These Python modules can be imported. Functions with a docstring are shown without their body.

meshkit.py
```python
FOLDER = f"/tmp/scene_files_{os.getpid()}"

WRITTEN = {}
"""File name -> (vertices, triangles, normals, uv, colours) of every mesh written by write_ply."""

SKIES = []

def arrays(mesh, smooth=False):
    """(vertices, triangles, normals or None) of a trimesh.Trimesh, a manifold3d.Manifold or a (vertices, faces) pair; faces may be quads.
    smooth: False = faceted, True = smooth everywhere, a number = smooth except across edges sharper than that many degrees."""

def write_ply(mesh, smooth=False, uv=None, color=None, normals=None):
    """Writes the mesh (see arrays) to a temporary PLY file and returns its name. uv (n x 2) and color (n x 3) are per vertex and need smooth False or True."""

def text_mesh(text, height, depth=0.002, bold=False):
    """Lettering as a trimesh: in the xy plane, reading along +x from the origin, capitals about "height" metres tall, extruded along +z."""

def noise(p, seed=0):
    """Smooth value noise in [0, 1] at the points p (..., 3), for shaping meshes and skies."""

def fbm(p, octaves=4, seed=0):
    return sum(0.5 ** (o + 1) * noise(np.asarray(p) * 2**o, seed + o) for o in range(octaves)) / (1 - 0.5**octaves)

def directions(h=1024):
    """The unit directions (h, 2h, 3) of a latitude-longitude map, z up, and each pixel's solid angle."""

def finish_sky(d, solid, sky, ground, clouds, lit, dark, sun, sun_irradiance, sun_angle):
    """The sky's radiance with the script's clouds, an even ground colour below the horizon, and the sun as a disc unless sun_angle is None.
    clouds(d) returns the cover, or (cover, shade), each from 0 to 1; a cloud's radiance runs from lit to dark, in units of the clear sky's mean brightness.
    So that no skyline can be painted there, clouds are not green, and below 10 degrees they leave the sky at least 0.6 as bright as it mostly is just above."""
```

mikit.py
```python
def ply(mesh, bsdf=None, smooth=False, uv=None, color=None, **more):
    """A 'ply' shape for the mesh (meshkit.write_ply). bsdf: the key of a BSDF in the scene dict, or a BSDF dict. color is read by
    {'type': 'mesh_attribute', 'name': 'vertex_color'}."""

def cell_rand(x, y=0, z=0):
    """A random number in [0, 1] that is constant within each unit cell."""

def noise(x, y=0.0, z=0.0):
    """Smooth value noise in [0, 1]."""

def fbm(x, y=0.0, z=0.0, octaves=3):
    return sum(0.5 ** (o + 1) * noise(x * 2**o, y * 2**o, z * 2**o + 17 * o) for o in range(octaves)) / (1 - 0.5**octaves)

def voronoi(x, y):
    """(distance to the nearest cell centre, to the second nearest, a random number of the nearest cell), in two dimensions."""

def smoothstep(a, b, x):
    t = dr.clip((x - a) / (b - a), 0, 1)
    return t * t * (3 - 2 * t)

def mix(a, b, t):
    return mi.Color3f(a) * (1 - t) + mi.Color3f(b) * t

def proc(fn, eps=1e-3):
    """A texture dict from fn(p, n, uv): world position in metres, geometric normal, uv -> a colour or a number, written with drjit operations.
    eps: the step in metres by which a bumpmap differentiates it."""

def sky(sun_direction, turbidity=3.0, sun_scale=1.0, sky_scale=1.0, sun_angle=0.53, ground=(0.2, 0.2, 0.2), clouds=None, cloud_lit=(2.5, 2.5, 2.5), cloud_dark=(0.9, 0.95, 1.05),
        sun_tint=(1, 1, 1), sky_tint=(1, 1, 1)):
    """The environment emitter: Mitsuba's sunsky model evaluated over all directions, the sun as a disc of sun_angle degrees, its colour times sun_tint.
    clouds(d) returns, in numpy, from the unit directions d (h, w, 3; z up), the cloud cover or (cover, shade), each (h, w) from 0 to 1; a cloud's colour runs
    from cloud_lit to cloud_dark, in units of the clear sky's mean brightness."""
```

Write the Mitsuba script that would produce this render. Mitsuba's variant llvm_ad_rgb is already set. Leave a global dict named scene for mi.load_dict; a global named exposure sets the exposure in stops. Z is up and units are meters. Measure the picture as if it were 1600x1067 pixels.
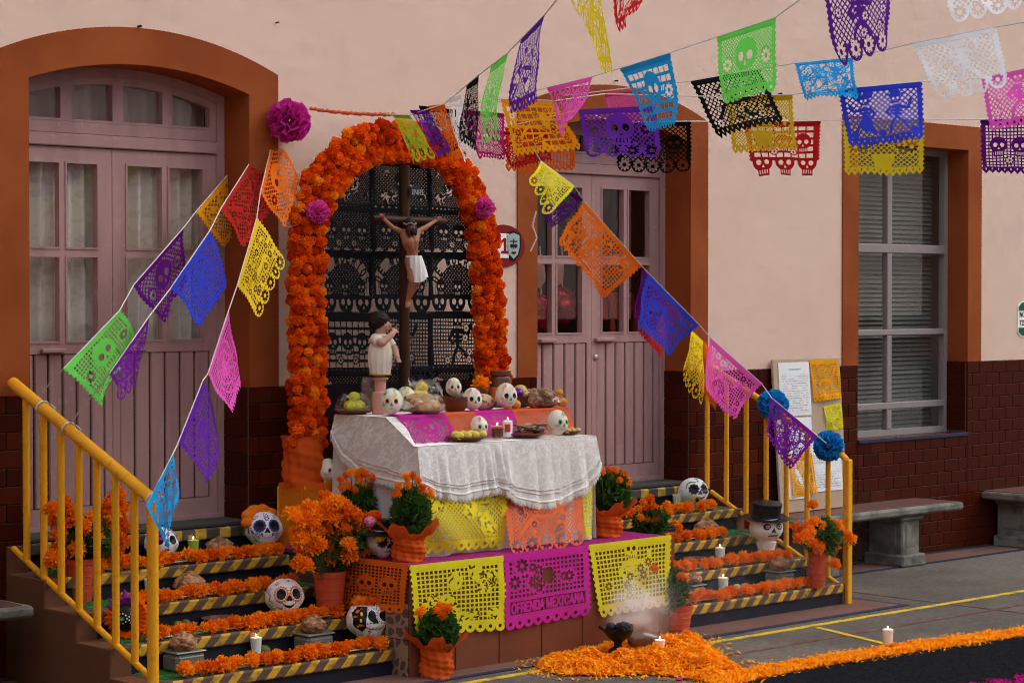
import math, random
import numpy as np, trimesh, drjit as dr, mitsuba as mi
import manifold3d as m3
import shapely
from shapely import affinity
from shapely.geometry import Polygon, Point, LineString, box as sbox, MultiPolygon
from shapely.ops import unary_union
import mikit, meshkit
from mikit import noise, fbm, voronoi, cell_rand, smoothstep, mix

T = mi.ScalarTransform4f
scene, labels, count = {}, {}, {}
rng = random.Random(7)

# ------------------------------------------------------------------ camera, light, exposure
EYE = np.array([-10.389, -10.986, 2.20])
A, PITCH = math.radians(46.6), math.atan(72.5/3400)
FW = np.array([math.cos(A)*math.cos(PITCH), math.sin(A)*math.cos(PITCH), -math.sin(PITCH)])
scene['camera'] = {'type': 'perspective', 'fov': math.degrees(2*math.atan(800/3400)), 'fov_axis': 'x', 'near_clip': 0.1, 'far_clip': 200.0,
                   'to_world': T().look_at(origin=EYE.tolist(), target=(EYE+FW*10).tolist(), up=[0, 0, 1])}
# overcast light falling into a courtyard, a little stronger from the right
scene['sky'] = mikit.sky((0.62, -0.5, 0.75), turbidity=4, sun_scale=0.28, sun_angle=40, clouds=lambda d: np.ones(d.shape[:2]), cloud_lit=(2.25, 2.5, 2.85), sun_tint=(.93, 1.02, 1.15))
exposure = 2.2

# ------------------------------------------------------------------ helpers
def number(name):
    n = count.get(name, 0); count[name] = n+1
    return name if n == 0 else f'{name}_{n:03d}'

def thing(name, label=None, cat=None, group=None, kind=None):
    k = number(name); d = {}
    if label: d['label'] = label
    if cat: d['category'] = cat
    if group: d['group'] = group
    if kind: d['kind'] = kind
    labels[k] = d
    return k

def part(parent, name, mesh, mat, smooth=False, label=None, kind=None, tw=None):
    """one entry: a mesh (or a ready ply dict) under parent"""
    k = number(parent+'__'+name)
    d = dict(mesh) if isinstance(mesh, dict) else mikit.ply(mesh, mat, smooth=smooth)
    if tw is not None: d['to_world'] = tw
    scene[k] = d
    if label or kind:
        labels[k] = {**({'label': label} if label else {}), **({'kind': kind} if kind else {})}
    return k

def whole(name, mesh, mat, label=None, cat=None, group=None, kind=None, smooth=False, tw=None):
    k = thing(name, label, cat, group, kind)
    d = dict(mesh) if isinstance(mesh, dict) else mikit.ply(mesh, mat, smooth=smooth)
    if tw is not None: d['to_world'] = tw
    scene[k] = d
    return k

cat_ = trimesh.util.concatenate
def TM(v, f): return trimesh.Trimesh(np.asarray(v, float), np.asarray(f, int), process=False)

def _chamfer():
    s = np.array([[x, y, z] for x in (-1, 1) for y in (-1, 1) for z in (-1, 1)], float)
    pts = np.vstack([s*[1, .8, .8], s*[.8, 1, .8], s*[.8, .8, 1]])
    h = trimesh.convex.convex_hull(pts)
    idx = np.array([np.argmin(np.linalg.norm(pts-v, axis=1)) for v in h.vertices])
    return s, idx[h.faces]
_CS, _CF = _chamfer()
def bx(x0, x1, y0, y1, z0, z1, b=.004):
    """box with chamfered edges"""
    h = np.array([x1-x0, y1-y0, z1-z0])/2; c = np.array([x0+x1, y0+y1, z0+z1])/2
    b = min(b, h.min()*.9)
    v = np.vstack([_CS*(h-np.array([0, b, b])), _CS*(h-np.array([b, 0, b])), _CS*(h-np.array([b, b, 0]))])+c
    return TM(v, _CF)

def tube(pts, r, n=10, caps=True):
    """tube along a polyline; r a number or one per point"""
    p = np.asarray(pts, float); m = len(p); r = np.broadcast_to(np.asarray(r, float), (m,))
    t = np.gradient(p, axis=0); t /= np.linalg.norm(t, axis=1, keepdims=True)+1e-12
    up = np.array([0, 0, 1.0]) if abs(t[0, 2]) < .9 else np.array([1.0, 0, 0])
    v = []
    a = np.cross(t[0], up); a /= np.linalg.norm(a)
    for i in range(m):
        a = a-t[i]*np.dot(a, t[i]); a /= np.linalg.norm(a); b = np.cross(t[i], a)
        th = np.arange(n)*2*np.pi/n
        v.append(p[i]+r[i]*(np.cos(th)[:, None]*a+np.sin(th)[:, None]*b))
    v = np.vstack(v); f = []
    for i in range(m-1):
        for j in range(n):
            q = i*n+j; s = i*n+(j+1) % n
            f += [[q, s, s+n], [q, s+n, q+n]]
    if caps:
        v = np.vstack([v, p[0], p[-1]])
        for j in range(n):
            f += [[m*n, (j+1) % n, j], [m*n+1, (m-1)*n+j, (m-1)*n+(j+1) % n]]
    return TM(v, f)

def lathe(prof, n=24, c=(0, 0, 0)):
    """revolve (r, z) points"""
    prof = np.asarray(prof, float); th = np.arange(n)*2*np.pi/n; m = len(prof)
    v = np.stack([np.outer(prof[:, 0], np.cos(th)), np.outer(prof[:, 0], np.sin(th)), np.repeat(prof[:, 1:2], n, 1)], -1).reshape(-1, 3)+np.asarray(c)
    f = []
    for i in range(m-1):
        for j in range(n):
            q = i*n+j; s = i*n+(j+1) % n
            f += [[q, s, s+n], [q, s+n, q+n]]
    return TM(v, f)

def extr(poly, h):
    gs = [g for g in getattr(poly, 'geoms', [poly]) if g.geom_type == 'Polygon' and g.area > 1e-7]
    return cat_([trimesh.creation.extrude_polygon(g, h, engine='earcut') for g in gs])

def wallprism(poly, y0, y1):
    """polygon in (x, z), extruded from y0 to y1"""
    m = extr(poly, abs(y1-y0)); v = m.vertices
    m.vertices = np.stack([v[:, 0], max(y0, y1)-v[:, 2], v[:, 1]], 1)
    return m

def xprism(poly, x0, x1):
    """polygon in (y, z), extruded from x0 to x1"""
    m = extr(poly, x1-x0); v = m.vertices
    m.vertices = np.stack([x0+v[:, 2], v[:, 0], v[:, 1]], 1)
    return m

def sheet(fn, nu, nv):
    u, v = np.meshgrid(np.linspace(0, 1, nu), np.linspace(0, 1, nv), indexing='ij')
    p = np.asarray(fn(u, v)); p = np.moveaxis(p, 0, -1).reshape(-1, 3)
    i, j = np.meshgrid(np.arange(nu-1), np.arange(nv-1), indexing='ij'); q = (i*nv+j).ravel()
    return TM(p, np.vstack([np.stack([q, q+nv, q+nv+1], 1), np.stack([q, q+nv+1, q+1], 1)]))

def blob(r, sub=2, amp=.1, freq=3., seed=0, scale=(1, 1, 1), c=(0, 0, 0)):
    m = trimesh.creation.icosphere(subdivisions=sub); v = np.array(m.vertices)
    v = v*(1+amp*(meshkit.fbm(v*freq+seed*7.1+20, 3, seed)[:, None]-.5)*2)
    return TM(v*r*np.asarray(scale)+np.asarray(c), m.faces)

def moved(m, loc=(0, 0, 0), rz=0, s=1, rx=0, ry=0):
    R = trimesh.transformations.euler_matrix(rx, ry, rz)
    v = np.asarray(m.vertices)*s
    return TM(v@R[:3, :3].T+np.asarray(loc), m.faces)

def place(loc, rz=0, s=1, rx=0, ry=0):
    t = T().translate([float(q) for q in loc]).rotate([0, 0, 1], math.degrees(rz)).rotate([0, 1, 0], math.degrees(ry)).rotate([1, 0, 0], math.degrees(rx))
    return t.scale([float(q) for q in np.broadcast_to(s, 3)])

# ------------------------------------------------------------------ materials
def mat(name, color, rough=.6, **k):
    scene[name] = {'type': 'twosided', 'b': {'type': 'principled', 'base_color': color if isinstance(color, dict) else {'type': 'rgb', 'value': list(color)}, 'roughness': rough, **{'specular': .16, **k}}}
    return name

def pmat(name, fn, rough=.6, bump=None, bscale=1.0, eps=1e-3, **k):
    b = {'type': 'principled', 'base_color': mikit.proc(fn), 'roughness': rough, **{'specular': .12, **k}}
    if bump is not None:
        b = {'type': 'bumpmap', 'arbitrary': mikit.proc(bump, eps), 'scale': bscale, 'bsdf': b}
    scene[name] = {'type': 'twosided', 'b': b}
    return name

def thin(name, color, trans=.7, rough=.7):
    scene[name] = {'type': 'principledthin', 'base_color': {'type': 'rgb', 'value': list(color)}, 'roughness': rough, 'diff_trans': trans, 'spec_trans': 0.0}
    return name

pmat('m_plaster', lambda p, n, uv: mix(mix((.70, .505, .41), (.65, .455, .365), smoothstep(.35, .75, fbm(p.x*.9, p.y*.9, p.z*1.1+3, 4))*.5+.3*noise(p.x*9, p.y*9, p.z*9)), (.50, .37, .31), .16*smoothstep(.62, .76, fbm(p.x*5, p.y*5, p.z*2.2, 4))),
     .85, lambda p, n, uv: fbm(p.x*16, p.y*16, p.z*16, 3)*.004+fbm(p.x*3, p.y*3, p.z*3, 2)*.008, 1.0, 4e-3)
pmat('m_orange', lambda p, n, uv: mix((.30, .070, .0165), (.235, .050, .0115), smoothstep(.3, .75, fbm(p.x*2.5, p.y*2.5, p.z*1.6, 4))),
     .75, lambda p, n, uv: fbm(p.x*18, p.y*18, p.z*18, 3)*.003+fbm(p.x*4, p.y*4, p.z*4, 2)*.005, 1.0, 4e-3)
pmat('m_door', lambda p, n, uv: mix(mix((.41, .245, .235), (.345, .20, .19), smoothstep(.4, .8, fbm(p.x*14, p.y*14, p.z*1.2, 3))), (.46, .36, .33), .35*smoothstep(.73, .77, fbm(p.x*22, p.y*22, p.z*14, 3))), .42,
     lambda p, n, uv: fbm(p.x*60, p.y*60, p.z*4, 2)*.0012, 1.0, 2e-3)
for i, c in enumerate([(.055, .0075, .0025), (.043, .0058, .002), (.069, .0105, .0038)]):
    mat(f'm_tile_{i}', c, .26, specular=.10)
mat('m_mortar', (.10, .062, .05), .9)
mat('m_alu', (.30, .262, .25), .45, metallic=.2)
mat('m_blind', (.12, .13, .11), .5)
scene['m_pane'] = {'type': 'thindielectric', 'int_ior': 1.5}
mat('m_room', (.10, .09, .085), .9)
pmat('m_yellow', lambda p, n, uv: mix((.78, .35, .012), (.50, .20, .012),   .40*smoothstep(.64, .74, fbm(p.x*26, p.y*26, p.z*20, 3))), .35, specular=.3)

# ------------------------------------------------------------------ cut paper (papel picado): every hole is cut
PH = .78
_text = {}
def text_poly(s, h, bold=True):
    if (s, h) not in _text:
        m = meshkit.text_mesh(s, h, .01, bold); t = m.triangles[m.face_normals[:, 2] > .5][:, :, :2]
        _text[s, h] = unary_union([Polygon(q) for q in t if Polygon(q).area > 1e-9]).buffer(1e-5)
    return _text[s, h]
def fit(poly, cx, cy, w, hh=None):
    x0, y0, x1, y1 = poly.bounds
    s = w/(x1-x0); t = s if hh is None else hh/(y1-y0)
    return affinity.translate(affinity.scale(poly, s, t, origin=((x0+x1)/2, (y0+y1)/2)), cx-(x0+x1)/2, cy-(y0+y1)/2)
def disc(x, y, r, n=7): return Point(x, y).buffer(r, quad_segs=n)
def petal_holes(x, y, r, n, ph=0):
    """wedge holes of a cut rosette"""
    out = []
    for i in range(n):
        a = 2*math.pi*(i+ph)/n
        p = affinity.rotate(affinity.scale(disc(0, 0, 1, 2), r*.33, r*min(.2, 1.9/n)), math.degrees(a), origin=(0, 0))
        out.append(affinity.translate(p, x+.58*r*math.cos(a), y+.58*r*math.sin(a)))
    return out
def skull(x, y, r):
    """(solid, holes) of a small cut-out skull"""
    solid = unary_union([disc(x, y, r), sbox(x-.55*r, y-1.45*r, x+.55*r, y)])
    holes = [affinity.scale(disc(x-.4*r, y-.05*r, .25*r, 3), 1, 1.1), affinity.scale(disc(x+.4*r, y-.05*r, .25*r, 3), 1, 1.1), Polygon([(x, y-.3*r), (x-.13*r, y-.6*r), (x+.13*r, y-.6*r)])]
    holes += [sbox(x+q*r-.05*r, y-1.25*r, x+q*r+.05*r, y-.85*r) for q in (-.36, -.12, .12, .36)]
    return solid, holes
def skeleton(x, y, s, hat, flip=1):
    """a small dancing skeleton: (solid, holes)"""
    f = flip
    lines = [[(0, .18), (0, -.10)], [(-.11*f, .12), (-.20*f, .02), (-.12*f, -.06)], [(.10*f, .12), (.24*f, .10), (.30*f, .25)], [(0, -.10), (-.10*f, -.24), (-.16*f, -.42)], [(0, -.10), (.14*f, -.2), (.24*f, -.36)], [(-.12, .13), (.12, .13)], [(-.09, .05), (.09, .05)], [(-.07, -.02), (.07, -.02)]]
    solid = [LineString([(x+a*s, y+b*s) for a, b in l]).buffer(.024*s+.004) for l in lines]
    sk, h = skull(x, y+.32*s, .11*s); solid.append(sk)
    if hat: solid += [sbox(x-.2*s, y+.38*s, x+.2*s, y+.42*s), disc(x, y+.44*s, .1*s)]
    else: solid += [disc(x-.12*s, y+.42*s, .09*s), disc(x+.1*s, y+.44*s, .1*s), affinity.scale(disc(x, y-.2*s, .15*s), .9, 1.1)]
    return unary_union(solid), h
def paper_poly(style, seed=0):
    r = random.Random(seed*131+len(style)); lat, motif, bottom = style.split('-')
    yb = {'point': .055, 'scallop': .08, 'lobe': .15, 'skull': .20, 'flat': .02, 'wheel': .10}[bottom]
    sheet_, holes, solids = [sbox(0, yb, 1, PH)], [], []
    if bottom == 'point':
        n = 12
        for i in range(n): sheet_.append(Polygon([(i/n, yb+.01), (i/n, yb), ((i+.5)/n, 0), ((i+1)/n, yb), ((i+1)/n, yb+.01)]).buffer(.006)); holes.append(affinity.scale(disc((i+.5)/n, yb+.012, .013, 1), .8, 1.7))
    if bottom in ('scallop', 'wheel'):
        n = 9 if bottom == 'scallop' else 5
        for i in range(n):
            c = ((i+.5)/n, yb); rr = .5/n; sheet_.append(disc(*c, rr*1.02))
            if bottom == 'wheel': holes += petal_holes(c[0], c[1], rr*.95, 9)
            else: holes.append(disc(c[0], c[1], rr*.35, 2))
    if bottom == 'lobe':
        for i in range(4):
            c = ((i+.5)/4, yb+.01); sheet_.append(affinity.scale(disc(*c, .128), 1, 1.1)); holes += petal_holes(c[0], c[1]-.02, .10, 9, .5)
    if bottom == 'skull':
        for i in range(3):
            s, h = skull((i+.5)/3, yb-.02, .145); sheet_.append(s); holes += h
    for i in range(11):                       # scalloped sides
        y = yb+.03+(PH-yb-.06)*i/10; sheet_ += [disc(0, y, .018, 2), disc(1, y, .018, 2)]
    y0 = yb+.055
    field = sbox(.055, y0, .945, PH-.075)
    cx, cy = .5, (y0+PH-.075)/2; fh = PH-.075-y0
    if motif == 'figures':
        for x, hat, f in ((.28, 0, -1), (.68, 1, 1)):
            s, h = skeleton(x, cy-.01, .62, hat, f); solids.append(s); holes += h
        for x in (.1, .47, .9): solids.append(disc(x, y0+.04, .05))
    elif motif == 'skulls':
        for x in (.22, .5, .78):
            s, h = skull(x, cy+.02, .115); solids.append(s); holes += h
        for x in (.36, .64): solids.append(disc(x, y0+.09, .06)); holes += petal_holes(x, y0+.09, .055, 7)
    elif motif == 'bigskull':
        s, h = skull(cx, cy+.06, .19); solids.append(s); holes += h
        for x in (.16, .84): solids.append(disc(x, cy, .10)); holes += petal_holes(x, cy, .09, 9)
    elif motif == 'vase':
        solids.append(Polygon([(.40, y0), (.60, y0), (.66, y0+.2), (.34, y0+.2)]))
        for i in range(7):
            a = math.pi*(i+.5)/7; x, y = .5+.26*math.cos(a), y0+.2+.22*math.sin(a); solids.append(disc(x, y, .075)); holes += petal_holes(x, y, .07, 8)
        for x in (.14, .86): solids.append(affinity.rotate(sbox(x-.09, cy-.09, x+.09, cy+.09), 45)); holes += petal_holes(x, cy, .10, 8)
    elif motif == 'flowers':
        for i in range(15):
            x, y, q = r.uniform(.11, .89), r.uniform(y0+.05, PH-.13), r.uniform(.04, .075); solids.append(disc(x, y, q)); holes += petal_holes(x, y, q*.9, 8, r.random()); a = r.uniform(0, 6.28); solids.append(affinity.translate(affinity.rotate(affinity.scale(disc(0, 0, 1, 3), .07, .025), math.degrees(a)), x+.1*math.cos(a), y+.1*math.sin(a)))
        solids.append(LineString([(.1, y0+.03), (.35, cy), (.6, cy-.05), (.9, PH-.12)]).buffer(.02))
    elif motif == 'dense':
        for i in range(17):
            x, y, q = r.uniform(.12, .88), r.uniform(y0+.04, PH-.13), r.uniform(.045, .11); solids.append(affinity.rotate(affinity.scale(disc(x, y, q), 1, r.uniform(.5, 1)), r.uniform(0, 180)))
            for j in range(5): holes.append(affinity.translate(affinity.rotate(affinity.scale(disc(0, 0, 1, 2), r.uniform(.014, .03), .009), r.uniform(0, 180)), x+r.uniform(-q, q)*.7, y+r.uniform(-q, q)*.7))
    elif motif == 'wheel':
        for q in (.30, .19, .08): solids.append(disc(cx, cy, q+.012).difference(disc(cx, cy, q-.012)))
        for i in range(12): a = i*math.pi/6; solids.append(LineString([(cx, cy), (cx+.3*math.cos(a), cy+.3*math.sin(a))]).buffer(.008))
        for x in (.13, .87): solids.append(disc(x, cy-.1, .075)); holes += petal_holes(x, cy-.1, .07, 7)
    elif motif == 'muertos':
        ring = disc(cx, y0+.02, .50, 12).difference(disc(cx, y0+.02, .36, 12)).intersection(sbox(0, y0, 1, 1)); holes_ring = ring.intersection(field)
        tp = []
        for i, ch in enumerate('DE MUERTOS'):
            a = math.radians(157-i*14.9)
            if ch == ' ': continue
            t = fit(text_poly(ch, .11), 0, 0, .062, .125)
            tp.append(affinity.translate(affinity.rotate(t, math.degrees(a)-90, origin=(0, 0)), cx+.43*math.cos(a), y0+.02+.43*math.sin(a)))
        letters = unary_union(tp).buffer(.004)
        solids += [letters, disc(cx, y0+.02, .515, 12).difference(disc(cx, y0+.02, .50, 12)), disc(cx, y0+.02, .365, 12).difference(disc(cx, y0+.02, .35, 12))]
        for x in (.2, .5, .8):
            s, h = skull(x, y0+.11, .085); solids.append(s); holes += h
    elif motif == 'ofrenda':
        solids.append(sbox(.04, y0, .96, y0+.20)); holes += petal_holes(.5, cy+.1, .1, 9)
        for i in range(10):
            x, y, q = r.uniform(.1, .9), r.uniform(y0+.25, PH-.12), r.uniform(.06, .10); solids.append(disc(x, y, q)); holes += petal_holes(x, y, q*.85, 8)
        t = fit(text_poly('OFRENDA MEXICANA', .1), .5, y0+.10, .86, .105)
        win_ = sbox(.05, y0+.035, .95, y0+.165)
        holes_ = win_.difference(t.buffer(.004)); frame_bars = unary_union([sbox(.055+i*.0565, y0+.03, .059+i*.0565, y0+.17) for i in range(16)])
        holes.append(holes_.difference(frame_bars))
    elif motif == 'catrina':
        s, h = skeleton(cx, cy+.02, .80, 1, 1); solids.append(s); holes += h
        for i in range(8):
            x, y = r.uniform(.1, .9), r.uniform(y0+.05, y0+.5); solids.append(disc(x, y, .06)); holes += petal_holes(x, y, .055, 8)
    pitch, wdt = (.056, .008) if lat == 'diamond' else (.047, .0085)
    if lat == 'fine': pitch, wdt = .037, .0075
    if lat == 'heavy': pitch, wdt = .043, .0135
    bars = []
    if lat in ('diamond', 'fine', 'heavy'):
        for i in range(-24, 60):
            bars += [LineString([(i*pitch*1.3, 0), (i*pitch*1.3+.8, .8)]), LineString([(i*pitch*1.3, 0), (i*pitch*1.3-.8, .8)])]
    elif lat == 'square':
        bars = [LineString([(i*pitch, 0), (i*pitch, 1)]) for i in range(24)]+[LineString([(0, i*pitch), (1, i*pitch)]) for i in range(20)]
    elif lat == 'curl':
        for i in range(40):
            x, y, q = r.uniform(.05, .95), r.uniform(y0, PH-.08), r.uniform(.05, .16); bars.append(disc(x, y, q, 4).exterior)
            bars.append(LineString([(x-q, y-q), (x+q, y+q*r.uniform(-1, 1))]))
    bars = unary_union([b.buffer(wdt, cap_style=2, quad_segs=1) for b in bars])
    if lat == 'bars':
        open_ = unary_union([sbox(.06+i*.11, y0+j*.1, .06+i*.11+.09, y0+j*.1+.065) for i in range(8) for j in range(6)])
        cut = open_.intersection(field)
    else: cut = field.difference(bars)
    cut = cut.difference(unary_union(solids)) if solids else cut
    if motif == 'muertos': cut = unary_union([cut, holes_ring.difference(unary_union(solids)).difference(unary_union([sbox(.1+i*.2, 0, .108+i*.2, 1) for i in range(5)]))])
    cut = unary_union([g for g in getattr(cut, 'geoms', [cut]) if g.area > 6e-5]+[h for h in holes])
    p = unary_union(sheet_).difference(cut)
    gs = sorted(getattr(p, 'geoms', [p]), key=lambda g: -g.area)
    return unary_union([g for g in gs if g.area > .002]).simplify(.0012)
_pp = {}
def paper_uv(style, seed=0, fine=.07):
    """triangulated cut sheet in the unit frame: (uv, faces)"""
    if (style, seed) not in _pp:
        p = paper_poly(style, seed); vs, fs = [], []
        for g in getattr(p, 'geoms', [p]):
            v, f = trimesh.creation.triangulate_polygon(g, engine='earcut'); fs.append(np.asarray(f)+sum(map(len, vs))); vs.append(np.asarray(v))
        v = np.vstack(vs); f = np.vstack(fs)
        v3, f3 = trimesh.remesh.subdivide_to_size(np.c_[v, np.zeros(len(v))], f, fine, max_iter=12)
        _pp[style, seed] = (v3[:, :2]/[1, PH], f3)
    return _pp[style, seed]
def sheet_on(corners, style, seed, amp=.012, k=0):
    """cut sheet stretched on four corners (hem left, hem right, bottom right, bottom left), fluttering a little: (sheet, hem)"""
    h0, h1, b1, b0 = (np.asarray(c, float) for c in corners)
    uv, f = paper_uv(style, seed)
    n = np.cross(h1-h0, b0-h0)+np.cross(h1-b1, b0-b1)*-1; n /= np.linalg.norm(n)+1e-9
    rr = random.Random(k*17+3); a, b, c, d = (rr.uniform(0, 6.28) for _ in range(4))
    def warp(q, lift=0.0):
        u, v = q[:, :1], q[:, 1:2]
        p = (h0*(1-u)+h1*u)*v+(b0*(1-u)+b1*u)*(1-v)
        w = (1-v)*(np.sin(u*5.2+a+v*1.5)*1.0+.6*np.sin(v*6+b+u*2.5))+.35*np.sin(u*13+v*9+c)*np.abs(1-v)**.5+1.2*np.sin(np.pi*v)*math.sin(d)
        return p+n*(w*amp+lift)
    hem = []
    g = np.stack(np.meshgrid(np.linspace(-.005, 1.005, 14), [.925, 1.004], indexing='ij'), -1).reshape(-1, 2)
    q = np.arange(13)*2; ff = np.vstack([np.stack([q, q+2, q+3], 1), np.stack([q, q+3, q+1], 1)])
    hem = cat_([TM(warp(g, .0016), ff), TM(warp(g, -.0016), ff)])
    return TM(warp(uv), f), hem
PAPER = {'lime': (.42, .66, .04), 'green': (.16, .72, .10), 'purple': (.115, .022, .30), 'violet': (.13, .012, .22), 'orange': (.80, .155, .015), 'amber': (.86, .36, .01), 'white': (.90, .90, .91), 'black': (.012, .012, .014),
         'pink': (.78, .10, .46), 'magenta': (.60, .035, .33), 'yellow': (.84, .68, .03), 'gold': (.82, .56, .03), 'red': (.56, .020, .025), 'cyan': (.02, .30, .66), 'blue': (.035, .05, .50), 'coral': (.75, .15, .06), 'crimson': (.42, .022, .02), 'acid': (.76, .68, .03)}
for kcol, c in PAPER.items(): thin('p_'+kcol, c, .0 if kcol == 'black' else .36)

# ------------------------------------------------------------------ the building: plaster wall, arched surrounds, doors, window, tile dado
bld = thing('school_building', 'peach plaster building front with rust orange arches, mauve doors and dark tile dado', 'building')
DADO = 1.625
def arch_poly(x0, x1, z0, zs, zt):
    """opening from z0, springing at zs, segmental arch rising to zt"""
    w = (x1-x0)/2; h = zt-zs; R = (w*w+h*h)/(2*h); cx = (x0+x1)/2; cz = zt-R; a = math.asin(w/R)
    arc = [(cx+R*math.sin(t), cz+R*math.cos(t)) for t in np.linspace(a, -a, 33)]
    return Polygon([(x0, z0), (x1, z0)]+arc)
LX0, LX1 = -3.82, -2.26
MX0, MX1 = 0.235, 1.84
WX0, WX1 = 3.885, 5.42
hole_l = arch_poly(LX0, LX1, .77, 3.445, 3.57)
hole_m = arch_poly(MX0, MX1, .77, 3.34, 3.47)
hole_w = sbox(WX0, 1.0, WX1, 3.45)
sur_l = arch_poly(LX0-.225, LX1+.225, DADO, 3.58, 3.79)
sur_m = arch_poly(MX0-.19, MX1+.195, DADO, 3.51, 3.72)
sur_w = sbox(WX0-.205, DADO, WX1+.2, 3.655)
holes = unary_union([hole_l, hole_m, hole_w])
WALL = sbox(-9, 0, 12, 7.0).difference(holes)
core = wallprism(WALL.difference(unary_union([sur_l, sur_m, sur_w])).intersection(sbox(-9, DADO, 12, 7)), 0, .30)
part(bld, 'plaster_wall', core, 'm_plaster')
part(bld, 'wall_base', wallprism(WALL.intersection(sbox(-9, -.2, 12, DADO-.002)), .004, .30), 'm_mortar')
for nm, s in (('left', sur_l), ('mid', sur_m), ('win', sur_w)):
    part(bld, 'orange_surround', wallprism(s.difference(holes), -.012, .30), 'm_orange')
part(bld, 'interior_wall', cat_([bx(-9, 12, 3.2, 3.3, -.1, 5), bx(-9, 12, .31, 3.2, 4.2, 4.3), bx(-9, 12, .31, 3.2, .60, .70), bx(-1.0, -.9, .31, 3.2, .7, 4.2), bx(2.6, 2.7, .31, 3.2, .7, 4.2)]), 'm_room')

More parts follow.
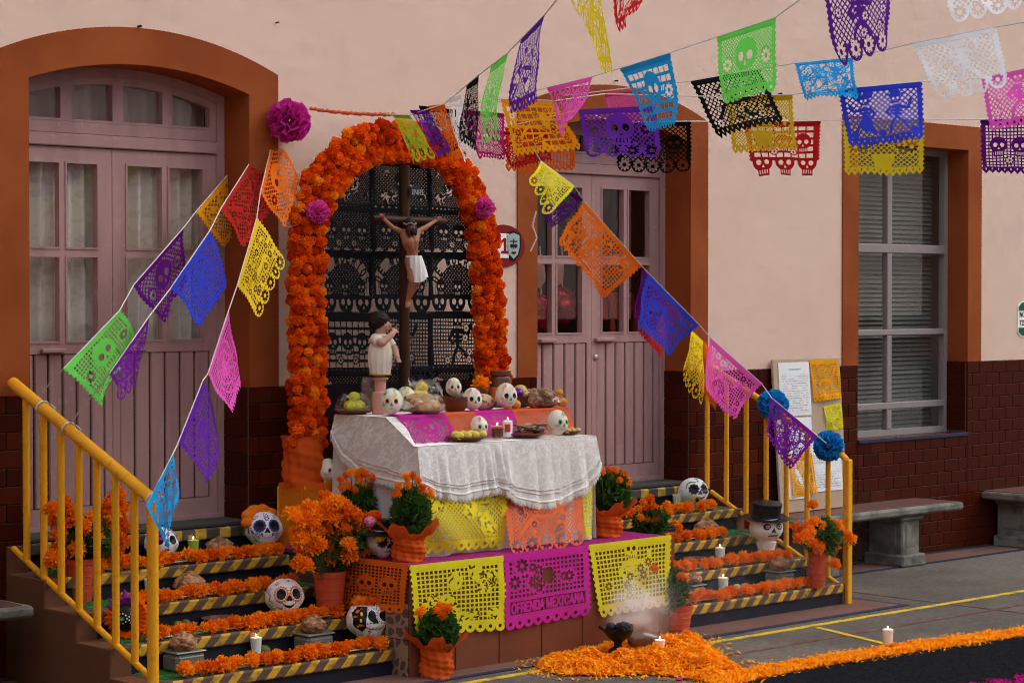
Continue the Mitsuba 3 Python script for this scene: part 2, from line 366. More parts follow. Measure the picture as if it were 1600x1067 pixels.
# tiles
def tile_rows(x0, x1, z_top, z_bot, seed, skip=None):
    r = random.Random(seed); out = []
    k = 0; z = z_top
    while z > z_bot+.01:
        zb = max(z-.1035, z_bot); x = x0-(.1 if k % 2 else 0)-.03
        while x < x1:
            a, b = max(x, x0), min(x+.205, x1)
            if b-a > .02 and not (skip and skip(a, b, zb, z)): out.append((a, b, zb, z, r.random()))
            x += .205
        z = zb; k += 1
    return out
def in_hole(a, b, z0, z1): return holes.buffer(.002).intersects(sbox(a+.01, z0+.01, b-.01, z1-.01))
tiles = []
for (a, b, t, s) in [(-6.2, LX0, DADO, 1), (LX1, MX0, DADO, 2), (MX1, WX0, DADO, 3), (WX1, 8.0, DADO, 4), (WX0, WX1, 1.0, 5)]:
    for (x0, x1, z0, z1, q) in tile_rows(a, b, t, 0.02, s):
        g = .0022
        vis = (x0 < LX0 and x0 > -4.4 and z0 > .25) or (LX1-.1 < x0 < -2.0 and z0 > .6) or (x0 > -.3 and x0 < MX0 and z0 > 1.2) or (MX1-.1 < x0 < 6.6)
        tiles.append((x1-x0 if vis else 0, x0, bx(x0+g, x1-g, -.012+.002*q, .006, z0+g, z1-g, .003), int(q*2.99)))
# reveals: right jambs of the middle door and the window, seen obliquely, and window sill
jam = []
for X, z0 in ((MX1, .78), (WX1, 1.03), (LX1, .78)):
    for (y0, y1, za, zb, q) in tile_rows(.012, .27, DADO, z0, int(X*10)+30):
        jam.append((.15, X, bx(X-.010+.002*q, X+.004, y0+.002, y1-.002, za+.002, zb-.002, .003), int(q*2.99)))
tiles += jam
tiles.sort(key=lambda t: (t[0] <= 0, t[1]))
shown = [t for t in tiles if t[0] > 0]; step = max(1, 0)
first, rest = shown[:300], shown[300:]+[t for t in tiles if t[0] <= 0]
for t in first: part(bld, 'tile', t[2], f'm_tile_{t[3]}')
part(bld, 'tile_field', cat_([t[2] for t in rest]), 'm_tile_0', kind='stuff')
for i in range(8):
    w = (WX1-WX0)/8
    part(bld, 'sill_tile', bx(WX0+i*w+.003, WX0+(i+1)*w-.003, -.016, .26, .985, 1.012, .004), 'm_tile_2')
mat('m_blueline', (.028, .031, .065), .5)
part(bld, 'sill_edge', bx(WX0, WX1, -.024, -.017, .985, 1.014, .002), 'm_blueline')

# ---- doors
def door(x0, x1, hole, curtain, seams):
    """two glazed leaves over boards, arched fanlight of four panes; origin plane y = .28"""
    d = part(bld, 'door', wallprism(hole.difference(hole.buffer(-.055)).intersection(sbox(x0-1, .80, x1+1, 5)), .25, .33), 'm_door')
    Y0, Y1 = .27, .315
    zt = 3.085
    part(d, 'transom_rail', cat_([bx(x0+.05, x1-.05, .245, .325, zt, zt+.075, .006), bx(x0+.05, x1-.05, .262, .32, zt+.075, zt+.15, .006)]), 'm_door')
    fan = hole.buffer(-.055).intersection(sbox(x0, zt+.15, x1, 5)); w = x1-x0
    openings = []
    for i in range(4):
        a, b = x0+.055+(w-.11)*i/4, x0+.055+(w-.11)*(i+1)/4
        o = hole.buffer(-.10, join_style=2).intersection(sbox(a+.038 if i else a+.045, zt+.165, b-.038 if i < 3 else b-.045, 5)); openings.append(o)
        g = o.buffer(.005)
        part(d, 'fanlight_pane', sheet_poly(g, .30), 'm_pane')
    part(d, 'fanlight_frame', wallprism(fan.difference(unary_union(openings)), .265, .318), 'm_door')
    for sx, (a, b) in enumerate(((x0+.052, seams-.002), (seams+.002, x1-.052))):
        z0, z1 = .805, zt-.004; gb, gt = 1.925, 2.985; st = .105
        op = []
        xm = (a+b)/2
        for i, (p, q) in enumerate(((a+st, xm-.028), (xm+.028, b-st))):
            for (u, v) in ((gb, gb+.50), (gb+.56, gt)):
                o = sbox(p, u, q, v); op.append(o)
                part(d, 'pane', sheet_poly(o.buffer(.004), .298), 'm_pane')
        panel = sbox(a+.05, .93, b-.05, gb-.075)
        frame = sbox(a, z0, b, z1).difference(unary_union(op+[panel]))
        part(d, 'leaf_frame', wallprism(frame, Y0, Y1), 'm_door')
        # glazing bead
        part(d, 'glazing_bead', wallprism(unary_union([o.buffer(.012, join_style=2).difference(o) for o in op]), Y0-.006, Y0+.001), 'm_door')
        n = 6; bw = (b-a-.10)/n
        for i in range(n):
            part(d, 'board', bx(a+.05+i*bw+.007, a+.05+(i+1)*bw-.007, Y0+.006, Y0+.03, .932, gb-.077, .006), 'm_door')
        part(d, 'board_back', bx(a+.045, b-.045, Y0+.031, Y1, .92, gb-.07, .002), 'm_groove')
        hx = b-.13 if sx == 0 else a+.02
        part(d, 'weather_bar', bx(xm-.16 if sx == 0 else a+.02, xm+.0 if sx == 0 else a+.22, Y0-.035, Y0-.001, gb-.068, gb-.042, .005), 'm_door')
    part(d, 'lock', moved(lathe([(0, 0), (.022, 0), (.022, .008), (.008, .012), (0, .012)], 14), (seams+.04, Y0-.001, 1.74), rx=math.pi/2), 'm_steel')
    part(d, 'threshold', bx(x0+.0, x1-.0, -.0, .34, .772, .80, .006), 'm_stepdark')
    return d
def sheet_poly(poly, y):
    vs, fs = [], []
    for g in getattr(poly, 'geoms', [poly]):
        if g.area < 1e-8: continue
        v, f = trimesh.creation.triangulate_polygon(g, engine='earcut'); fs.append(np.asarray(f)+sum(map(len, vs))); vs.append(np.asarray(v))
    v = np.vstack(vs)
    return TM(np.stack([v[:, 0], np.full(len(v), y), v[:, 1]], 1), np.vstack(fs))
mat('m_groove', (.12, .055, .05), .7)
mat('m_steel', (.45, .44, .42), .35, metallic=.8)
mat('m_stepdark', (.055, .05, .047), .75)
door(LX0, LX1, hole_l, True, -3.08)
door(MX0, MX1, hole_m, False, 1.065)

# ---- window
win = part(bld, 'window', wallprism(sbox(WX0, 1.012, WX1, 3.45).difference(sbox(WX0+.05, 1.062, WX1-.05, 3.40)), .20, .26), 'm_alu')
mx = 4.588
zr = [1.062, 1.235, 1.275, 1.86, 1.90, 2.55, 2.59, 3.40]
bars = [(1.235, 1.29), (1.86, 1.91), (2.555, 2.63)]
for a, b in bars: part(win, 'glazing_bar', bx(WX0+.05, WX1-.05, .195, .255, a, b, .005), 'm_alu')
lv = [1.062]+[q for b in bars for q in b]+[3.40]
for i in range(4):
    za, zb = lv[2*i], lv[2*i+1]
    part(win, 'mullion', bx(mx-.033, mx+.033, .198, .252, za, zb, .005), 'm_alu')
    for (a, b) in ((WX0+.05, mx-.033), (mx+.033, WX1-.05)): part(win, 'pane', sheet_poly(sbox(a, za, b, zb), .23), 'm_pane')
bl = thing('window_blind', 'grey venetian blind closed behind the aluminium window panes', 'blind')
slat = mikit.ply(moved(bx(WX0+.02, WX1-.02, -.022, .022, -.0012, .0012, .001), rx=.95), 'm_blind')
for i in range(62):
    part(bl, 'slat', slat, None, tw=T().translate([0, .36+.003*math.sin(i*1.7), 1.03+i*.039]).rotate([1, 0, 0], 4*math.sin(i*2.3)))
# cream lace curtains behind the left door's panes
pmat('m_curtain', lambda p, n, uv: mix((.66, .62, .54), (.58, .54, .46), smoothstep(.5, .66, fbm(p.x*26, 1.0, p.z*26, 3))), .9)
whole('curtain', sheet(lambda u, v: (LX0+.03+u*(LX1-LX0-.06), .40+.03*np.sin(u*95)+.012*np.sin(u*41+v*3), .9+v*2.15), 260, 12), 'm_curtain',
      'cream lace curtain in folds behind the left door panes', 'curtain', smooth=True)
whole('curtain', sheet(lambda u, v: (LX0+.03+u*(LX1-LX0-.06), .42+.02*np.sin(u*40+1.5*np.sin(v*2))+.012*np.sin(u*71), 3.1+v*.62), 160, 8), 'm_curtain2',
      'dull sheer curtain behind the arched fanlight of the left door', 'curtain', smooth=True)
mat('m_curtain2', (.36, .28, .25), .9)

# ------------------------------------------------------------------ ground
pmat('m_floor', lambda p, n, uv: mix((.128, .106, .088), (.084, .070, .059), smoothstep(.3, .75, fbm(p.x*1.3, p.y*1.3, 2., 4)))*(.8+.4*noise(p.x*45, p.y*45)), .7,
     lambda p, n, uv: fbm(p.x*60, p.y*60, 1., 2)*.002, 1.0, 2e-3)
g = sheet(lambda u, v: (-40+u*80, -45+v*60, u*0), 2, 2); whole('courtyard_floor', TM(g.vertices, g.faces), 'm_floor', 'grey concrete courtyard floor with thin brick red joint lines and yellow lines', kind='structure')
pmat('m_terra', lambda p, n, uv: mix((.17, .085, .065), (.115, .062, .05), fbm(p.x*5, p.y*5, 0., 3)), .65)
pmat('m_ypaint', lambda p, n, uv: mix((.55, .37, .03), (.27, .20, .06), smoothstep(.5, .8, fbm(p.x*12, p.y*12, 3., 3))), .6)
pmat('m_rpaint', lambda p, n, uv: mix((.13, .055, .05), (.15, .11, .095), smoothstep(.45, .8, fbm(p.x*14, p.y*14, 5., 3))), .6)
def flat(poly, z, h=.003):
    m = extr(poly, h); m.vertices = m.vertices+[0, 0, z-h]; return m
strip = unary_union([sbox(-9, -.41, 12, .0), sbox(-4.3, -1.74, 2.235, 0)])
whole('pavement_strip', flat(strip.buffer(-.05, join_style=2), .007), 'm_terra', 'worn terracotta paved strip along the wall and round the steps', kind='structure')
whole('pavement_edge', flat(strip.difference(strip.buffer(-.05, join_style=2)), .006), 'm_blueline', 'dark blue edge line of the terracotta paved strip', kind='structure')
whole('yellow_line', flat(unary_union([sbox(-9, -1.90, 12, -1.84), LineString([(.95, -1.93), (.70, -2.75)]).buffer(.025, cap_style=2)]), .004), 'm_ypaint', 'yellow painted line on the concrete floor', kind='structure')
whole('red_joint', flat(unary_union([sbox(-9, -2.285, 12, -2.245), sbox(2.49, -6, 2.53, -1.905), sbox(2.49, -1.835, 2.53, -.415)]), .0038), 'm_rpaint', 'thin brick red joint line inlaid in the concrete floor', kind='structure')

# ------------------------------------------------------------------ steps
R, TR = .154, .342
NOSE = [-1.42, -1.09, -.755, -.43, -.05]
pmat('m_stripe', lambda p, n, uv: dr.select((p.x-p.z)/.132-dr.floor((p.x-p.z)/.132) < .48, mix((.56, .32, .03), (.20, .12, .03), smoothstep(.45, .75, fbm(p.x*18, p.y*18, p.z*18, 3))), mix((.085, .05, .04), (.14, .085, .06), fbm(p.x*9, p.y*9, p.z*20, 2))), .55)
pmat('m_stripe_top', lambda p, n, uv: dr.select((p.x/.18-dr.floor(p.x/.18)) < .45, mix((.56, .34, .04), (.30, .19, .04), smoothstep(.45, .7, fbm(p.x*18, p.y*18, p.z*18, 3))), mix((.05, .045, .04), (.09, .08, .07), fbm(p.x*9, p.y*9, p.z*20, 2))), .6)
mat('m_riser', (.018, .018, .032), .4)
pmat('m_tread', lambda p, n, uv: mix((.075, .085, .06), (.11, .10, .085), fbm(p.x*6, p.y*6, 1., 3)), .8)
pmat('m_grass', lambda p, n, uv: mix((.03, .12, .03), (.05, .20, .05), noise(p.x*60, p.y*60, 0.)), .9)
mat('m_sidewall', (.13, .055, .028), .8)
def stairs(x0, x1, label, side):
    k = thing('stairs', label, 'stairs')
    for i in range(5):
        z = R*(i+1); y1 = NOSE[i+1] if i < 4 else 0
        part(k, 'riser', bx(x0, x1, NOSE[i]+.03, NOSE[i]+.06, z-R, z-.065, .003), 'm_riser')
        part(k, 'tread', bx(x0, x1, NOSE[i]+.031, y1+.031 if i < 4 else 0., z-.06, z, .004), 'm_tread' if i < 4 else 'm_stepdark')
        part(k, 'nosing', bx(x0, x1, NOSE[i], NOSE[i]+.03, z-.064, z+.002, .008), 'm_stripe' if i < 4 else 'm_stripe_top')
        part(k, 'core', bx(x0+.01, x1-.01, NOSE[i]+.06, 0-.001, z-R+.001, z-.061, .001), 'm_riser')
        if side: 
            part(k, 'side_wall', bx(side[0], side[1], NOSE[i]+.012, -.001, z-R-.02, z-.003, .004), 'm_sidewall')
    return k
stairs(-3.84, -2.27, 'left flight of steps with black and yellow nosings below the curtained door', (-3.98, -3.842))
stairs(.04, 1.90, 'right flight of steps with black and yellow nosings below the middle door', (1.902, 1.99))
# green artificial turf laid on some treads
def turf(x0, x1, i, label):
    r = random.Random(i*7+int(x0*10)); z = R*(i+1); pts = []; 
    y0, y1 = NOSE[i]+.10, NOSE[i+1]+.02
    n = int((x1-x0)*(y1-y0)*16000); v = []; f = []
    for q in range(n):
        x, y, a, h = r.uniform(x0, x1), r.uniform(y0, y1), r.uniform(0, 6.28), r.uniform(.008, .016)
        dx, dy = .002*math.cos(a), .002*math.sin(a); b = len(v)
        v += [(x-dx, y-dy, z+.001), (x+dx, y+dy, z+.001), (x+r.uniform(-.006, .006), y+r.uniform(-.006, .006), z+h)]; f.append((b, b+1, b+2))
    whole('turf_mat', cat_([TM(v, f), bx(x0, x1, y0, y1, z+.001, z+.004, .001)]), 'm_grass', label, 'turf', kind='stuff')
for i in range(4): turf(-3.82, -2.3, i, f'green artificial turf strip on the left steps, tread {["lowest", "second", "third", "fourth"][i]} from below')
for i in range(4): turf(.06, 1.86, i, f'green artificial turf strip on the right steps, tread {["lowest", "second", "third", "fourth"][i]} from below')

# ------------------------------------------------------------------ railings
def railing(X, ytop, label, bend):
    k = thing('stair_railing', label, 'railing')
    def zr(y): return bend[1]+(y-bend[0])*(1.475-1.065)/(-.506+1.354) if X > 0 else 1.132+(y+1.439)*(1.701-1.132)/(1.439-.042)
    def zb(y): return zr(y)-(.945 if X < 0 else .94)
    if X > 0:
        hp = [(X, ytop, zr(ytop)-.0), (X, bend[0], zr(bend[0])), (X, bend[0]-.045, zr(bend[0])-.035), (X, bend[0]-.055, zr(bend[0])-.09), (X, bend[0]-.055, 0)]
        part(k, 'handrail', tube(hp[:2]+[hp[2]], .024, 12), 'm_yellow', smooth=40)
        part(k, 'newel', bx(X-.026, X+.026, bend[0]-.081, bend[0]-.029, 0.005, zr(bend[0])-.03, .006), 'm_yellow')
        ys = np.linspace(ytop+.04, bend[0]+.12, 7)
    else:
        part(k, 'handrail', tube([(X, ytop, zr(ytop)), (X, bend[0], zr(bend[0])), (X, bend[0]-.04, zr(bend[0])-.045)], .034, 14), 'm_yellow', smooth=40)
        part(k, 'newel', tube([(X, bend[0]-.03, .005), (X, bend[0]-.03, zr(bend[0])-.02)], .031, 14), 'm_yellow', smooth=40)
        ys = [-.186, -.368, -.549, -.731, -.910, -1.091, -1.272]
    part(k, 'base_bar', tube([(X, ytop+.0, zb(ytop)), (X, bend[0]-.02, zb(bend[0]-.02))], .018, 8), 'm_yellow', smooth=40)
    for y in ys: part(k, 'baluster', tube([(X, y, zb(y)), (X, y, zr(y))], .0215 if X < 0 else .019, 10), 'm_yellow', smooth=40)
railing(-3.95, -.04, 'yellow steel railing on the left steps, nearest the camera', (-1.41, 1.132))
railing(1.95, -.12, 'yellow steel railing on the right steps beside the notice board', (-1.354, 1.065))

# ------------------------------------------------------------------ tiled platform between the flights
PX0, PX1, PY0, PZ = -2.265, -.01, -1.54, .645
plat = thing('altar_platform', 'low platform faced with terracotta tiles between the two flights of steps', 'platform')
part(plat, 'block', bx(PX0+.012, PX1, PY0+.012, -.02, 0, PZ-.02, .003), 'm_mortar')
pmat('m_terratile', lambda p, n, uv: mix((.20, .065, .032), (.145, .048, .026), fbm(p.x*4, p.y*4, p.z*4, 3)), .4)
x = PX0
for i in range(7):
    x1 = min(x+.352, PX1)
    if x1-x > .02:
        part(plat, 'tile', bx(x+.003, x1-.003, PY0, PY0+.012, .004, .30, .003), 'm_terratile')
        part(plat, 'tile', bx(x+.003, x1-.003, PY0, PY0+.012, .306, PZ-.004, .003), 'm_terratile')
    x = x1
pmat('m_talavera', lambda p, n, uv: mix((.30, .20, .12), (.07, .035, .05), smoothstep(.25, .30, dr.abs(voronoi(p.y*17, p.z*17)[1]-voronoi(p.y*17, p.z*17)[0]))*.8), .35)
for i in range(5):
    for j in range(2):
        part(plat, 'side_tile', bx(PX0, PX0+.012, PY0+.02+i*.21, PY0+.015+(i+1)*.21-.004, .004+j*.212, .212+j*.212, .003), 'm_talavera' if i == 0 else 'm_terratile')
part(plat, 'top_slab', bx(PX0+.002, PX1, PY0+.002, -.02, PZ-.02, PZ-.003, .004), 'm_stepdark')
mat('m_purplecloth', (.22, .012, .10), .9)
whole('platform_cloth', sheet(lambda u, v: (PX0+.01+u*(PX1-PX0-.02), PY0+.005+v*(-.1-PY0), PZ+.002+.003*np.sin(u*40)*np.sin(v*23)), 40, 20), 'm_purplecloth', 'dark magenta cloth spread over the top of the tiled platform', 'cloth', smooth=True)

def paper(color, style, seed, corners, label, amp=.012, k=0, name='paper_banner', cat='paper banner', group=None):
    a, h = sheet_on(corners, style, seed, amp, k)
    t = thing(name, label, cat, group); scene[t] = mikit.ply(a, 'p_'+color); part(t, 'hem', h, 'p_'+color)
    return t
G_P = 'cut paper banners on the altar'
yf = PY0-.012
paper('acid', 'square-dense-scallop', 3, [(-2.268, yf, .652), (-1.545, yf-.004, .650), (-1.54, yf-.010, .19), (-2.235, yf-.012, .235)], 'acid yellow cut paper on the platform front, left of the pink one', .007, 1, group=G_P)
paper('magenta', 'square-ofrenda-scallop', 4, [(-1.535, yf-.002, .652), (-.825, yf-.002, .655), (-.82, yf-.012, .21), (-1.535, yf-.012, .185)], 'deep pink cut paper reading OFRENDA MEXICANA on the platform front', .006, 2, group=G_P)
paper('acid', 'square-catrina-scallop', 5, [(-.812, yf-.003, .655), (-.07, yf-.003, .660), (-.10, yf-.012, .20), (-.715, yf-.012, .18)], 'acid yellow cut paper on the platform front, right of the pink one', .007, 3, group=G_P)
paper('orange', 'square-skulls-scallop', 6, [(PX0-.012, -.80, .655), (PX0-.012, PY0+.0, .66), (PX0-.016, PY0+.05, .36), (PX0-.016, -.82, .33)], 'orange cut paper hanging down the left side of the platform', .006, 4, group=G_P)

# ------------------------------------------------------------------ the offering table: two tiers under a white sheet and a lace cloth
TX0, TX1, TYB, TYM, TYF, ZU, ZL = -1.96, -.50, -.50, -.985, -1.25, 1.462, 1.30
tab = thing('offering_table', 'stepped wooden offering table hidden under its white cloths', 'table')
part(tab, 'upper_top', bx(TX0+.02, TX1-.02, TYM+.02, TYB-.01, ZU-.04, ZU-.01), 'm_stepdark')
part(tab, 'lower_top', bx(TX0+.02, TX1-.02, TYF+.02, TYM+.02, ZL-.04, ZL-.01), 'm_stepdark')
for lx in (TX0+.06, TX1-.06):
    for ly, zt in ((TYB-.06, ZU-.04), (TYF+.06, ZL-.04)): part(tab, 'leg', bx(lx-.025, lx+.025, ly-.025, ly+.025, PZ, zt), 'm_stepdark')
pmat('m_sheet', lambda p, n, uv: mix((.62, .60, .60), (.54, .52, .53), fbm(p.x*3, p.y*3, p.z*3, 2)), .9)
mat('m_fringe', (.74, .72, .68), .95)
def lace_fn(p, n, uv):
    a = fbm(p.x*46+p.y*17, p.z*46+p.y*23, p.y*9, 3)
    f = smoothstep(.44, .50, a)*(1-smoothstep(.56, .60, a))
    net = noise(p.x*170, p.y*170, p.z*170)
    return mix((.54, .51, .485), (.77, .745, .71), dr.clip(f*.75+net*.5, 0, 1))
pmat('m_lace', lace_fn, .95)
pmat('m_lace_band', lambda p, n, uv: mix((.50, .43, .40), (.70, .66, .63), smoothstep(.4, .6, noise(p.x*120, p.y*120, p.z*120))), .95)
sh = thing('white_sheet', 'plain white sheet falling from the table to the platform behind the lace', 'sheet')
part(sh, 'front', sheet(lambda u, v: (TX0-.03+u*(TX1-TX0+.03), TYF-.012-.02*v*(1+np.sin(u*46+1.3*np.sin(v*2)))-.010*np.sin(u*17)*v, ZL-.006-v*(ZL-PZ-.006)), 130, 24), 'm_sheet', smooth=True)
def left_y(u): return TYB+.02+u*(TYF-TYB-.05)
part(sh, 'left_side', sheet(lambda u, v: (TX0-.008-.014*v*(1+np.sin(u*25+np.sin(v*3))), left_y(u), (np.where(left_y(u) > TYM, ZU, ZL)-.006)*(1-v)+v*(PZ+.006)), 90, 24), 'm_sheet', smooth=True)
part(sh, 'right_side', sheet(lambda u, v: (TX1+.012+.022*v*(1+np.sin(u*25)), left_y(u), (np.where(left_y(u) > TYM, ZU, ZL)-.006)*(1-v)+v*(PZ+.006)), 90, 24), 'm_sheet', smooth=True)
part(sh, 'top', cat_([bx(TX0, TX1, TYM, TYB, ZU-.009, ZU, .004), bx(TX0, TX1, TYM-.004, TYM, ZL, ZU-.01, .001), bx(TX0, TX1, TYF, TYM, ZL-.009, ZL, .004)]), 'm_sheet')
# lace cloth: lower edge hangs in two swags in front and one at the left end
FRONT = np.array([(-1.99, 1.09), (-1.861, 1.035), (-1.693, 1.005), (-1.516, 1.022), (-1.384, 1.035), (-1.217, .955), (-1.031, .912), (-.842, .918), (-.615, 1.0), (-.534, 1.06), (-.48, 1.13)])
SIDE = np.array([(-.49, 1.38), (-.591, 1.225), (-.751, 1.14), (-.927, 1.10), (-1.134, 1.088), (-1.26, 1.09)])
def fb(x): return np.interp(x, FRONT[:, 0], FRONT[:, 1])
def sb(y): return np.interp(-y, -SIDE[:, 0], SIDE[:, 1])
def fold(x): return .013*np.sin(x*31)+.012*np.sin(x*13+1)+.040*np.exp(-((x+1.36)/.10)**2)*np.sin((x+1.36)*62)+.018*np.exp(-((x+1.80)/.08)**2)*np.sin(x*55)
def lfront(u, v, off=0):
    x = TX0-.030*v**.5-.016+u*(TX1-TX0+.040+.03*v**.5); z = ZL+.004-v*(ZL+.004-fb(x)-off)
    return (x, TYF-.035-v*.045-v**.7*np.abs(fold(x))*1.2, z)
def lside(u, v):
    y = TYB+u*(TYF-TYB-.036-.045*v); top = ZL+(ZU-ZL)*np.clip((y-TYF)/(TYM-TYF), 0, 1)+.004
    return (TX0-.016-v*.014-v*.008*(1+np.sin(y*21)), y, top-v*(top-sb(y)))
lc = thing('lace_tablecloth', 'white lace tablecloth with fringed edge hanging in swags over the offering table', 'tablecloth')
part(lc, 'front_drop', sheet(lambda u, v: lfront(u, v), 220, 30), 'm_lace', smooth=True)
part(lc, 'left_drop', sheet(lside, 120, 24), 'm_lace', smooth=True)
part(lc, 'top', cat_([sheet(lambda u, v: (TX0-.02+u*(TX1-TX0+.04), TYM+v*(TYB-TYM), ZU+.005+u*0), 3, 3), sheet(lambda u, v: (TX0-.02+u*(TX1-TX0+.04), TYF-.02+v*(TYM-TYF+.01), ZL+.005+u*0), 3, 3), sheet(lambda u, v: (TX0-.02+u*(TX1-TX0+.04), TYM-.009+u*0, ZL+.003+v*(ZU-ZL)), 3, 3)]), 'm_lace')
def rdrop(u, v):
    y = TYM+.25+u*(TYF-TYM-.28); top = np.where(y > TYM, ZU, ZL)+.004; b = 1.16-.05*np.sin(u*9)
    return (TX1+.025+v*.07+v*.03*np.sin(y*40), y, top-v*(top-b))
part(lc, 'tent', sheet(lambda u, v: (TX0-.022+u*.16, TYM-.006+v*(TYF-TYM+.004)*(1-u)**.5, ZL+.006+(ZU-ZL)*(1-v)), 12, 12), 'm_lace', smooth=True)
part(lc, 'right_drop', sheet(rdrop, 60, 14), 'm_lace', smooth=True)
# sewn band above the fringe, and the fringe
def along(fn, a, b, n, off): 
    u = np.linspace(0, 1, n); return fn(u, off)
for off in (.80, .86):
    for fn, nn, nm in ((lfront, 200, 'front'), (lside, 90, 'side')):
        u = np.linspace(0.01, .99, nn); a = np.stack([np.broadcast_to(q, u.shape) for q in fn(u, np.full_like(u, off))], 1)
        a = a+([0, -.004, 0] if nm == 'front' else [-.004, 0, 0])
        part(lc, 'band', tube(a, .003, 5), 'm_lace_band')
fr = random.Random(5); vs = []; fs = []
def strand(p, q, w, side):
    b = len(vs); d = np.array([w, 0, 0]) if not side else np.array([0, w, 0])
    vs.extend([p-d, p+d, (p+q)/2+d, (p+q)/2-d, q]); fs.extend([(b, b+1, b+2), (b, b+2, b+3), (b+3, b+2, b+4)])
for fn, nn, side in ((lfront, 900, 0), (lside, 420, 1)):
    u = np.linspace(0, 1, nn); a = np.stack([np.broadcast_to(q, u.shape) for q in fn(u, np.full_like(u, .985))], 1)
    for p in a:
        L = fr.uniform(.035, .055)
        for s in range(2):
            q = p+np.array([fr.gauss(0, .008), fr.gauss(-.004, .006), -L]) if not side else p+np.array([fr.gauss(-.006, .006), fr.gauss(0, .008), -L])
            strand(p+np.array([0, -.003*s, 0]), q, .0022, side)
part(lc, 'fringe', TM(vs, fs), 'm_fringe', kind='stuff')
part(lc, 'fringe_heading', cat_([tube(np.stack([np.broadcast_to(q, (200,)) for q in lfront(np.linspace(0, 1, 200), np.full(200, .985))], 1), .008, 6), tube(np.stack([np.broadcast_to(q, (90,)) for q in lside(np.linspace(0, 1, 90), np.full(90, .985))], 1), .008, 6)]), 'm_fringe', smooth=True)
# papers hung from the table
yt = TYF-.030
paper('yellow', 'fine-dense-scallop', 7, [(-1.945, TYF-.030, 1.12), (-1.275, TYF-.030, 1.10), (-1.345, TYF-.105, .655), (-1.965, TYF-.09, .66)], 'crumpled yellow cut paper on the table front under the left lace swag', .035, 5, group=G_P)
paper('coral', 'fine-flowers-wheel', 8, [(-1.275, TYF-.010, .985), (-.60, TYF-.010, 1.05), (-.80, TYF-.235, .645), (-1.42, TYF-.245, .635)], 'coral cut paper on the table front under the right lace swag', .012, 6, group=G_P)
paper('acid', 'square-dense-point', 9, [(-.60, TYF-.028, 1.10), (-.50, TYF-.02, 1.10), (-.575, TYF-.10, .665), (-.66, TYF-.10, .66)], 'narrow strip of yellow cut paper at the right corner of the table', .008, 7, group=G_P)
yu = TYM-.026
def drape(color, style, seed, x0, x1, zb, dy, lab, k, xs=0.0):
    """paper laid over the edge of the upper tier: a cut sheet hanging in front, its plain end on top"""
    p = paper(color, style, seed, [(x0, yu, ZU+.012), (x1, yu, ZU+.012), (x1+xs, yu-dy, zb), (x0+xs, yu-dy, zb)], lab, .005, k, group=G_P)
    part(p, 'top_flap', sheet(lambda u, v: (x0+(x1-x0)*u, yu+v*.17, ZU+.012+.002*np.sin(u*9)), 12, 6), 'p_'+color)
    return p
drape('magenta', 'diamond-bigskull-lobe', 10, -1.90, -1.53, 1.262, .10, 'magenta cut paper draped over the left edge of the upper tier', 8, .06)
drape('coral', 'fine-dense-scallop', 11, -1.525, -1.275, 1.318, .07, 'coral cut paper on the upper tier between the two magenta ones', 9)
drape('magenta', 'fine-flowers-point', 12, -1.27, -.955, 1.318, .07, 'magenta cut paper behind the two candles on the table', 10)
drape('coral', 'fine-flowers-scallop', 13, -.95, -.455, 1.318, .07, 'coral cut paper at the right end of the upper tier', 11)

# ------------------------------------------------------------------ marigold heads
def marigold(seed, rings=5, r=1.0, flat=.75):
    """ruffled pompom flower, unit radius, facing +z"""
    q = random.Random(seed); v, f = [], []
    for k in range(rings):
        el = math.radians(-25+k*24); n = [13, 12, 10, 7, 4][k] if rings == 5 else 8
        for i in range(n):
            a = 2*math.pi*(i+.5*(k % 2)+q.uniform(-.2, .2))/n; L = q.uniform(.85, 1.06)*(1-.05*k); w = .34-.03*k
            d = np.array([math.cos(a)*math.cos(el), math.sin(a)*math.cos(el), math.sin(el)]); t = np.array([-math.sin(a), math.cos(a), 0]); up = np.cross(d, t)
            b = len(v); base = d*.42; m = d*.78+up*.10
            tip = d*L+up*q.uniform(-.02, .20)
            v += [base, m-t*w*.75, m+t*w*.75, tip-t*w+up*q.uniform(-.1, .1), tip+up*.10, tip+t*w+up*q.uniform(-.1, .1)]
            f += [(b, b+1, b+2), (b+1, b+3, b+4), (b+1, b+4, b+2), (b+2, b+4, b+5)]
    v = np.array(v)*[1, 1, flat]*r; 
    return cat_([TM(v, f), TM(np.array(trimesh.creation.icosphere(subdivisions=1).vertices)*.55*r*np.array([1, 1, flat]), trimesh.creation.icosphere(subdivisions=1).faces)])
def ball(seed, n=64):
    """round pompom head of small ruffled petals, unit radius"""
    q = random.Random(seed); v, f = [], []
    for i in range(n):
        z = 1-1.45*(i+.5)/n; a = i*2.39996+q.uniform(-.2, .2); s_ = math.sqrt(1-z*z); d = np.array([s_*math.cos(a), s_*math.sin(a), z])
        t = np.cross(d, [q.gauss(0, 1), q.gauss(0, 1), q.gauss(0, 1)]); t /= np.linalg.norm(t); u = np.cross(d, t); L = q.uniform(.84, 1.06); b = len(v); w = q.uniform(.17, .25)
        v += [d*.5, d*.80-t*w+u*.05, d*.84+t*w-u*.05, d*L-t*w*.9+u*.13, d*(L+.05)+u*.04, d*L+t*w*.9-u*.10]
        f += [(b, b+1, b+2), (b+1, b+3, b+4), (b+1, b+4, b+2), (b+2, b+4, b+5)]
    ic = trimesh.creation.icosphere(subdivisions=1)
    return cat_([TM(np.array(v), f), TM(np.array(ic.vertices)*.72, ic.faces)])
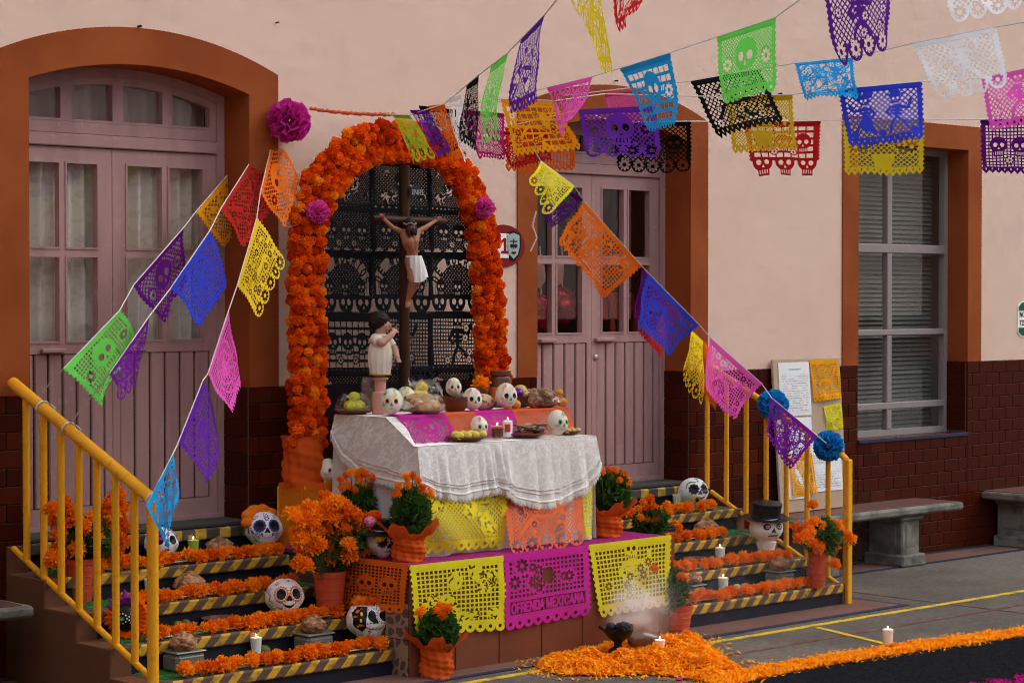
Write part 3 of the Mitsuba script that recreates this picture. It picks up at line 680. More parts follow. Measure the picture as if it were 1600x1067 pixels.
def carnation(seed, n=95):
    """loose head of narrow frilled petals, unit radius, facing +z"""
    q = random.Random(seed+50); v, f = [], []
    for i in range(n):
        z = 1-1.35*(i+.5)/n; a = i*2.39996+q.uniform(-.3, .3); s_ = math.sqrt(1-z*z); d = np.array([s_*math.cos(a), s_*math.sin(a), z]); d += np.array([q.gauss(0, .12) for _ in range(3)]); d /= np.linalg.norm(d)
        t = np.cross(d, [q.gauss(0, 1), q.gauss(0, 1), q.gauss(0, 1)]); t /= np.linalg.norm(t); u = np.cross(d, t); L = q.uniform(.75, 1.15); b = len(v); w = q.uniform(.09, .15)
        v += [d*.35, d*L*.7-t*w+u*.06, d*L*.72+t*w+u*.06, d*L-t*w*.9+u*.02, d*(L+.02)+t*w*.1-u*.07, d*L+t*w*.9+u*.02]
        f += [(b, b+1, b+2), (b+1, b+3, b+4), (b+1, b+4, b+2), (b+2, b+4, b+5)]
    ic = trimesh.creation.icosphere(subdivisions=1)
    return cat_([TM(np.array(v), f), TM(np.array(ic.vertices)*.5, ic.faces)])
MAR = [marigold(s) for s in range(4)]
CARN = [carnation(s) for s in range(4)]
BALL = [ball(s) for s in range(4)]
for i, c in enumerate([(.80, .115, .006), (.84, .155, .007), (.62, .055, .004), (.90, .30, .012)]): thin(f'm_mari_{i}', c, .35, .8)
for i, c in enumerate([(.88, .25, .010), (.92, .33, .014), (.80, .17, .008)]): thin(f'm_gold_{i}', c, .35, .8)
MP = {(s, c): mikit.ply(MAR[s], c) for s in range(4) for c in ('m_mari_0', 'm_mari_1', 'm_mari_2', 'm_mari_3', 'm_gold_0', 'm_gold_1', 'm_gold_2')}
CP = {(s, i): mikit.ply(CARN[s], f'm_gold_{i}') for s in range(4) for i in range(3)}
BP = {(s, i): mikit.ply(BALL[s], f'm_mari_{i}') for s in range(4) for i in range(4)}
def head_tw(loc, d, r, spin):
    """transform that turns +z of a flower head to direction d"""
    d = np.asarray(d, float)/np.linalg.norm(d); th = math.degrees(math.acos(max(-1, min(1, d[2])))); az = math.degrees(math.atan2(d[1], d[0]))
    return T().translate([float(q) for q in loc]).rotate([0, 0, 1], az).rotate([0, 1, 0], th).rotate([0, 0, 1], spin).scale(float(r))
def bake(mesh, tw):
    m = np.array(tw.matrix, float); return TM(np.asarray(mesh.vertices)@m[:3, :3].T+m[:3, 3], mesh.faces)

# ------------------------------------------------------------------ the marigold arch
AY = -.30
OUT = [(-2.217, -0.380, 1.263), (-2.221, -0.380, 1.655), (-2.219, -0.380, 2.047), (-2.218, -0.380, 2.439), (-2.208, -0.380, 2.674), (-2.143, -0.380, 2.903), (-1.953, -0.380, 3.116), (-1.738, -0.380, 3.258), (-1.445, -0.380, 3.334), (-1.127, -0.380, 3.331), (-0.888, -0.380, 3.240), (-0.679, -0.380, 3.057), (-0.535, -0.380, 2.842), (-0.459, -0.380, 2.631), (-0.424, -0.380, 2.375), (-0.377, -0.380, 1.990), (-0.348, -0.380, 1.517)]
INN = [(-1.916, -0.380, 1.248), (-1.916, -0.380, 1.647), (-1.920, -0.380, 2.045), (-1.919, -0.380, 2.442), (-1.888, -0.380, 2.662), (-1.806, -0.380, 2.811), (-1.671, -0.380, 2.928), (-1.520, -0.380, 3.006), (-1.344, -0.380, 3.034), (-1.154, -0.380, 3.037), (-0.978, -0.380, 2.995), (-0.861, -0.380, 2.903), (-0.770, -0.380, 2.730), (-0.725, -0.380, 2.520), (-0.702, -0.380, 2.289), (-0.674, -0.380, 1.950), (-0.639, -0.380, 1.526)]
OUT, INN = np.array(OUT), np.array(INN)
MID = (OUT+INN)/2; seg = np.linalg.norm(np.diff(MID, axis=0), axis=1); S = np.r_[0, np.cumsum(seg)]
def at_s(s, w):
    """point of the band at arc length s, w from 0 (outer) to 1 (inner), in x and z"""
    o = np.array([np.interp(s, S, OUT[:, k]) for k in (0, 2)]); i = np.array([np.interp(s, S, INN[:, k]) for k in (0, 2)])
    return o*(1-w)+i*w
arch = thing('flower_arch', 'tall arch covered in orange marigold heads behind the offering table', 'flower arch')
outline = Polygon([tuple(at_s(s, .20)) for s in np.linspace(0, S[-1], 60)]+[tuple(at_s(s, .80)) for s in np.linspace(S[-1], 0, 60)])
part(arch, 'frame', wallprism(outline.buffer(0), AY-.055, AY-.005), 'm_archcore')
mat('m_archcore', (.22, .035, .006), .9)
ar = random.Random(11); heads = []
s = .04
row = 0
while s < S[-1]-.02:
    for w in ((.20, .40, .60, .80) if row % 2 else (.15, .325, .5, .675, .85)):
        p = at_s(s+ar.uniform(-.014, .014), w+ar.uniform(-.035, .035)); 
        heads.append((p[0], AY-.065+ar.uniform(-.018, .012)+.03*(abs(w-.5)*2)**3, p[1], (w-.5)*1.5, 0))
    for y in (AY-.03,):
        for w in (.17, .83):
            p = at_s(s+ar.uniform(-.03, .03), w); heads.append((p[0], y+ar.uniform(-.015, .015), p[1], (w-.5)*6, 1))
    s += .062; row += 1
front = [h for h in heads if h[4] == 0]; back = [h for h in heads if h[4] == 1]
ar.shuffle(front)
rest = []
for j, h in enumerate(front+back):
    i = int(np.argmin([abs(S-0).min()])); 
    q = np.array(h[:3]); tang = 0
    # outward direction in the band's plane
    s0 = S[np.argmin(((MID[:, [0, 2]]-q[[0, 2]])**2).sum(1))]
    a, b = at_s(s0, 0), at_s(s0, 1); rad = (b-a)/np.linalg.norm(b-a)
    d = np.array([rad[0]*h[3]*.8+ar.gauss(0, .25), -1.0, rad[1]*h[3]*.8+ar.gauss(0, .25)+.15])
    tw = head_tw(q, d, ar.uniform(.030, .049), ar.uniform(0, 360)); u = ar.random(); c = f'm_mari_{0 if u < .34 else 1 if u < .64 else 2 if u < .88 else 3}'
    if j < 300: part(arch, 'marigold', BP[ar.randrange(4), int(c[-1])], None, tw=tw)
    else: rest.append((ar.randrange(4), tw, c))
for c in sorted({r[2] for r in rest}): part(arch, 'marigold_filling', cat_([bake(BALL[a], t) for a, t, cc in rest if cc == c]), c, kind='stuff')
# crepe wrapped feet
thin('m_crepe', (.70, .11, .02), .4, .8)
def wrap(c, r, z0, z1, amp=.012, n=48, seed=0, sq=1.0):
    def fn(u, v):
        a = u*2*np.pi; rr = r*(1+.06*np.sin(v*9+a*2))+amp*np.sin(a*11+v*4+seed)*.5+amp*.6*np.sin(v*31+a*3)
        return (c[0]+rr*np.cos(a), c[1]+sq*rr*np.sin(a), z0+v*(z1-z0))
    return sheet(fn, n+1, 16)
fx = float((OUT[0, 0]+INN[0, 0])/2)
part(arch, 'wrapped_foot', wrap((fx, AY), .125, 1.02, 1.33), 'm_crepe', smooth=True, label='foot wrapped in orange crepe paper')
# box under the left foot
bb = thing('paper_box', 'tall box covered with orange netted paper over yellow under the left arch foot', 'box')
mat('m_yellowpaper', (.66, .52, .04), .8)
part(bb, 'box', bx(-2.17, -1.84, -.44, -.14, .62, 1.035, .03), 'm_yellowpaper')
a, hm = sheet_on([(-2.165, -.452, 1.045), (-1.84, -.452, 1.045), (-1.84, -.46, .63), (-2.165, -.46, .63)], 'diamond-plain-flat', 20, .004, 3); part(bb, 'paper_net', a, 'p_orange')
a, hm = sheet_on([(-2.178, -.20, 1.04), (-2.178, -.452, 1.045), (-2.182, -.455, .63), (-2.182, -.20, .63)], 'diamond-plain-flat', 20, .004, 3); part(bb, 'paper_net', a, 'p_orange')

# pompoms of tissue paper
def pompom(seed, n=70):
    q = random.Random(seed); v, f = [], []
    for i in range(n):
        z = 1-2*(i+.5)/n; a = i*2.39996; d = np.array([math.sqrt(1-z*z)*math.cos(a), math.sqrt(1-z*z)*math.sin(a), z]); t = np.cross(d, [0.3, .2, .93]); t /= np.linalg.norm(t); s = np.cross(d, t)
        th = q.uniform(0, 6.28); t, s = t*math.cos(th)+s*math.sin(th), s*math.cos(th)-t*math.sin(th)
        b = len(v); L = q.uniform(.85, 1.05)
        for j in range(5):
            x = (j-2)/2
            v += [d*.25+t*x*.10, d*.65+t*x*.34+s*.10*math.sin(j*2.6+th), d*L*(1-.10*x*x)+t*x*.46+s*.15*math.sin(j*2.9+th)]
        for j in range(4):
            for k in range(2):
                p = b+j*3+k; f += [(p, p+3, p+4), (p, p+4, p+1)]
    return TM(np.array(v), f)
POM = [pompom(s) for s in range(3)]
def pom(loc, r, color, label, k=0, sc=(1, 1, 1), group=None):
    return whole('tissue_pompom', POM[k % 3], 'p_'+color, label, 'pompom', group, tw=place(loc, k*1.3, np.array(sc)*r))
pom((-2.041, -0.420, 2.712), .075, 'pink', 'small pink tissue pompom on the left shoulder of the flower arch', 0)
pom((-0.653, -0.420, 2.774), .075, 'pink', 'small pink tissue pompom on the right shoulder of the flower arch', 1)
pom((-2.031, -0.120, 3.285), .140, 'magenta', 'large magenta tissue pompom high on the wall beside the left door arch', 2)
pom((1.930, -0.740, 1.399), .115, 'cyan', 'upper blue tissue pompom on the right railing, partly behind violet paper', 0)
pom((1.920, -1.263, 1.122), .115, 'cyan', 'lower blue tissue pompom at the end of the right railing', 1)

# black papers hung behind the crucifix
bk = [(516, 262, 600, 385, 'fine-dense-scallop'), (600, 258, 675, 385, 'fine-dense-scallop'), (668, 262, 745, 380, 'diamond-dense-scallop'),
      (512, 350, 600, 466, 'diamond-muertos-scallop'), (600, 345, 680, 466, 'diamond-muertos-scallop'), (668, 352, 752, 466, 'diamond-muertos-scallop')]
rows = [(3.06, 2.72, 'heavy-dense-scallop'), (2.76, 2.42, 'heavy-skulls-wheel'), (2.48, 2.06, 'heavy-muertos-skull'), (2.09, 1.68, 'square-catrina-point'), (1.72, 1.38, 'heavy-flowers-wheel')]
cols = [(-1.90, -1.46), (-1.475, -.97), (-.99, -.50)]
G_B = 'black cut paper sheets behind the crucifix'
bl_names = {0: 'left', 1: 'middle', 2: 'right'}
ordn = ['topmost', 'second', 'third', 'fourth', 'lowest']
for i, (zt, zb, st) in enumerate(rows):
    for j, (x0, x1) in enumerate(cols):
        if i == 0 and j == 0: x0 = -1.77
        if i == 0 and j == 2: x1 = -.66
        y = AY+.06-.012*(i % 2)-.006*j+.02*i*0
        st2 = 'bars-skulls-point' if (i == 3 and j == 0) else st
        paper('black', st2, 30+i*3+(j if i in (3,) else 0), [(x0, y, zt), (x1, y, zt-.01), (x1-.005, y-.015, zb-.0), (x0+.004, y-.012, zb+.01)], f'black cut paper behind the crucifix, {ordn[i]} row, {bl_names[j]} column', .006, 50+i*3+j, group=G_B)
mat('m_string', (.55, .52, .46), .9)
for i, (zt, zb, st) in enumerate(rows):
    whole('black_string', tube([((-1.88, -1.74)[i == 0], AY+.062, zt+.002), (-1.2, AY+.062, zt-.004), ((-.54, -.69)[i == 0], AY+.062, zt)], .004, 5), 'p_black', f'dark cord carrying the {ordn[i]} row of black papers', 'cord')

# ------------------------------------------------------------------ strings of cut paper flags over the steps and the courtyard
FLAGS = [
    ('amber', 'diamond-dense-scallop', [(-2.005, 0.385, 3.089), (-2.703, -0.067, 2.705), (-2.406, 0.082, 2.482), (-1.877, 0.490, 2.725)], 'amber cut paper flag below the large magenta pompom, behind the crimson one'),
    ('violet', 'diamond-bigskull-scallop', [(-2.877, -0.182, 2.594), (-3.488, -0.577, 2.258), (-3.189, -0.448, 2.026), (-2.710, 0.005, 2.282)], 'violet cut paper flag in front of the left door, next to the royal blue one'),
    ('green', 'square-bigskull-scallop', [(-3.771, -0.865, 2.116), (-4.319, -1.181, 1.821), (-3.999, -1.031, 1.595), (-3.498, -0.596, 1.943)], 'bright green cut paper flag hanging nearest the left railing'),
    ('crimson', 'diamond-flowers-point', [(-2.129, 0.089, 3.098), (-2.711, -0.335, 2.716), (-2.770, -0.650, 2.477), (-2.145, -0.137, 2.769)], 'crimson cut paper flag over the right edge of the left door surround'),
    ('blue', 'square-wheel-point', [(-2.936, -0.539, 2.577), (-3.451, -0.888, 2.239), (-3.494, -1.217, 2.016), (-2.973, -0.740, 2.233)], 'royal blue cut paper flag in front of the left door panes'),
    ('violet', 'curl-dense-lobe', [(-3.767, -1.144, 2.086), (-4.256, -1.516, 1.802), (-4.420, -1.882, 1.677), (-3.940, -1.285, 1.731)], 'folded violet cut paper flag beside the bright green one'),
    ('orange', 'diamond-bigskull-scallop', [(-1.984, 0.094, 3.227), (-2.356, -0.254, 2.830), (-2.405, -0.580, 2.602), (-1.979, -0.181, 2.936)], 'folded orange cut paper flag directly below the large magenta pompom'),
    ('gold', 'square-flowers-wheel', [(-2.496, -0.402, 2.662), (-2.943, -0.817, 2.259), (-3.039, -1.157, 2.071), (-2.502, -0.705, 2.401)], 'golden yellow cut paper flag left of the flower arch'),
    ('pink', 'square-wheel-point', [(-3.101, -0.947, 2.113), (-3.483, -1.284, 1.777), (-3.555, -1.621, 1.574), (-3.100, -1.058, 1.729)], 'magenta pink cut paper flag hanging before the left door jamb'),
    ('purple', 'square-catrina-point', [(-3.562, -1.348, 1.742), (-3.952, -1.677, 1.439), (-4.000, -2.024, 1.246), (-3.542, -1.482, 1.366)], 'purple cut paper flag low in front of the left door, above the blue one'),
    ('cyan', 'curl-catrina-point', [(-4.029, -1.743, 1.391), (-4.328, -1.949, 1.160), (-4.434, -2.291, 0.982), (-4.219, -2.056, 1.230)], 'sky blue cut paper flag tied to the lower end of the left railing'),
    ('lime', 'fine-flowers-lobe', [(-1.861, -0.915, 3.294), (-2.047, -1.291, 3.250), (-2.127, -1.598, 2.974), (-1.939, -1.172, 2.971)], 'olive lime cut paper flag at the top of the flower arch'),
    ('purple', 'curl-dense-point', [(-2.077, -1.331, 3.276), (-2.267, -1.703, 3.245), (-2.377, -2.010, 2.980), (-2.130, -1.629, 2.984)], 'narrow purple cut paper flag between the lime and orange ones at the arch top'),
    ('orange', 'curl-dense-scallop', [(-2.262, -1.707, 3.267), (-2.465, -2.067, 3.243), (-2.529, -2.324, 2.918), (-2.320, -1.967, 2.942)], 'narrow orange cut paper flag right of the arch top'),
    ('white', 'curl-dense-lobe', [(-2.452, -2.078, 3.278), (-2.597, -2.354, 3.271), (-2.725, -2.575, 2.938), (-2.486, -2.261, 2.901)], 'crumpled narrow white cut paper flag right of the arch top'),
    ('black', 'fine-dense-scallop', [(-2.641, -2.448, 3.309), (-2.800, -2.711, 3.330), (-2.819, -2.727, 2.910), (-2.850, -2.624, 2.990)], 'crumpled narrow black cut paper flag right of the arch top'),
    ('green', 'fine-dense-lobe', [(-2.956, -2.976, 3.341), (-3.171, -3.322, 3.367), (-3.183, -3.271, 2.941), (-3.070, -3.024, 2.940)], 'narrow light green cut paper flag in front of the amber one'),
    ('purple', 'diamond-flowers-scallop', [(-3.326, -3.587, 3.406), (-3.601, -4.015, 3.444), (-3.707, -4.104, 3.047), (-3.467, -3.670, 3.019)], 'narrow purple cut paper flag hanging high in the middle, alone'),
    ('yellow', 'curl-dense-scallop', [(-3.826, -4.349, 3.570), (-4.080, -4.797, 3.574), (-3.996, -4.813, 3.080), (-3.745, -4.514, 3.149)], 'yellow cut paper flag cut by the top edge, tapering to a point'),
    ('red', 'curl-flowers-scallop', [(-4.101, -4.914, 3.584), (-4.239, -5.336, 3.545), (-4.522, -5.468, 3.235), (-4.247, -5.094, 3.210)], 'red cut paper flag cut by the top edge of the picture'),
    ('amber', 'bars-flowers-point', [(-1.553, -1.549, 3.361), (-1.530, -1.985, 3.315), (-1.598, -2.256, 3.029), (-1.594, -1.729, 3.006)], 'large amber cut paper flag to the right of the flower arch'),
    ('red', 'diamond-dense-point', [(-1.387, -1.297, 3.194), (-1.288, -1.668, 3.159), (-1.011, -1.424, 3.006), (-1.074, -1.136, 3.004)], 'red cut paper flag mostly behind the large amber one'),
    ('orange', 'square-plain-point', [(-1.193, -1.204, 3.228), (-1.032, -1.634, 3.190), (-0.798, -1.400, 2.964), (-0.979, -0.977, 2.978)], 'orange netted paper flag showing below the large amber one'),
    ('magenta', 'fine-skulls-scallop', [(-1.588, -1.242, 3.313), (-1.543, -1.560, 3.273), (-1.323, -1.343, 3.020), (-1.346, -1.126, 3.017)], 'dark pink cut paper flag behind the narrow black and green ones'),
    ('black', 'fine-dense-point', [(-1.644, -0.913, 3.354), (-1.616, -1.215, 3.313), (-1.377, -1.008, 3.104), (-1.379, -0.820, 3.097)], 'black cut paper flag behind the orange one at the arch top'),
    ('pink', 'curl-dense-scallop', [(-1.564, -1.950, 3.400), (-1.661, -2.409, 3.423), (-1.933, -2.519, 3.151), (-1.685, -2.168, 3.087)], 'pink cut paper flag blown into a point above the middle door arch'),
    ('pink', 'fine-dense-lobe', [(-0.818, -1.691, 3.428), (-0.808, -1.976, 3.429), (-0.557, -1.773, 3.270), (-0.541, -1.517, 3.277)], 'pink cut paper flag half behind the blue one over the middle door'),
    ('purple', 'diamond-bigskull-lobe', [(-1.147, -1.797, 3.305), (-0.969, -2.241, 3.310), (-1.124, -2.436, 2.998), (-1.279, -1.997, 2.985)], 'wide purple cut paper flag across the middle door arch'),
    ('black', 'diamond-skulls-wheel', [(-0.483, -1.461, 3.280), (-0.293, -1.917, 3.276), (-0.109, -1.746, 2.965), (-0.276, -1.274, 2.994)], 'black cut paper flag with round rosettes across the middle door arch'),
    ('cyan', 'bars-bigskull-point', [(-1.690, -2.655, 3.449), (-1.714, -3.044, 3.500), (-1.763, -3.150, 3.097), (-1.702, -2.870, 3.088)], 'bright blue cut paper flag with open bars above the middle door'),
    ('black', 'diamond-flowers-point', [(-0.733, -2.321, 3.467), (-0.671, -2.791, 3.508), (-0.762, -3.040, 3.182), (-0.755, -2.552, 3.117)], 'tilted black cut paper flag behind the light green one'),
    ('green', 'fine-bigskull-scallop', [(-1.828, -3.486, 3.539), (-1.920, -3.948, 3.588), (-2.024, -4.040, 3.191), (-1.958, -3.631, 3.167)], 'large light green cut paper flag high right of the middle door'),
    ('gold', 'fine-vase-point', [(-0.425, -2.339, 3.390), (-0.301, -2.732, 3.387), (-0.097, -2.611, 3.065), (-0.215, -2.210, 3.075)], 'pale yellow cut paper flag behind the tilted black one'),
    ('red', 'bars-skulls-skull', [(0.185, -1.955, 3.292), (0.372, -2.407, 3.288), (0.591, -2.223, 2.980), (0.432, -1.815, 2.982)], 'red cut paper flag with three skulls along its bottom edge'),
    ('cyan', 'curl-flowers-point', [(-0.752, -3.128, 3.509), (-0.758, -3.535, 3.509), (-0.955, -3.714, 3.267), (-0.929, -3.340, 3.279)], 'sky blue cut paper flag left of the blue skeleton flag'),
    ('purple', 'diamond-catrina-lobe', [(-1.981, -4.300, 3.712), (-1.985, -4.710, 3.687), (-2.169, -4.834, 3.331), (-1.890, -4.348, 3.298)], 'purple cut paper flag with a figure, cut by the top edge'),
    ('blue', 'diamond-figures-point', [(-0.817, -3.484, 3.333), (-0.734, -3.976, 3.346), (-0.922, -4.135, 3.006), (-0.982, -3.688, 3.005)], 'deep blue cut paper flag with two dancing skeletons'),
    ('yellow', 'diamond-vase-point', [(0.080, -2.821, 3.244), (0.265, -3.271, 3.243), (0.492, -3.103, 2.933), (0.312, -2.655, 2.936)], 'yellow cut paper flag with a vase of flowers below the blue skeletons'),
    ('white', 'diamond-skulls-lobe', [(-1.900, -4.926, 3.763), (-1.857, -5.379, 3.769), (-2.112, -5.529, 3.470), (-2.050, -5.119, 3.422)], 'white cut paper flag cut by the top edge near the right corner'),
    ('white', 'diamond-catrina-lobe', [(-1.012, -4.120, 3.517), (-1.035, -4.649, 3.552), (-1.190, -4.846, 3.215), (-1.093, -4.369, 3.189)], 'white cut paper flag with round rosettes, fully in view'),
    ('pink', 'diamond-catrina-scallop', [(-0.409, -4.145, 3.376), (-0.391, -4.573, 3.428), (-0.565, -4.706, 3.093), (-0.586, -4.320, 3.063)], 'pink cut paper flag at the right edge over the violet one'),
    ('violet', 'square-skulls-point', [(0.597, -3.448, 3.247), (0.762, -3.879, 3.243), (0.977, -3.744, 2.933), (0.811, -3.316, 2.936)], 'violet cut paper flag with skulls and flowers at the right edge'),
    ('acid', 'square-wheel-lobe', [(-1.737, -2.075, 2.962), (-1.459, -2.066, 2.830), (-1.774, -2.151, 2.635), (-2.038, -2.268, 2.835)], 'acid yellow cut paper flag at the top of the right slanting string'),
    ('purple', 'curl-flowers-scallop', [(-1.315, -1.789, 2.849), (-1.064, -1.753, 2.778), (-1.023, -1.426, 2.589), (-1.159, -1.463, 2.730)], 'purple cut paper flag behind the acid yellow one on the slanting string'),
    ('orange', 'square-dense-point', [(-1.346, -2.038, 2.745), (-0.306, -1.517, 2.387), (-0.667, -1.540, 2.172), (-1.666, -2.145, 2.496)], 'large orange cut paper flag in front of the middle door'),
    ('blue', 'diamond-dense-point', [(-0.201, -1.480, 2.339), (0.703, -1.106, 2.000), (0.346, -1.163, 1.786), (-0.409, -1.603, 1.995)], 'blue cut paper flag on the slanting string right of the middle door'),
    ('violet', 'fine-dense-scallop', [(-0.011, -1.246, 2.367), (0.394, -1.083, 2.226), (0.533, -0.838, 1.942), (0.118, -1.038, 2.051)], 'violet cut paper flag peeping out behind the blue one on the slanting string'),
    ('red', 'fine-dense-point', [(0.234, -1.068, 2.290), (0.751, -0.875, 2.072), (0.846, -0.626, 1.747), (0.364, -0.853, 1.953)], 'red cut paper flag showing below the blue one on the slanting string'),
    ('yellow', 'diamond-dense-wheel', [(0.966, -0.806, 1.950), (1.171, -0.726, 1.874), (1.145, -0.733, 1.413), (0.723, -0.937, 1.633)], 'narrow yellow cut paper flag left of the pink one on the slanting string'),
    ('orange', 'fine-dense-point', [(1.171, -0.726, 1.878), (1.367, -0.638, 1.810), (1.379, -0.689, 1.357), (1.310, -0.567, 1.516)], 'narrow orange cut paper flag behind the pink one on the slanting string'),
    ('pink', 'square-flowers-point', [(0.912, -1.032, 1.904), (1.854, -0.694, 1.555), (1.519, -0.707, 1.302), (0.705, -1.158, 1.561)], 'bright pink cut paper flag on the slanting string above the right railing'),
    ('violet', 'curl-wheel-scallop', [(1.636, -0.972, 1.464), (1.592, -1.420, 1.217), (1.240, -1.463, 0.993), (1.358, -1.152, 1.206)], 'violet open cut paper flag between the two blue pompoms'),
]
for i, (col, style, c, lab) in enumerate(FLAGS):
    paper(col, style, 60+i % 7, c, lab, .014, 100+i, 'paper_flag', 'paper flag', 'cut paper flags on the strings')
STR = [('left string of flags, from the magenta pompom to the top of the left railing', [(-2.076, -0.100, 3.303), (-2.005, 0.385, 3.097), (-2.703, -0.067, 2.705), (-2.877, -0.182, 2.598), (-3.488, -0.577, 2.258), (-3.771, -0.865, 2.116), (-4.319, -1.181, 1.821), (-3.950, -0.358, 1.660)]),
       ('middle string of flags, from the magenta pompom to the left railing', [(-2.051, -0.100, 3.285), (-2.129, 0.089, 3.098), (-2.711, -0.335, 2.716), (-2.936, -0.539, 2.577), (-3.451, -0.888, 2.239), (-3.767, -1.144, 2.086), (-4.256, -1.516, 1.802), (-3.950, -0.622, 1.479)]),
       ('string of flags from the magenta pompom to the low end of the left railing', [(-2.026, -0.100, 3.266), (-1.984, 0.094, 3.227), (-2.356, -0.254, 2.830), (-2.496, -0.402, 2.662), (-2.943, -0.817, 2.259), (-3.101, -0.947, 2.113), (-3.483, -1.284, 1.777), (-3.562, -1.348, 1.742), (-3.952, -1.677, 1.439), (-4.029, -1.743, 1.391), (-4.328, -1.949, 1.160), (-3.950, -1.427, 1.112)]),
       ('string climbing from the arch top to the upper edge of the picture', [(-1.801, -0.766, 3.303), (-2.047, -1.291, 3.254), (-2.465, -2.067, 3.243), (-2.800, -2.711, 3.330), (-3.171, -3.322, 3.367), (-3.601, -4.015, 3.444), (-4.080, -4.797, 3.579), (-4.239, -5.336, 3.550), (-4.648, -6.182, 3.769)]),
       ('thin string carrying the light green flag across the top', [(-1.214, -0.906, 3.356), (-1.564, -1.950, 3.400), (-1.661, -2.409, 3.423), (-1.690, -2.655, 3.449), (-1.714, -3.044, 3.500), (-1.828, -3.486, 3.539), (-1.920, -3.948, 3.588), (-1.981, -4.300, 3.718), (-1.985, -4.709, 3.693), (-1.900, -4.926, 3.769), (-1.857, -5.379, 3.775), (-1.818, -5.826, 3.868)]),
       ('thin string carrying the white flag towards the right edge', [(-0.792, -1.303, 3.444), (-0.733, -2.321, 3.467), (-0.671, -2.791, 3.508), (-0.752, -3.128, 3.509), (-0.758, -3.535, 3.509), (-1.012, -4.120, 3.517), (-1.035, -4.649, 3.552), (-0.998, -5.508, 3.610)]),
       ('thin string carrying the blue skeleton flag', [(-1.556, -0.721, 3.331), (-1.553, -1.549, 3.361), (-1.530, -1.985, 3.323), (-1.106, -1.970, 3.391), (-0.729, -2.603, 3.354), (-0.692, -3.052, 3.341), (-0.817, -3.484, 3.333), (-0.734, -3.976, 3.346), (-0.409, -4.145, 3.376), (-0.391, -4.573, 3.428), (-0.190, -5.038, 3.466)]),
       ('level string carrying the red flag with skulls', [(-1.387, -1.297, 3.198), (-1.147, -1.797, 3.305), (-0.483, -1.461, 3.284), (-0.293, -1.917, 3.276), (0.185, -1.955, 3.296), (0.372, -2.407, 3.288), (0.080, -2.821, 3.248), (0.265, -3.271, 3.243), (0.597, -3.448, 3.247), (0.762, -3.879, 3.243), (1.068, -4.307, 3.242)]),
       ('slanting string from above the middle door to the right railing', [(-1.901, -2.193, 3.011), (-1.737, -2.075, 2.962), (-1.459, -2.066, 2.830), (-1.346, -2.038, 2.745), (-0.306, -1.517, 2.387), (-0.201, -1.480, 2.339), (0.703, -1.106, 2.000), (0.912, -1.032, 1.904), (1.854, -0.694, 1.555), (1.636, -0.972, 1.464), (1.592, -1.420, 1.217), (1.940, -1.258, 1.120)])]
mat('m_cord', (.62, .59, .55), .9)
for lab, p in STR: whole('flag_string', tube(p, .0035, 5), 'm_cord', lab, 'string')
whole('twisted_garland', tube([np.array((-1.848, -0.100, 3.377))*(1-t)+np.array((-1.814, -0.890, 3.295))*t+np.array([0, .004*math.sin(t*90), .004*math.cos(t*90)-.05*t*(1-t)]) for t in np.linspace(0, 1, 70)], [.010+.004*math.sin(i*1.9) for i in range(70)], 6), 'p_coral', 'orange twisted paper garland from the magenta pompom to the arch top', 'garland')
for q in ((66, 612), (106, 666), (238, 786)):
    pass
KN = [(-3.950, -0.358, 1.660), (-3.950, -0.622, 1.479), (-3.950, -1.439, 1.119)]
kl = ['uppermost', 'middle', 'lowest']
for i, c in enumerate(KN):
    c = np.array([-3.95, c[1], 1.132+(c[1]+1.439)*(1.701-1.132)/(1.439-.042)]); pts = [c+[.038*math.cos(a), .010*(a/6.28-1)-.014*math.sin(a), .036*math.sin(a)] for a in np.linspace(0, 12.5, 40)]
    t = thing('string_knot', f'{kl[i]} white string knotted round the left handrail', 'knot'); part(t, 'loop', tube(pts, .004, 5), 'm_cord'); part(t, 'loose_end', tube([c+[.04, -.02, .02], c+[.05, -.05, 0], c+[.04, -.06, -.06]], .0035, 5), 'm_cord')
whole('loose_string', tube([(-1.620, -1.918, 2.685), (-1.637, -1.904, 2.604), (-1.620, -1.923, 2.530), (-1.648, -1.899, 2.452)], .005, 5), 'm_cord', 'loose end of string dangling left of the middle door', 'string')

# ------------------------------------------------------------------ bodies made of bones
def bones(segs, edge=.012, it=8):
    """hulls of spheres joined into one smooth skin; segs: [(p, r), (q, r), ...] chains"""
    ms = []
    for ch in segs:
        for (p, a), (q, b) in zip(ch[:-1], ch[1:]):
            sp = [m3.Manifold.sphere(float(r), 16).translate([float(x) for x in c]) for c, r in ((p, a), (q, b))]
            ms.append(m3.Manifold.batch_hull(sp))
    m = m3.Manifold.batch_boolean(ms, m3.OpType.Add).refine_to_length(edge).to_mesh()
    t = trimesh.Trimesh(m.vert_properties[:, :3], m.tri_verts, process=True)
    trimesh.smoothing.filter_taubin(t, iterations=it)
    return TM(t.vertices, t.faces)

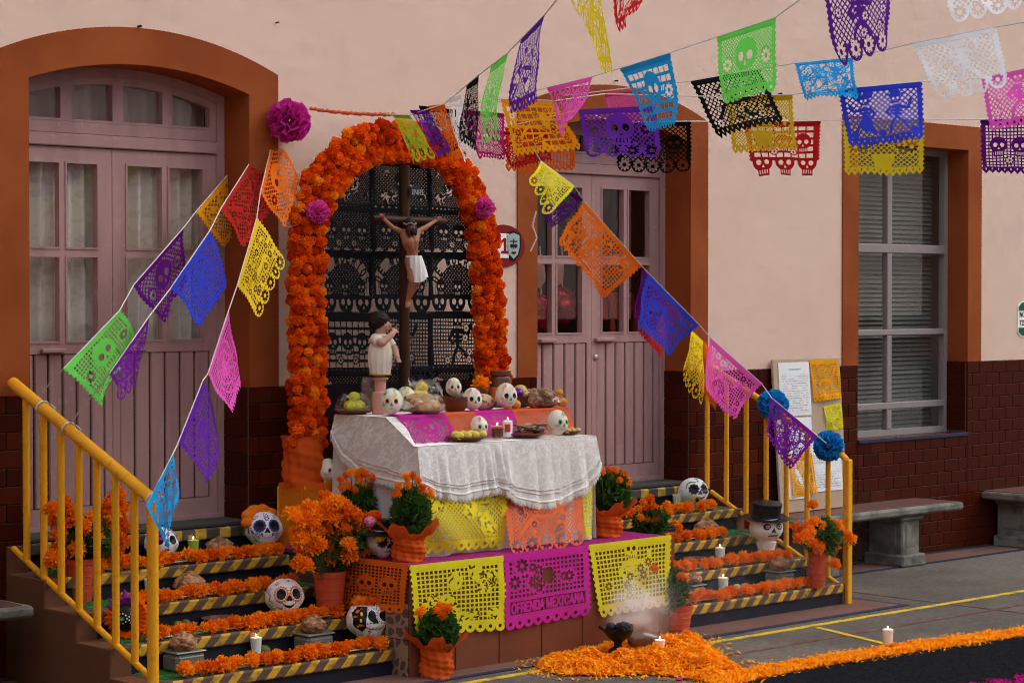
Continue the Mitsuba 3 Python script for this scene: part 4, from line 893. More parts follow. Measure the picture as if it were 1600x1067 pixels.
# ------------------------------------------------------------------ crucifix
pmat('m_crosswood', lambda p, n, uv: mix((.050, .021, .011), (.026, .011, .006), smoothstep(.3, .7, fbm(p.x*30, p.y*30, p.z*4, 3))), .45)
mat('m_skin', (.33, .135, .075), .45); mat('m_hair', (.018, .011, .008), .5); mat('m_loin', (.72, .71, .70), .6); mat('m_blood', (.30, .015, .012), .4); mat('m_thorn', (.22, .20, .16), .6)
cx_ = -1.359; CYP = -.44
cr = thing('crucifix', 'dark wooden crucifix with a painted figure in a white loincloth', 'crucifix')
zt_, zb_ = 3.026, 1.47
part(cr, 'upright', tube([(cx_, CYP, zb_), (cx_, CYP, zt_)], .034, 14), 'm_crosswood', smooth=40)
zc = 2.673
part(cr, 'crossbeam', tube([(-1.643, CYP-.02, zc), (-1.032, CYP-.02, zc)], .028, 14), 'm_crosswood', smooth=40)
pz = 2.857
part(cr, 'plaque', bx(cx_+.0, cx_+.085, CYP-.06, CYP-.045, pz-.03, pz+.03, .003), 'm_riser')
tmm = meshkit.text_mesh('INRI', .032, .002); v = tmm.vertices; tmm.vertices = np.stack([v[:, 0]+cx_+.008, CYP-.061-v[:, 2], v[:, 1]+pz-.02], 1)
part(cr, 'lettering', tmm, 'm_greyteal')
yb = -.53
P = lambda t: np.array(t)
HL, HR, SL, SR = P((-1.594, -0.500, 2.686)), P((-1.140, -0.500, 2.680)), P((-1.460, -0.540, 2.595)), P((-1.337, -0.540, 2.598))
EL, ER = P((-1.539, -0.540, 2.622)), P((-1.256, -0.540, 2.636))
NK, HD = P((-1.413, -0.560, 2.600)), P((-1.425, -0.580, 2.635))
CH, WA, HP = P((-1.413, -0.560, 2.535)), P((-1.389, -0.550, 2.471)), P((-1.384, -0.550, 2.414))
KL, KR, FT = P((-1.427, -0.600, 2.285)), P((-1.386, -0.590, 2.277)), P((-1.418, -0.540, 2.164)); FE = P((-1.441, -0.560, 2.127))
hipL, hipR = HP+[-.025, 0, 0], HP+[.03, 0, 0]
fing = lambda h, sx: [[(h, .012), (h+np.array([sx*.018+.006*(k-1.5), -.008, .018-.002*abs(k-1.5)]), .0055)] for k in range(4)]+[[(h, .010), (h+np.array([-sx*.004, -.014, .016]), .006)]]
body = bones([[(SL, 0.0224), (CH+[-.02, 0, .0], 0.0396), (WA, 0.0344), (HP, 0.0396)], [(SR, 0.0224), (CH+[.02, 0, 0], 0.0396), (WA, 0.0344)], [(SL, 0.0215), (NK, 0.0172), (SR, 0.0215)], [(NK, 0.0172), (HD, 0.0206)],
              [(SL, 0.0198), (EL, 0.0146), (HL, 0.0103)], [(SR, 0.0198), (ER, 0.0146), (HR, 0.0103)], [(hipL, 0.0344), (KL, 0.0241), (FT, 0.0146), (FE, 0.0120)], [(hipR, 0.0344), (KR, 0.0241), (FT+[.012, .01, .01], 0.0150), (FE+[.012, .0, .006], 0.0123)],
              [(HD, 0.0258), (HD+[0, -.004, -.022], 0.0202)], [(HD+[0, -.03, -.006], 0.0053), (HD+[0, -.036, -.014], 0.0053)]]+fing(HL, -1)+fing(HR, 1), .009, 6)
part(cr, 'figure', body, 'm_skin', smooth=True)
part(cr, 'hair', cat_([blob(.038, 3, .12, 4, 1, (1, 1, .95), HD+[0, .012, .016]), tube([HD+[-.028, -.005, .0], HD+[-.034, -.012, -.04], HD+[-.026, -.02, -.075]], [.016, .014, .005], 8), tube([HD+[.028, .0, 0], HD+[.032, -.008, -.035], HD+[.026, -.015, -.06]], [.014, .012, .005], 8), blob(.018, 2, .2, 5, 2, (1, .7, 1.3), HD+[0, -.022, -.036])]), 'm_hair', smooth=True)
part(cr, 'thorn_crown', tube([HD+[.040*math.cos(a), .010+.040*math.sin(a), .012+.005*math.sin(a*5)] for a in np.linspace(0, 6.3, 40)], .0055, 5), 'm_thorn')
lw = lambda u, v: (HP[0]+(.047+.006*v+.003*np.sin(u*70+v*6))*np.cos(u*2*np.pi), HP[1]-.010-.040*v+(.052+.022*v+.004*np.sin(u*70+v*6))*np.sin(u*2*np.pi), HP[2]+.035-v*(.150+.012*np.sin(u*12.57))+.012*np.cos(u*6.28)*v)
part(cr, 'loincloth', sheet(lw, 73, 14), 'm_loin', smooth=True)
part(cr, 'wound', cat_([blob(.011, 2, .2, 4, 3, (1, .5, 1.2), FT+[0, -.014, -.01]), blob(.009, 1, .2, 4, 4, (1, .5, 1.3), CH+[-.045, -.040, -.03]), blob(.009, 1, .1, 4, 5, (1, 1, 1), HL+[0, -.010, 0])]), 'm_blood')

# ------------------------------------------------------------------ statue of a child
mat('m_gown', (.74, .68, .56), .28, clearcoat=.6); mat('m_face', (.55, .30, .21), .35, clearcoat=.4); mat('m_gold', (.45, .28, .06), .35, metallic=.7)
st = thing('child_statue', 'painted statue of a dark haired child in a cream gown, hand raised to the face', 'statue')
B = P((-1.796, -0.720, 1.693)); ss = .001*P([1, 1, 1])
def q_(dx, dy, dz): return B+P([dx, dy, dz])
gown = lambda u, v: (B[0]+(.058+.018*np.sin(np.pi*np.clip(v*1.05, 0, 1))-.030*v**6+.004*np.sin(u*75)*(1-v))*np.cos(u*2*np.pi)*1.05, B[1]+(.055+.016*np.sin(np.pi*v)-.026*v**6+.004*np.sin(u*75)*(1-v))*np.sin(u*2*np.pi), B[2]+.018+v*.245)
part(st, 'gown', cat_([sheet(gown, 65, 20), blob(.045, 2, .02, 2, 1, (1.1, .9, .35), q_(0, 0, .258))]), 'm_gown', smooth=True)
part(st, 'hem', tube([(B[0]+.068*math.cos(a), B[1]+.06*math.sin(a), B[2]+.02) for a in np.linspace(0, 6.284, 40)], .006, 6), 'm_gold', smooth=True)
HDc = q_(.004, -.01, .335)
fm = bones([[(q_(0, 0, .25), .026), (HDc, .040)], [(HDc, .048), (HDc+[.012, -.018, -.020], .036)], [(HDc+[.02, -.050, -.008], .008), (HDc+[.024, -.056, -.016], .008)],
            [(q_(-.055, -.02, .235), .028), (q_(-.045, -.075, .215), .024), (q_(.028, -.085, .268), .018), (q_(.048, -.075, .285), .013)],
            [(q_(.055, -.01, .235), .026), (q_(.075, -.055, .165), .020), (q_(.068, -.085, .125), .015)]]+
           [[(q_(.045, -.078, .284), .011), (q_(.060+.004*k, -.070-.006*k, .300-.007*k), .0055)] for k in range(4)]+[[(q_(.040, -.08, .28), .009), (q_(.046, -.062, .302), .006)]]+
           [[(q_(.068, -.085, .125), .011), (q_(.060+.008*k, -.095, .098), .0055)] for k in range(4)]+[[(q_(.068, -.085, .125), .010), (q_(.084, -.085, .112), .006)]], .008, 5)
part(st, 'head_and_arms', fm, 'm_face', smooth=True)
hv = blob(.064, 3, .16, 5, 3, (1, 1, .95), HDc+[-.008, .014, .016])
part(st, 'hair', cat_([hv]+[blob(.024, 2, .2, 4, k, (1, 1, 1.1), HDc+[.048*math.cos(k*1.1)-.006, .012+.045*math.sin(k*1.1), -.006+.010*(k % 2)]) for k in range(6) if math.sin(k*1.1) > -.6]), 'm_hair', smooth=True)
part(st, 'eye', cat_([blob(.0065, 1, 0, 1, 1, (1, .6, 1), HDc+[-.008, -.047, .002]), blob(.0065, 1, 0, 1, 1, (1, .6, 1), HDc+[.030, -.040, .002])]), 'm_riser')
part(st, 'sleeve', cat_([tube([q_(-.050, -.005, .24), q_(-.052, -.055, .222)], [.036, .034], 12), tube([q_(.050, 0, .24), q_(.068, -.035, .19)], [.034, .032], 12)]), 'm_gown', smooth=True)
part(st, 'base', lathe([(0, -.012), (.05, -.012), (.052, .0), (.03, .006), (.03, .022), (0, .022)], 20, B), 'm_face', smooth=40)

# ------------------------------------------------------------------ small materials
for nm, c, r_ in (('m_white', (.84, .83, .82), .5), ('m_black', (.010, .010, .011), .35), ('m_cream', (.78, .74, .60), .18), ('m_blue', (.03, .06, .24), .4), ('m_redp', (.55, .05, .03), .4), ('m_orangep', (.75, .20, .05), .5), ('m_greenp', (.05, .30, .16), .4), ('m_pinkp', (.72, .20, .38), .4),
                  ('m_yellowp', (.80, .58, .06), .4), ('m_purplep', (.16, .02, .20), .5), ('m_wax', (.80, .78, .72), .4), ('m_waxpink', (.62, .30, .24), .45), ('m_waxgreen', (.42, .56, .05), .4), ('m_clay', (.15, .048, .026), .3), ('m_potred', (.50, .075, .030), .5), ('m_lime', (.55, .55, .03), .35),
                  ('m_guava', (.68, .56, .10), .4), ('m_orangefruit', (.62, .26, .03), .45), ('m_avocado', (.10, .11, .03), .5), ('m_greyteal', (.35, .42, .40), .4), ('m_banana', (.62, .46, .05), .45), ('m_card', (.44, .33, .23), .8), ('m_goldfoil', (.55, .42, .10), .25), ('m_paperw', (.74, .75, .76), .8), ('m_tan', (.46, .30, .15), .7)):
    mat(nm, c, r_)
pmat('m_bread', lambda p, n, uv: mix((.44, .24, .13), (.20, .085, .04), smoothstep(.35, .65, fbm(p.x*38, p.y*38, p.z*38, 3))), .6, lambda p, n, uv: fbm(p.x*55, p.y*55, p.z*55, 3)*.012, 1.0, 2e-3)
pmat('m_loaf', lambda p, n, uv: mix((.52, .30, .14), (.36, .18, .07), smoothstep(.3, .7, fbm(p.x*40, p.y*9, p.z*40, 3))), .5)
pmat('m_amaranth', lambda p, n, uv: mix((.55, .38, .22), (.20, .09, .05), smoothstep(.60, .68, noise(p.x*55, p.y*55, p.z*55))), .7)
scene['m_glass'] = {'type': 'thindielectric', 'int_ior': 1.45}
scene['m_plasticfilm'] = {'type': 'thindielectric', 'int_ior': 1.35}
scene['m_greenglass'] = {'type': 'twosided', 'b': {'type': 'principled', 'base_color': {'type': 'rgb', 'value': [.13, .15, .13]}, 'roughness': .12, 'specular': .8}}

# ------------------------------------------------------------------ painted skulls
def skf(d, nar=.30):
    """skull surface for unit directions: cranium above, narrower jaw below the face (front is -y)"""
    d = np.asarray(d, float); x, y, z = d[:, 0], d[:, 1], d[:, 2]
    t = np.clip((-z-.12)/.75, 0, 1); t = t*t*(3-2*t)
    back = np.clip(y, 0, 1)
    X = x*(1-nar*t); Y = y*(1.04-.06*t)*(1-.30*t*back)-.05*t; Z = z*(1.0+(.06 if nar > .2 else -.12)*t)
    ch = np.exp(-((np.abs(x)-.52)**2+(z+.22)**2)/.03)*(y < 0)*.05
    so = -np.exp(-((np.abs(x)-.36)**2+(z-.02)**2)/.022)*(y < 0)*.10
    s = 1+ch+so
    return np.stack([X*s, Y*s, Z*s], 1)
_ico = trimesh.creation.icosphere(subdivisions=4)
SKULL = TM(skf(_ico.vertices), _ico.faces); SUGAR = TM(skf(_ico.vertices, .08), _ico.faces)
def decal(poly, h=.012, nar=.30):
    """flat outline in face coordinates (x right, z up) laid on the skull's front"""
    vs, fs = [], []
    for g in getattr(poly, 'geoms', [poly]):
        if g.geom_type != 'Polygon' or g.area < 1e-6: continue
        v, f = trimesh.creation.triangulate_polygon(g, engine='earcut'); v3, f3 = trimesh.remesh.subdivide_to_size(np.c_[v, np.zeros(len(v))], f, .12)
        fs.append(np.asarray(f3)+sum(map(len, vs))); vs.append(v3)
    v = np.vstack(vs); az, el = v[:, 0]*1.15, v[:, 1]*1.15
    d = np.stack([np.sin(az)*np.cos(el), -np.cos(az)*np.cos(el), np.sin(el)], 1)
    return TM(skf(d, nar)*(1+h), np.vstack(fs))
def ell(x, z, a, b, rot=0): return affinity.translate(affinity.rotate(affinity.scale(disc(0, 0, 1, 8), a, b), rot), x, z)
def ringp(x, z, r, n, pr): return unary_union([disc(x+r*math.cos(2*math.pi*i/n), z+r*math.sin(2*math.pi*i/n), pr, 4) for i in range(n)])
NOSE_ = unary_union([Polygon([(-.13, -.27), (0, -.06), (.13, -.27), (.06, -.29), (0, -.24), (-.06, -.29)])]).buffer(.012)
def stroke(pts, w=.018): return LineString(pts).buffer(w, quad_segs=3)
def spiral(x, z, r, turns=1.4, ph=0, sx=1): return stroke([(x+sx*r*(1-t)*math.cos(ph+t*turns*6.28), z+r*(1-t)*math.sin(ph+t*turns*6.28)) for t in np.linspace(0, .9, 22)], .016)
TEETH = unary_union([stroke([(-.30, -.50), (.30, -.50)], .012)]+[stroke([(x, -.43), (x, -.57)], .010) for x in np.linspace(-.27, .27, 8)])
SMILE = Polygon([(-.42, -.36), (-.2, -.47), (0, -.50), (.2, -.47), (.42, -.36), (.25, -.56), (0, -.62), (-.25, -.56)])
EYES = [(-.36, .02), (.36, .02)]
def skull_thing(name, loc, r, rz, decor, label, cat='skull', extra=None, base='m_white', group=None, tilt=-.32, st=1.0):
    k = thing(name, label, cat, group); tw = place(P(loc)+[0, 0, r*.97*st], rz, [r, r, r*st], tilt)
    nar = .30 if st == 1.0 else .08
    part(k, 'cranium', SKULL if st == 1.0 else SUGAR, base, smooth=True, tw=tw)
    for nm, poly, m, h in decor: part(k, nm, decal(poly, h, nar), m, smooth=True, tw=tw, kind='stuff' if nm in ('icing', 'scrollwork', 'squiggles', 'eye_dots', 'stitches', 'teeth', 'forehead_mark', 'green_lines', 'hair_strands') else None)
    if extra: extra(k, tw, P(loc)+[0, 0, r*.97], r)
    return k
FACE = math.radians(-46.6+0)   # turned from the street's axis towards the lane
def eyes(rx, rz, m='m_black', h=.02): return [('eye', ell(x, z, rx, rz), m, h) for x, z in EYES]
def flower_crown(k, tw, c, r, n=9, a0=-2.6, a1=2.6, col='m_gold', size=.26, rz=0, el=.62):
    q = random.Random(n*13)
    for i in range(n):
        a = a0+(a1-a0)*i/(n-1)+rz-math.pi/2; d = np.array([math.cos(a)*math.cos(el), math.sin(a)*math.cos(el), math.sin(el)])
        part(k, 'marigold', CP[q.randrange(4), q.randrange(3)], None, tw=head_tw(c+d*r*1.02, d+[0, 0, .3], r*size*q.uniform(.9, 1.1), q.uniform(0, 360)))
def steps_z(i): return R*i
# 1 blue painted skull
x, y, z, w = (-2.259, -0.142, 0.618, 0.224)
skull_thing('painted_skull', (x, y-.01, z+.012), w*.52, FACE+.35, [('eye_petals', ringp(-.36, .05, .24, 12, .075), 'm_blue', .012), ('eye_petals', ringp(.36, .05, .24, 12, .075), 'm_blue', .012), ('eye', ell(-.36, .05, .2, .21), 'm_black', .022), ('eye', ell(.36, .05, .2, .21), 'm_black', .022), ('nose', NOSE_, 'm_black', .015), ('teeth', TEETH, 'm_pinkp', .014),
    ('scrollwork', unary_union([spiral(-.55, -.42, .17), spiral(.58, -.40, .16, sx=-1), spiral(-.85, .0, .15, ph=1), spiral(-.62, .48, .16), spiral(0, .62, .18, ph=2), spiral(.5, .5, .15), stroke([(-.9, -.3), (-.75, -.6), (-.5, -.75)]), stroke([(-1.0, .3), (-.95, -.2)]), ell(-.75, -.2, .06, .11, 20), ell(-1.0, -.1, .06, .11), ell(-.3, -.36, .05, .09), ell(.3, -.36, .05, .09), ell(-1.1, .35, .05, .1), ringp(0, .4, .1, 6, .04), ell(-.92, -.55, .05, .1, 30)]), 'm_blue', .012)],
    'white skull with blue painted scrollwork and an orange puffed headband', extra=lambda k, tw, c, r: [part(k, 'headband_puff', blob(.36*r, 2, .12, 5, i, (1.25, 1, .9), c+r*1.05*P([math.cos(a)*.80, math.sin(a)*.80*.4+.2, .25+.75*abs(math.sin((i+.5)*math.pi/6))])), 'm_orangepuff', smooth=True) for i, a in enumerate(np.linspace(math.pi, 0, 6))])
mat('m_orangepuff', (.76, .19, .01), .9)
# 2 white skull with orange rings
x, y, z, w = (-2.638, -0.845, 0.310, 0.219)
scal = unary_union([ell(px+.30*math.cos(2*math.pi*i/16), pz_+.33*math.sin(2*math.pi*i/16), .075, .045, 360*i/16) for px, pz_ in EYES for i in range(16)]+[ell(px, pz_, .31, .34) for px, pz_ in EYES])
skull_thing('painted_skull', (x, y-.01, z+.012), w*.52, FACE+.40, [('eye_petals', scal, 'm_orangep', .010), ('eye_rim', unary_union([ell(px, pz_, .25, .28) for px, pz_ in EYES]), 'm_white', .016)]+eyes(.215, .245, h=.024)+[('nose', NOSE_.buffer(.01), 'm_black', .015), ('mouth', SMILE, 'm_black', .014),
    ('squiggles', unary_union([stroke([(-.95+.07*math.sin(t*7), .1-.35*t) for t in np.linspace(-.9, 1.2, 24)]), stroke([(-.42, -.36), (-.55, -.28)]), spiral(-.6, .55, .13), spiral(.1, .7, .13), stroke([(-.8, -.5), (-.6, -.62), (-.5, -.55)]), spiral(-1.2, .3, .14)]), 'm_black', .012), ('top_flower', unary_union([ringp(0, 1.15, .14, 6, .09)]), 'm_blue', .012)],
    'white skull with black eyes in orange petal rings and a wide black smile')
# 3 butterfly skull
x, y, z, w = (-2.294, -1.178, 0.156, 0.215)
wing = Polygon([(-.30, .42), (-.75, .50), (-1.0, .30), (-.92, .02), (-1.0, -.25), (-.80, -.50), (-.50, -.38), (-.40, -.05)]).buffer(.03)
spots = [('m_orangep', unary_union([ell(-.72, .30, .10, .07, 20), ell(-.70, -.28, .09, .06), ell(-.86, .10, .05, .05)])), ('m_yellowp', unary_union([ell(-.55, .16, .06, .09), ell(-.60, -.10, .05, .08), ell(-.85, -.30, .04, .05)])), ('m_redp', unary_union([ell(-.55, .38, .06, .04), ell(-.75, .08, .05, .05), ell(-.56, -.30, .05, .04)]))]
skull_thing('painted_skull', (x, y-.02, z+.025), w*.58, FACE+.5, [('butterfly_wing', wing, 'm_black', .012)]+[('wing_spot', p_, m_, .020) for m_, p_ in spots]+[('eye_dots', unary_union([ringp(px, .02, .29, 14, .028) for px in (-.30, .36)]), 'm_black', .012)]+[('eye', ell(-.14, .02, .16, .22), 'm_black', .022), ('eye', ell(.42, .02, .20, .22), 'm_black', .022), ('nose', NOSE_, 'm_black', .015), ('teeth', unary_union([TEETH, stroke([(-.5, -.38), (-.3, -.5)]), stroke([(.5, -.38), (.3, -.5)])]), 'm_black', .014), ('forehead_mark', unary_union([ell(.05, .55, .05, .12), ringp(.05, .42, .12, 6, .03), spiral(.5, .5, .13), spiral(-.4, -.62, .1)]), 'm_black', .012)],
    'white skull with a black butterfly wing over one cheek and a crown of marigolds', extra=lambda k, tw, c, r: flower_crown(k, tw, c, r, 9, -2.6, 2.2, 'm_gold', .28, FACE+.5, 1.05))
# 4 skull with purple flower
x, y, z, w = (-3.006, -0.132, 0.618, 0.204)
skull_thing('painted_skull', (x, y, z), w*.50, FACE+.55, eyes(.2, .23)+[('nose', NOSE_, 'm_black', .015), ('hair_strands', unary_union([stroke([(-.2, 1.2), (.45, .7), (.75, .1)], .05), stroke([(0, 1.2), (.7, .75), (.95, 0)], .04)]), 'm_purplep', .014), ('lips', ell(0, -.5, .22, .07), 'm_redp', .016), ('brow', stroke([(.15, .38), (.5, .42)], .03), 'm_pinkp', .014)],
    'white skull with purple flower behind the left newel post', extra=lambda k, tw, c, r: [part(k, 'petal', blob(.30*r, 2, .15, 4, i, (1, 1, .6), c+r*P([-.75+.30*math.cos(i*1.05), -.55+.1*math.sin(i*1.05), .62+.30*math.sin(i*1.05)])), 'm_purplep', smooth=True) for i in range(6)])
# 5 skull with a wide black hat on the platform
x, y, z, w = (-2.120, -1.123, 0.758)+(.19,)
z = .650; w = .155
def hat5(k, tw, c, r):
    part(k, 'hat_brim', moved(lathe([(0, .01), (1.9, .0), (1.95, .03), (1.9, .05), (0, .06)], 30), c+P([0, 0, r*.72]), 0, r, .08, -.08), 'm_black', smooth=40)
    part(k, 'hat_crown', moved(lathe([(.72, 0), (.70, .55), (.6, .62), (0, .64)], 26), c+P([0, 0, r*.76]), 0, r), 'm_black', smooth=40)
    for q, m_ in (((-.85, -.75, .35), 'm_yellowp'), ((.55, -1.0, .35), 'm_yellowp')): part(k, 'hat_rose', blob(.36*r, 2, .2, 5, 3, (1, 1, .8), c+r*P(q)), m_)
    part(k, 'feather_puff', blob(.4*r, 2, .25, 5, 5, (1.1, 1, .9), c+r*P((-.75, .2, 1.25))), 'm_pinkp'); part(k, 'red_bloom', MP[1, 'm_mari_0'], None, tw=head_tw(c+r*P((-.35, .2, 1.65)), (0, -.6, 1), r*.45, 0))
skull_thing('painted_skull', (x, y, z), w*.62, FACE+.55, eyes(.24, .26)+[('eye_shade', unary_union([ringp(px, pz_, .27, 10, .06) for px, pz_ in EYES]), 'm_purplep', .010), ('nose', NOSE_, 'm_black', .015), ('teeth', TEETH, 'm_black', .014)], 'small white skull under a wide flowered black hat', extra=hat5, tilt=-.05)
# 6 white skull with green brows
x, y, z, w = (1.722, -0.145, 0.618, 0.230)
def sunf(k, tw, c, r):
    t = c+r*P([-.55, -.80, -.35]); d = P([-.5, -.85, -.05])
    part(k, 'sunflower', bake(MAR[2], head_tw(t, d, r*.30, 0)), 'm_yellowp'); part(k, 'sunflower_disc', blob(.16*r, 2, .1, 6, 2, (1, .6, 1), t+d*r*.16), 'm_black')
skull_thing('painted_skull', (x, y, z), w*.49, FACE+.45, [('eye_petals', unary_union([ringp(px, pz_+.02, .24, 9, .08) for px, pz_ in EYES]), 'm_black', .012)]+eyes(.22, .24)+[('nose', NOSE_, 'm_blue', .016), ('mouth', unary_union([stroke([(-.42, -.40), (-.2, -.52), (0, -.55), (.2, -.52), (.42, -.40)], .03), TEETH]), 'm_black', .014),
    ('green_lines', unary_union([stroke([(-.75, .35), (-.55, .52), (-.2, .45)], .04), stroke([(-.8, .15), (-.72, .45)], .03), stroke([(.3, .42), (.6, .45)], .03), ell(0, .55, .06, .1), ringp(0, .8, .1, 6, .04), spiral(.2, .8, .15)]), 'm_greenp', .013)],
    'white skull with green painted brows and a sunflower at its jaw', extra=sunf)
# 7 skull with a top hat on a cup
x, y, z, w = (1.658, -0.905, 0.310, 0.239)
def hat7(k, tw, c, r):
    part(k, 'hat_brim', moved(lathe([(0, .0), (1.36, .02), (1.45, .06), (1.36, .10), (0, .1)], 32), c+P([0, .0, r*.55]), 0, r, .10, -.05), 'm_black', smooth=40)
    part(k, 'hat_crown', moved(lathe([(.86, 0), (.84, .3), (.92, .86), (.88, .92), (0, .93)], 32), c+P([0, 0, r*.60]), 0, r, .10, -.05), 'm_black', smooth=40)
    part(k, 'hat_band', moved(lathe([(.875, .06), (.865, .22)], 32), c+P([0, 0, r*.60]), 0, r, .10, -.05), 'm_riser', smooth=40)
    part(k, 'neck_cup', lathe([(.48*r, -1.72*r), (.50*r, -1.3*r), (.62*r, -.85*r), (.3*r, -.8*r)], 28, c), 'm_white', smooth=40)
skull_thing('painted_skull', (x, y, z+.105), w*.50, FACE+.40, eyes(.20, .17)+[('pupil_ring', unary_union([ell(px+.04, pz_, .10, .09).difference(ell(px+.04, pz_, .05, .045)) for px, pz_ in EYES]), 'm_white', .030), ('brow', unary_union([stroke([(px-.2, .24), (px, .30), (px+.2, .24)], .03) for px in (-.36, .36)]), 'm_black', .014), ('nose', NOSE_, 'm_black', .016), ('teeth', unary_union([sbox(-.34+.088*i, -.56, -.34+.088*i+.07, -.44) for i in range(8)]), 'm_black', .014), ('stitches', unary_union([stroke([(-.3+.08*i, -.38), (-.3+.08*i, -.34)], .01) for i in range(8)]), 'm_black', .014)],
    'round white skull in a black top hat on a white cup', extra=hat7, tilt=-.12, st=1.02)
# 8 wreathed mask behind the left railing
x, y, z, w = (-3.729, -0.845, 0.310, 0.221)
k8 = thing('feathered_mask', 'dark painted mask in a ring of orange and purple feathers behind the left railing', 'mask')
tw = place((x, y, z+w*.55), FACE+.4, w*.36)
part(k8, 'face', SKULL, 'm_black', smooth=True, tw=tw)
for px, pz_ in EYES: part(k8, 'eye', decal(ell(px, pz_, .15, .13), .02), 'm_greenp', tw=tw)
part(k8, 'dots', decal(unary_union([ringp(px, .02, .3, 9, .05) for px in (-.36, .36)]), .02), 'm_white', tw=tw)
q = random.Random(3)
for i in range(26):
    a = 2*math.pi*i/26; d = P([math.cos(a)*.72, -math.cos(a)*.5, math.sin(a)]); c0 = P((x, y-.02, z+w*.55))
    part(k8, 'feather', tube([c0+d*w*.30, c0+d*w*.50+[0, -.01, .0], c0+d*w*q.uniform(.58, .72)], [.010, .022, .004], 6), 'm_purplep' if 4 < i < 12 else 'm_mari_0')

# ------------------------------------------------------------------ sugar skulls on the table
def sugar(loc, h, rz, seed, label):
    q = random.Random(seed); cs = ['m_greenp', 'm_pinkp', 'm_orangep', 'm_yellowp']; r = h*.5
    ec = q.choice(['m_greenp', 'm_redp', 'm_pinkp', 'm_black'])
    dec = [('eye_foil', ell(px, pz_, .17, .17), ec, .02) for px, pz_ in EYES]+[('eye', ell(px, pz_, .10, .10), 'm_black', .03) for px, pz_ in EYES]+[ ('nose', NOSE_, q.choice(cs), .02), ('teeth', TEETH, 'm_greyteal', .014)]
    for i in range(3):
        a, b = q.uniform(-.9, .9), q.uniform(.45, 1.0); c_ = q.choice(cs); dec.append(('icing', unary_union([ringp(a, b, .13, 6, .06), spiral(a*.7-.2, b-.2, .2, ph=i), spiral(-.75+.2*i, -.2, .13)]), c_, .02))
    return skull_thing('sugar_skull', loc, r*.86, rz, dec, label, 'sugar skull', None, 'm_cream', tilt=-.08, st=1.26)
nth = ['first', 'second', 'third', 'fourth', 'fifth', 'sixth', 'seventh']
UZ, LZ = ZU+.010, ZL+.010
for (x, y, z, w), h, rz, lab in (((-1.881, -0.930, 1.472, 0.139), 1.12, .1, 'cream sugar skull with dark eyes in front of the pink pillar candle'), ((-1.486, -0.600, 1.472, 0.161), .9, .5, 'sugar skull half hidden behind the one at the pink candle'), ((-1.221, -0.930, 1.472, 0.128), 1.1, .4, 'sugar skull with a yellow cap beside the clay bowl'),
                                ((-0.930, -0.930, 1.472, 0.146), 1.1, .5, 'tall sugar skull with a single green eye showing, right of the speckled loaf'), ((-1.286, -1.060, 1.312, 0.143), .92, .6, 'rounded sugar skull behind the plate of yellow guavas'), ((-0.739, -1.200, 1.312, 0.134), 1.15, .7, 'green tinted sugar skull at the right front of the table')):
    sugar((x, y+.0, z), w*h, FACE+rz, int(x*1000) % 97, lab)
x, y, z, w = (-1.964, -0.420, 1.102, 0.143)
sugar((x, y, 1.037), w, FACE+.7, 5, 'sugar skull with a green top on the tall paper covered box')
x, y, z, w = (-1.271, -0.799, 1.472, 0.137)
sugar((x+.01, y+.0, z+.085), w*.85, FACE+.3, 8, 'small sugar skull sitting in the clay bowl')

# ------------------------------------------------------------------ dishes, fruit, bread, candles
def film(c, r, h, seed=0, sq=1.0):
    """crinkled clear wrap gathered over a dish"""
    q = np.random.RandomState(seed); jr = q.normal(0, .055, (25, 9)); jz = q.normal(0, .09, (25, 9)); jr[-1] = jr[0]; jz[-1] = jz[0]
    def fn(u, v):
        a = u*2*np.pi; rr = r*np.cos(v*np.pi/2)**.55*(1+.10*np.sin(a*5+seed)+jr); zz = h*np.sin(v*np.pi/2)**.8*(1+.10*np.sin(a*7+v*5)+jz)
        return (c[0]+rr*np.cos(a), c[1]+sq*rr*np.sin(a), c[2]+zz)
    return sheet(fn, 25, 9)
def plate(c, r, label, m='m_clay', name='clay_plate', cat='plate'):
    k = thing(name, label, cat)
    part(k, 'dish', lathe([(0, .004), (r*.6, .004), (r*.62, .0), (r*.5, .0), (r*.65, .003), (r*.97, .020), (r*1.0, .024), (r*.97, .027), (r*.65, .012), (0, .010)], 30, c), m, smooth=40)
    return k
def fruit(name, cat, c, r, m, label, group=None, seed=0, sc=(1, 1, .92)):
    k = thing(name, label, cat, group); part(k, 'flesh', blob(r, 2, .05, 2.5, seed, sc, P(c)+[0, 0, r*.9]), m, smooth=True); part(k, 'stem', blob(r*.14, 1, 0, 1, 1, (1, 1, .8), P(c)+[0, 0, r*1.74]), 'm_avocado')
    return k
x, y, z, w = (-1.906, -0.600, 1.472, 0.244)
plate((x, y, z), w*.5, 'brown clay plate holding limes at the left end of the table')
lr = w*.155
for i, (dx, dy, dz) in enumerate([(-.45, -.2, 0), (.05, -.5, 0), (.5, .0, 0), (-.1, .4, 0), (.0, -.05, .95)]):
    fruit('lime', 'lime', (x+dx*lr*2.2, y+dy*lr*2.2, z+.012+dz*lr*1.5), lr, 'm_lime', ['leftmost lime on the left clay plate', 'front lime on the left clay plate', 'rightmost lime on the left clay plate', 'back lime on the left clay plate', 'lime on top of the others on the left clay plate'][i], 'limes on the left clay plate', i)
whole('cling_film', film((x, y, z+.015), w*.44, w*.40, 1), 'm_plasticfilm', 'clear film stretched over the plate of limes', 'film')
x, y, z, w = (-1.665, -0.600, 1.472, 0.159)
j = thing('glass_jug', 'clear glass jug with a handle behind the pink candle', 'jug')
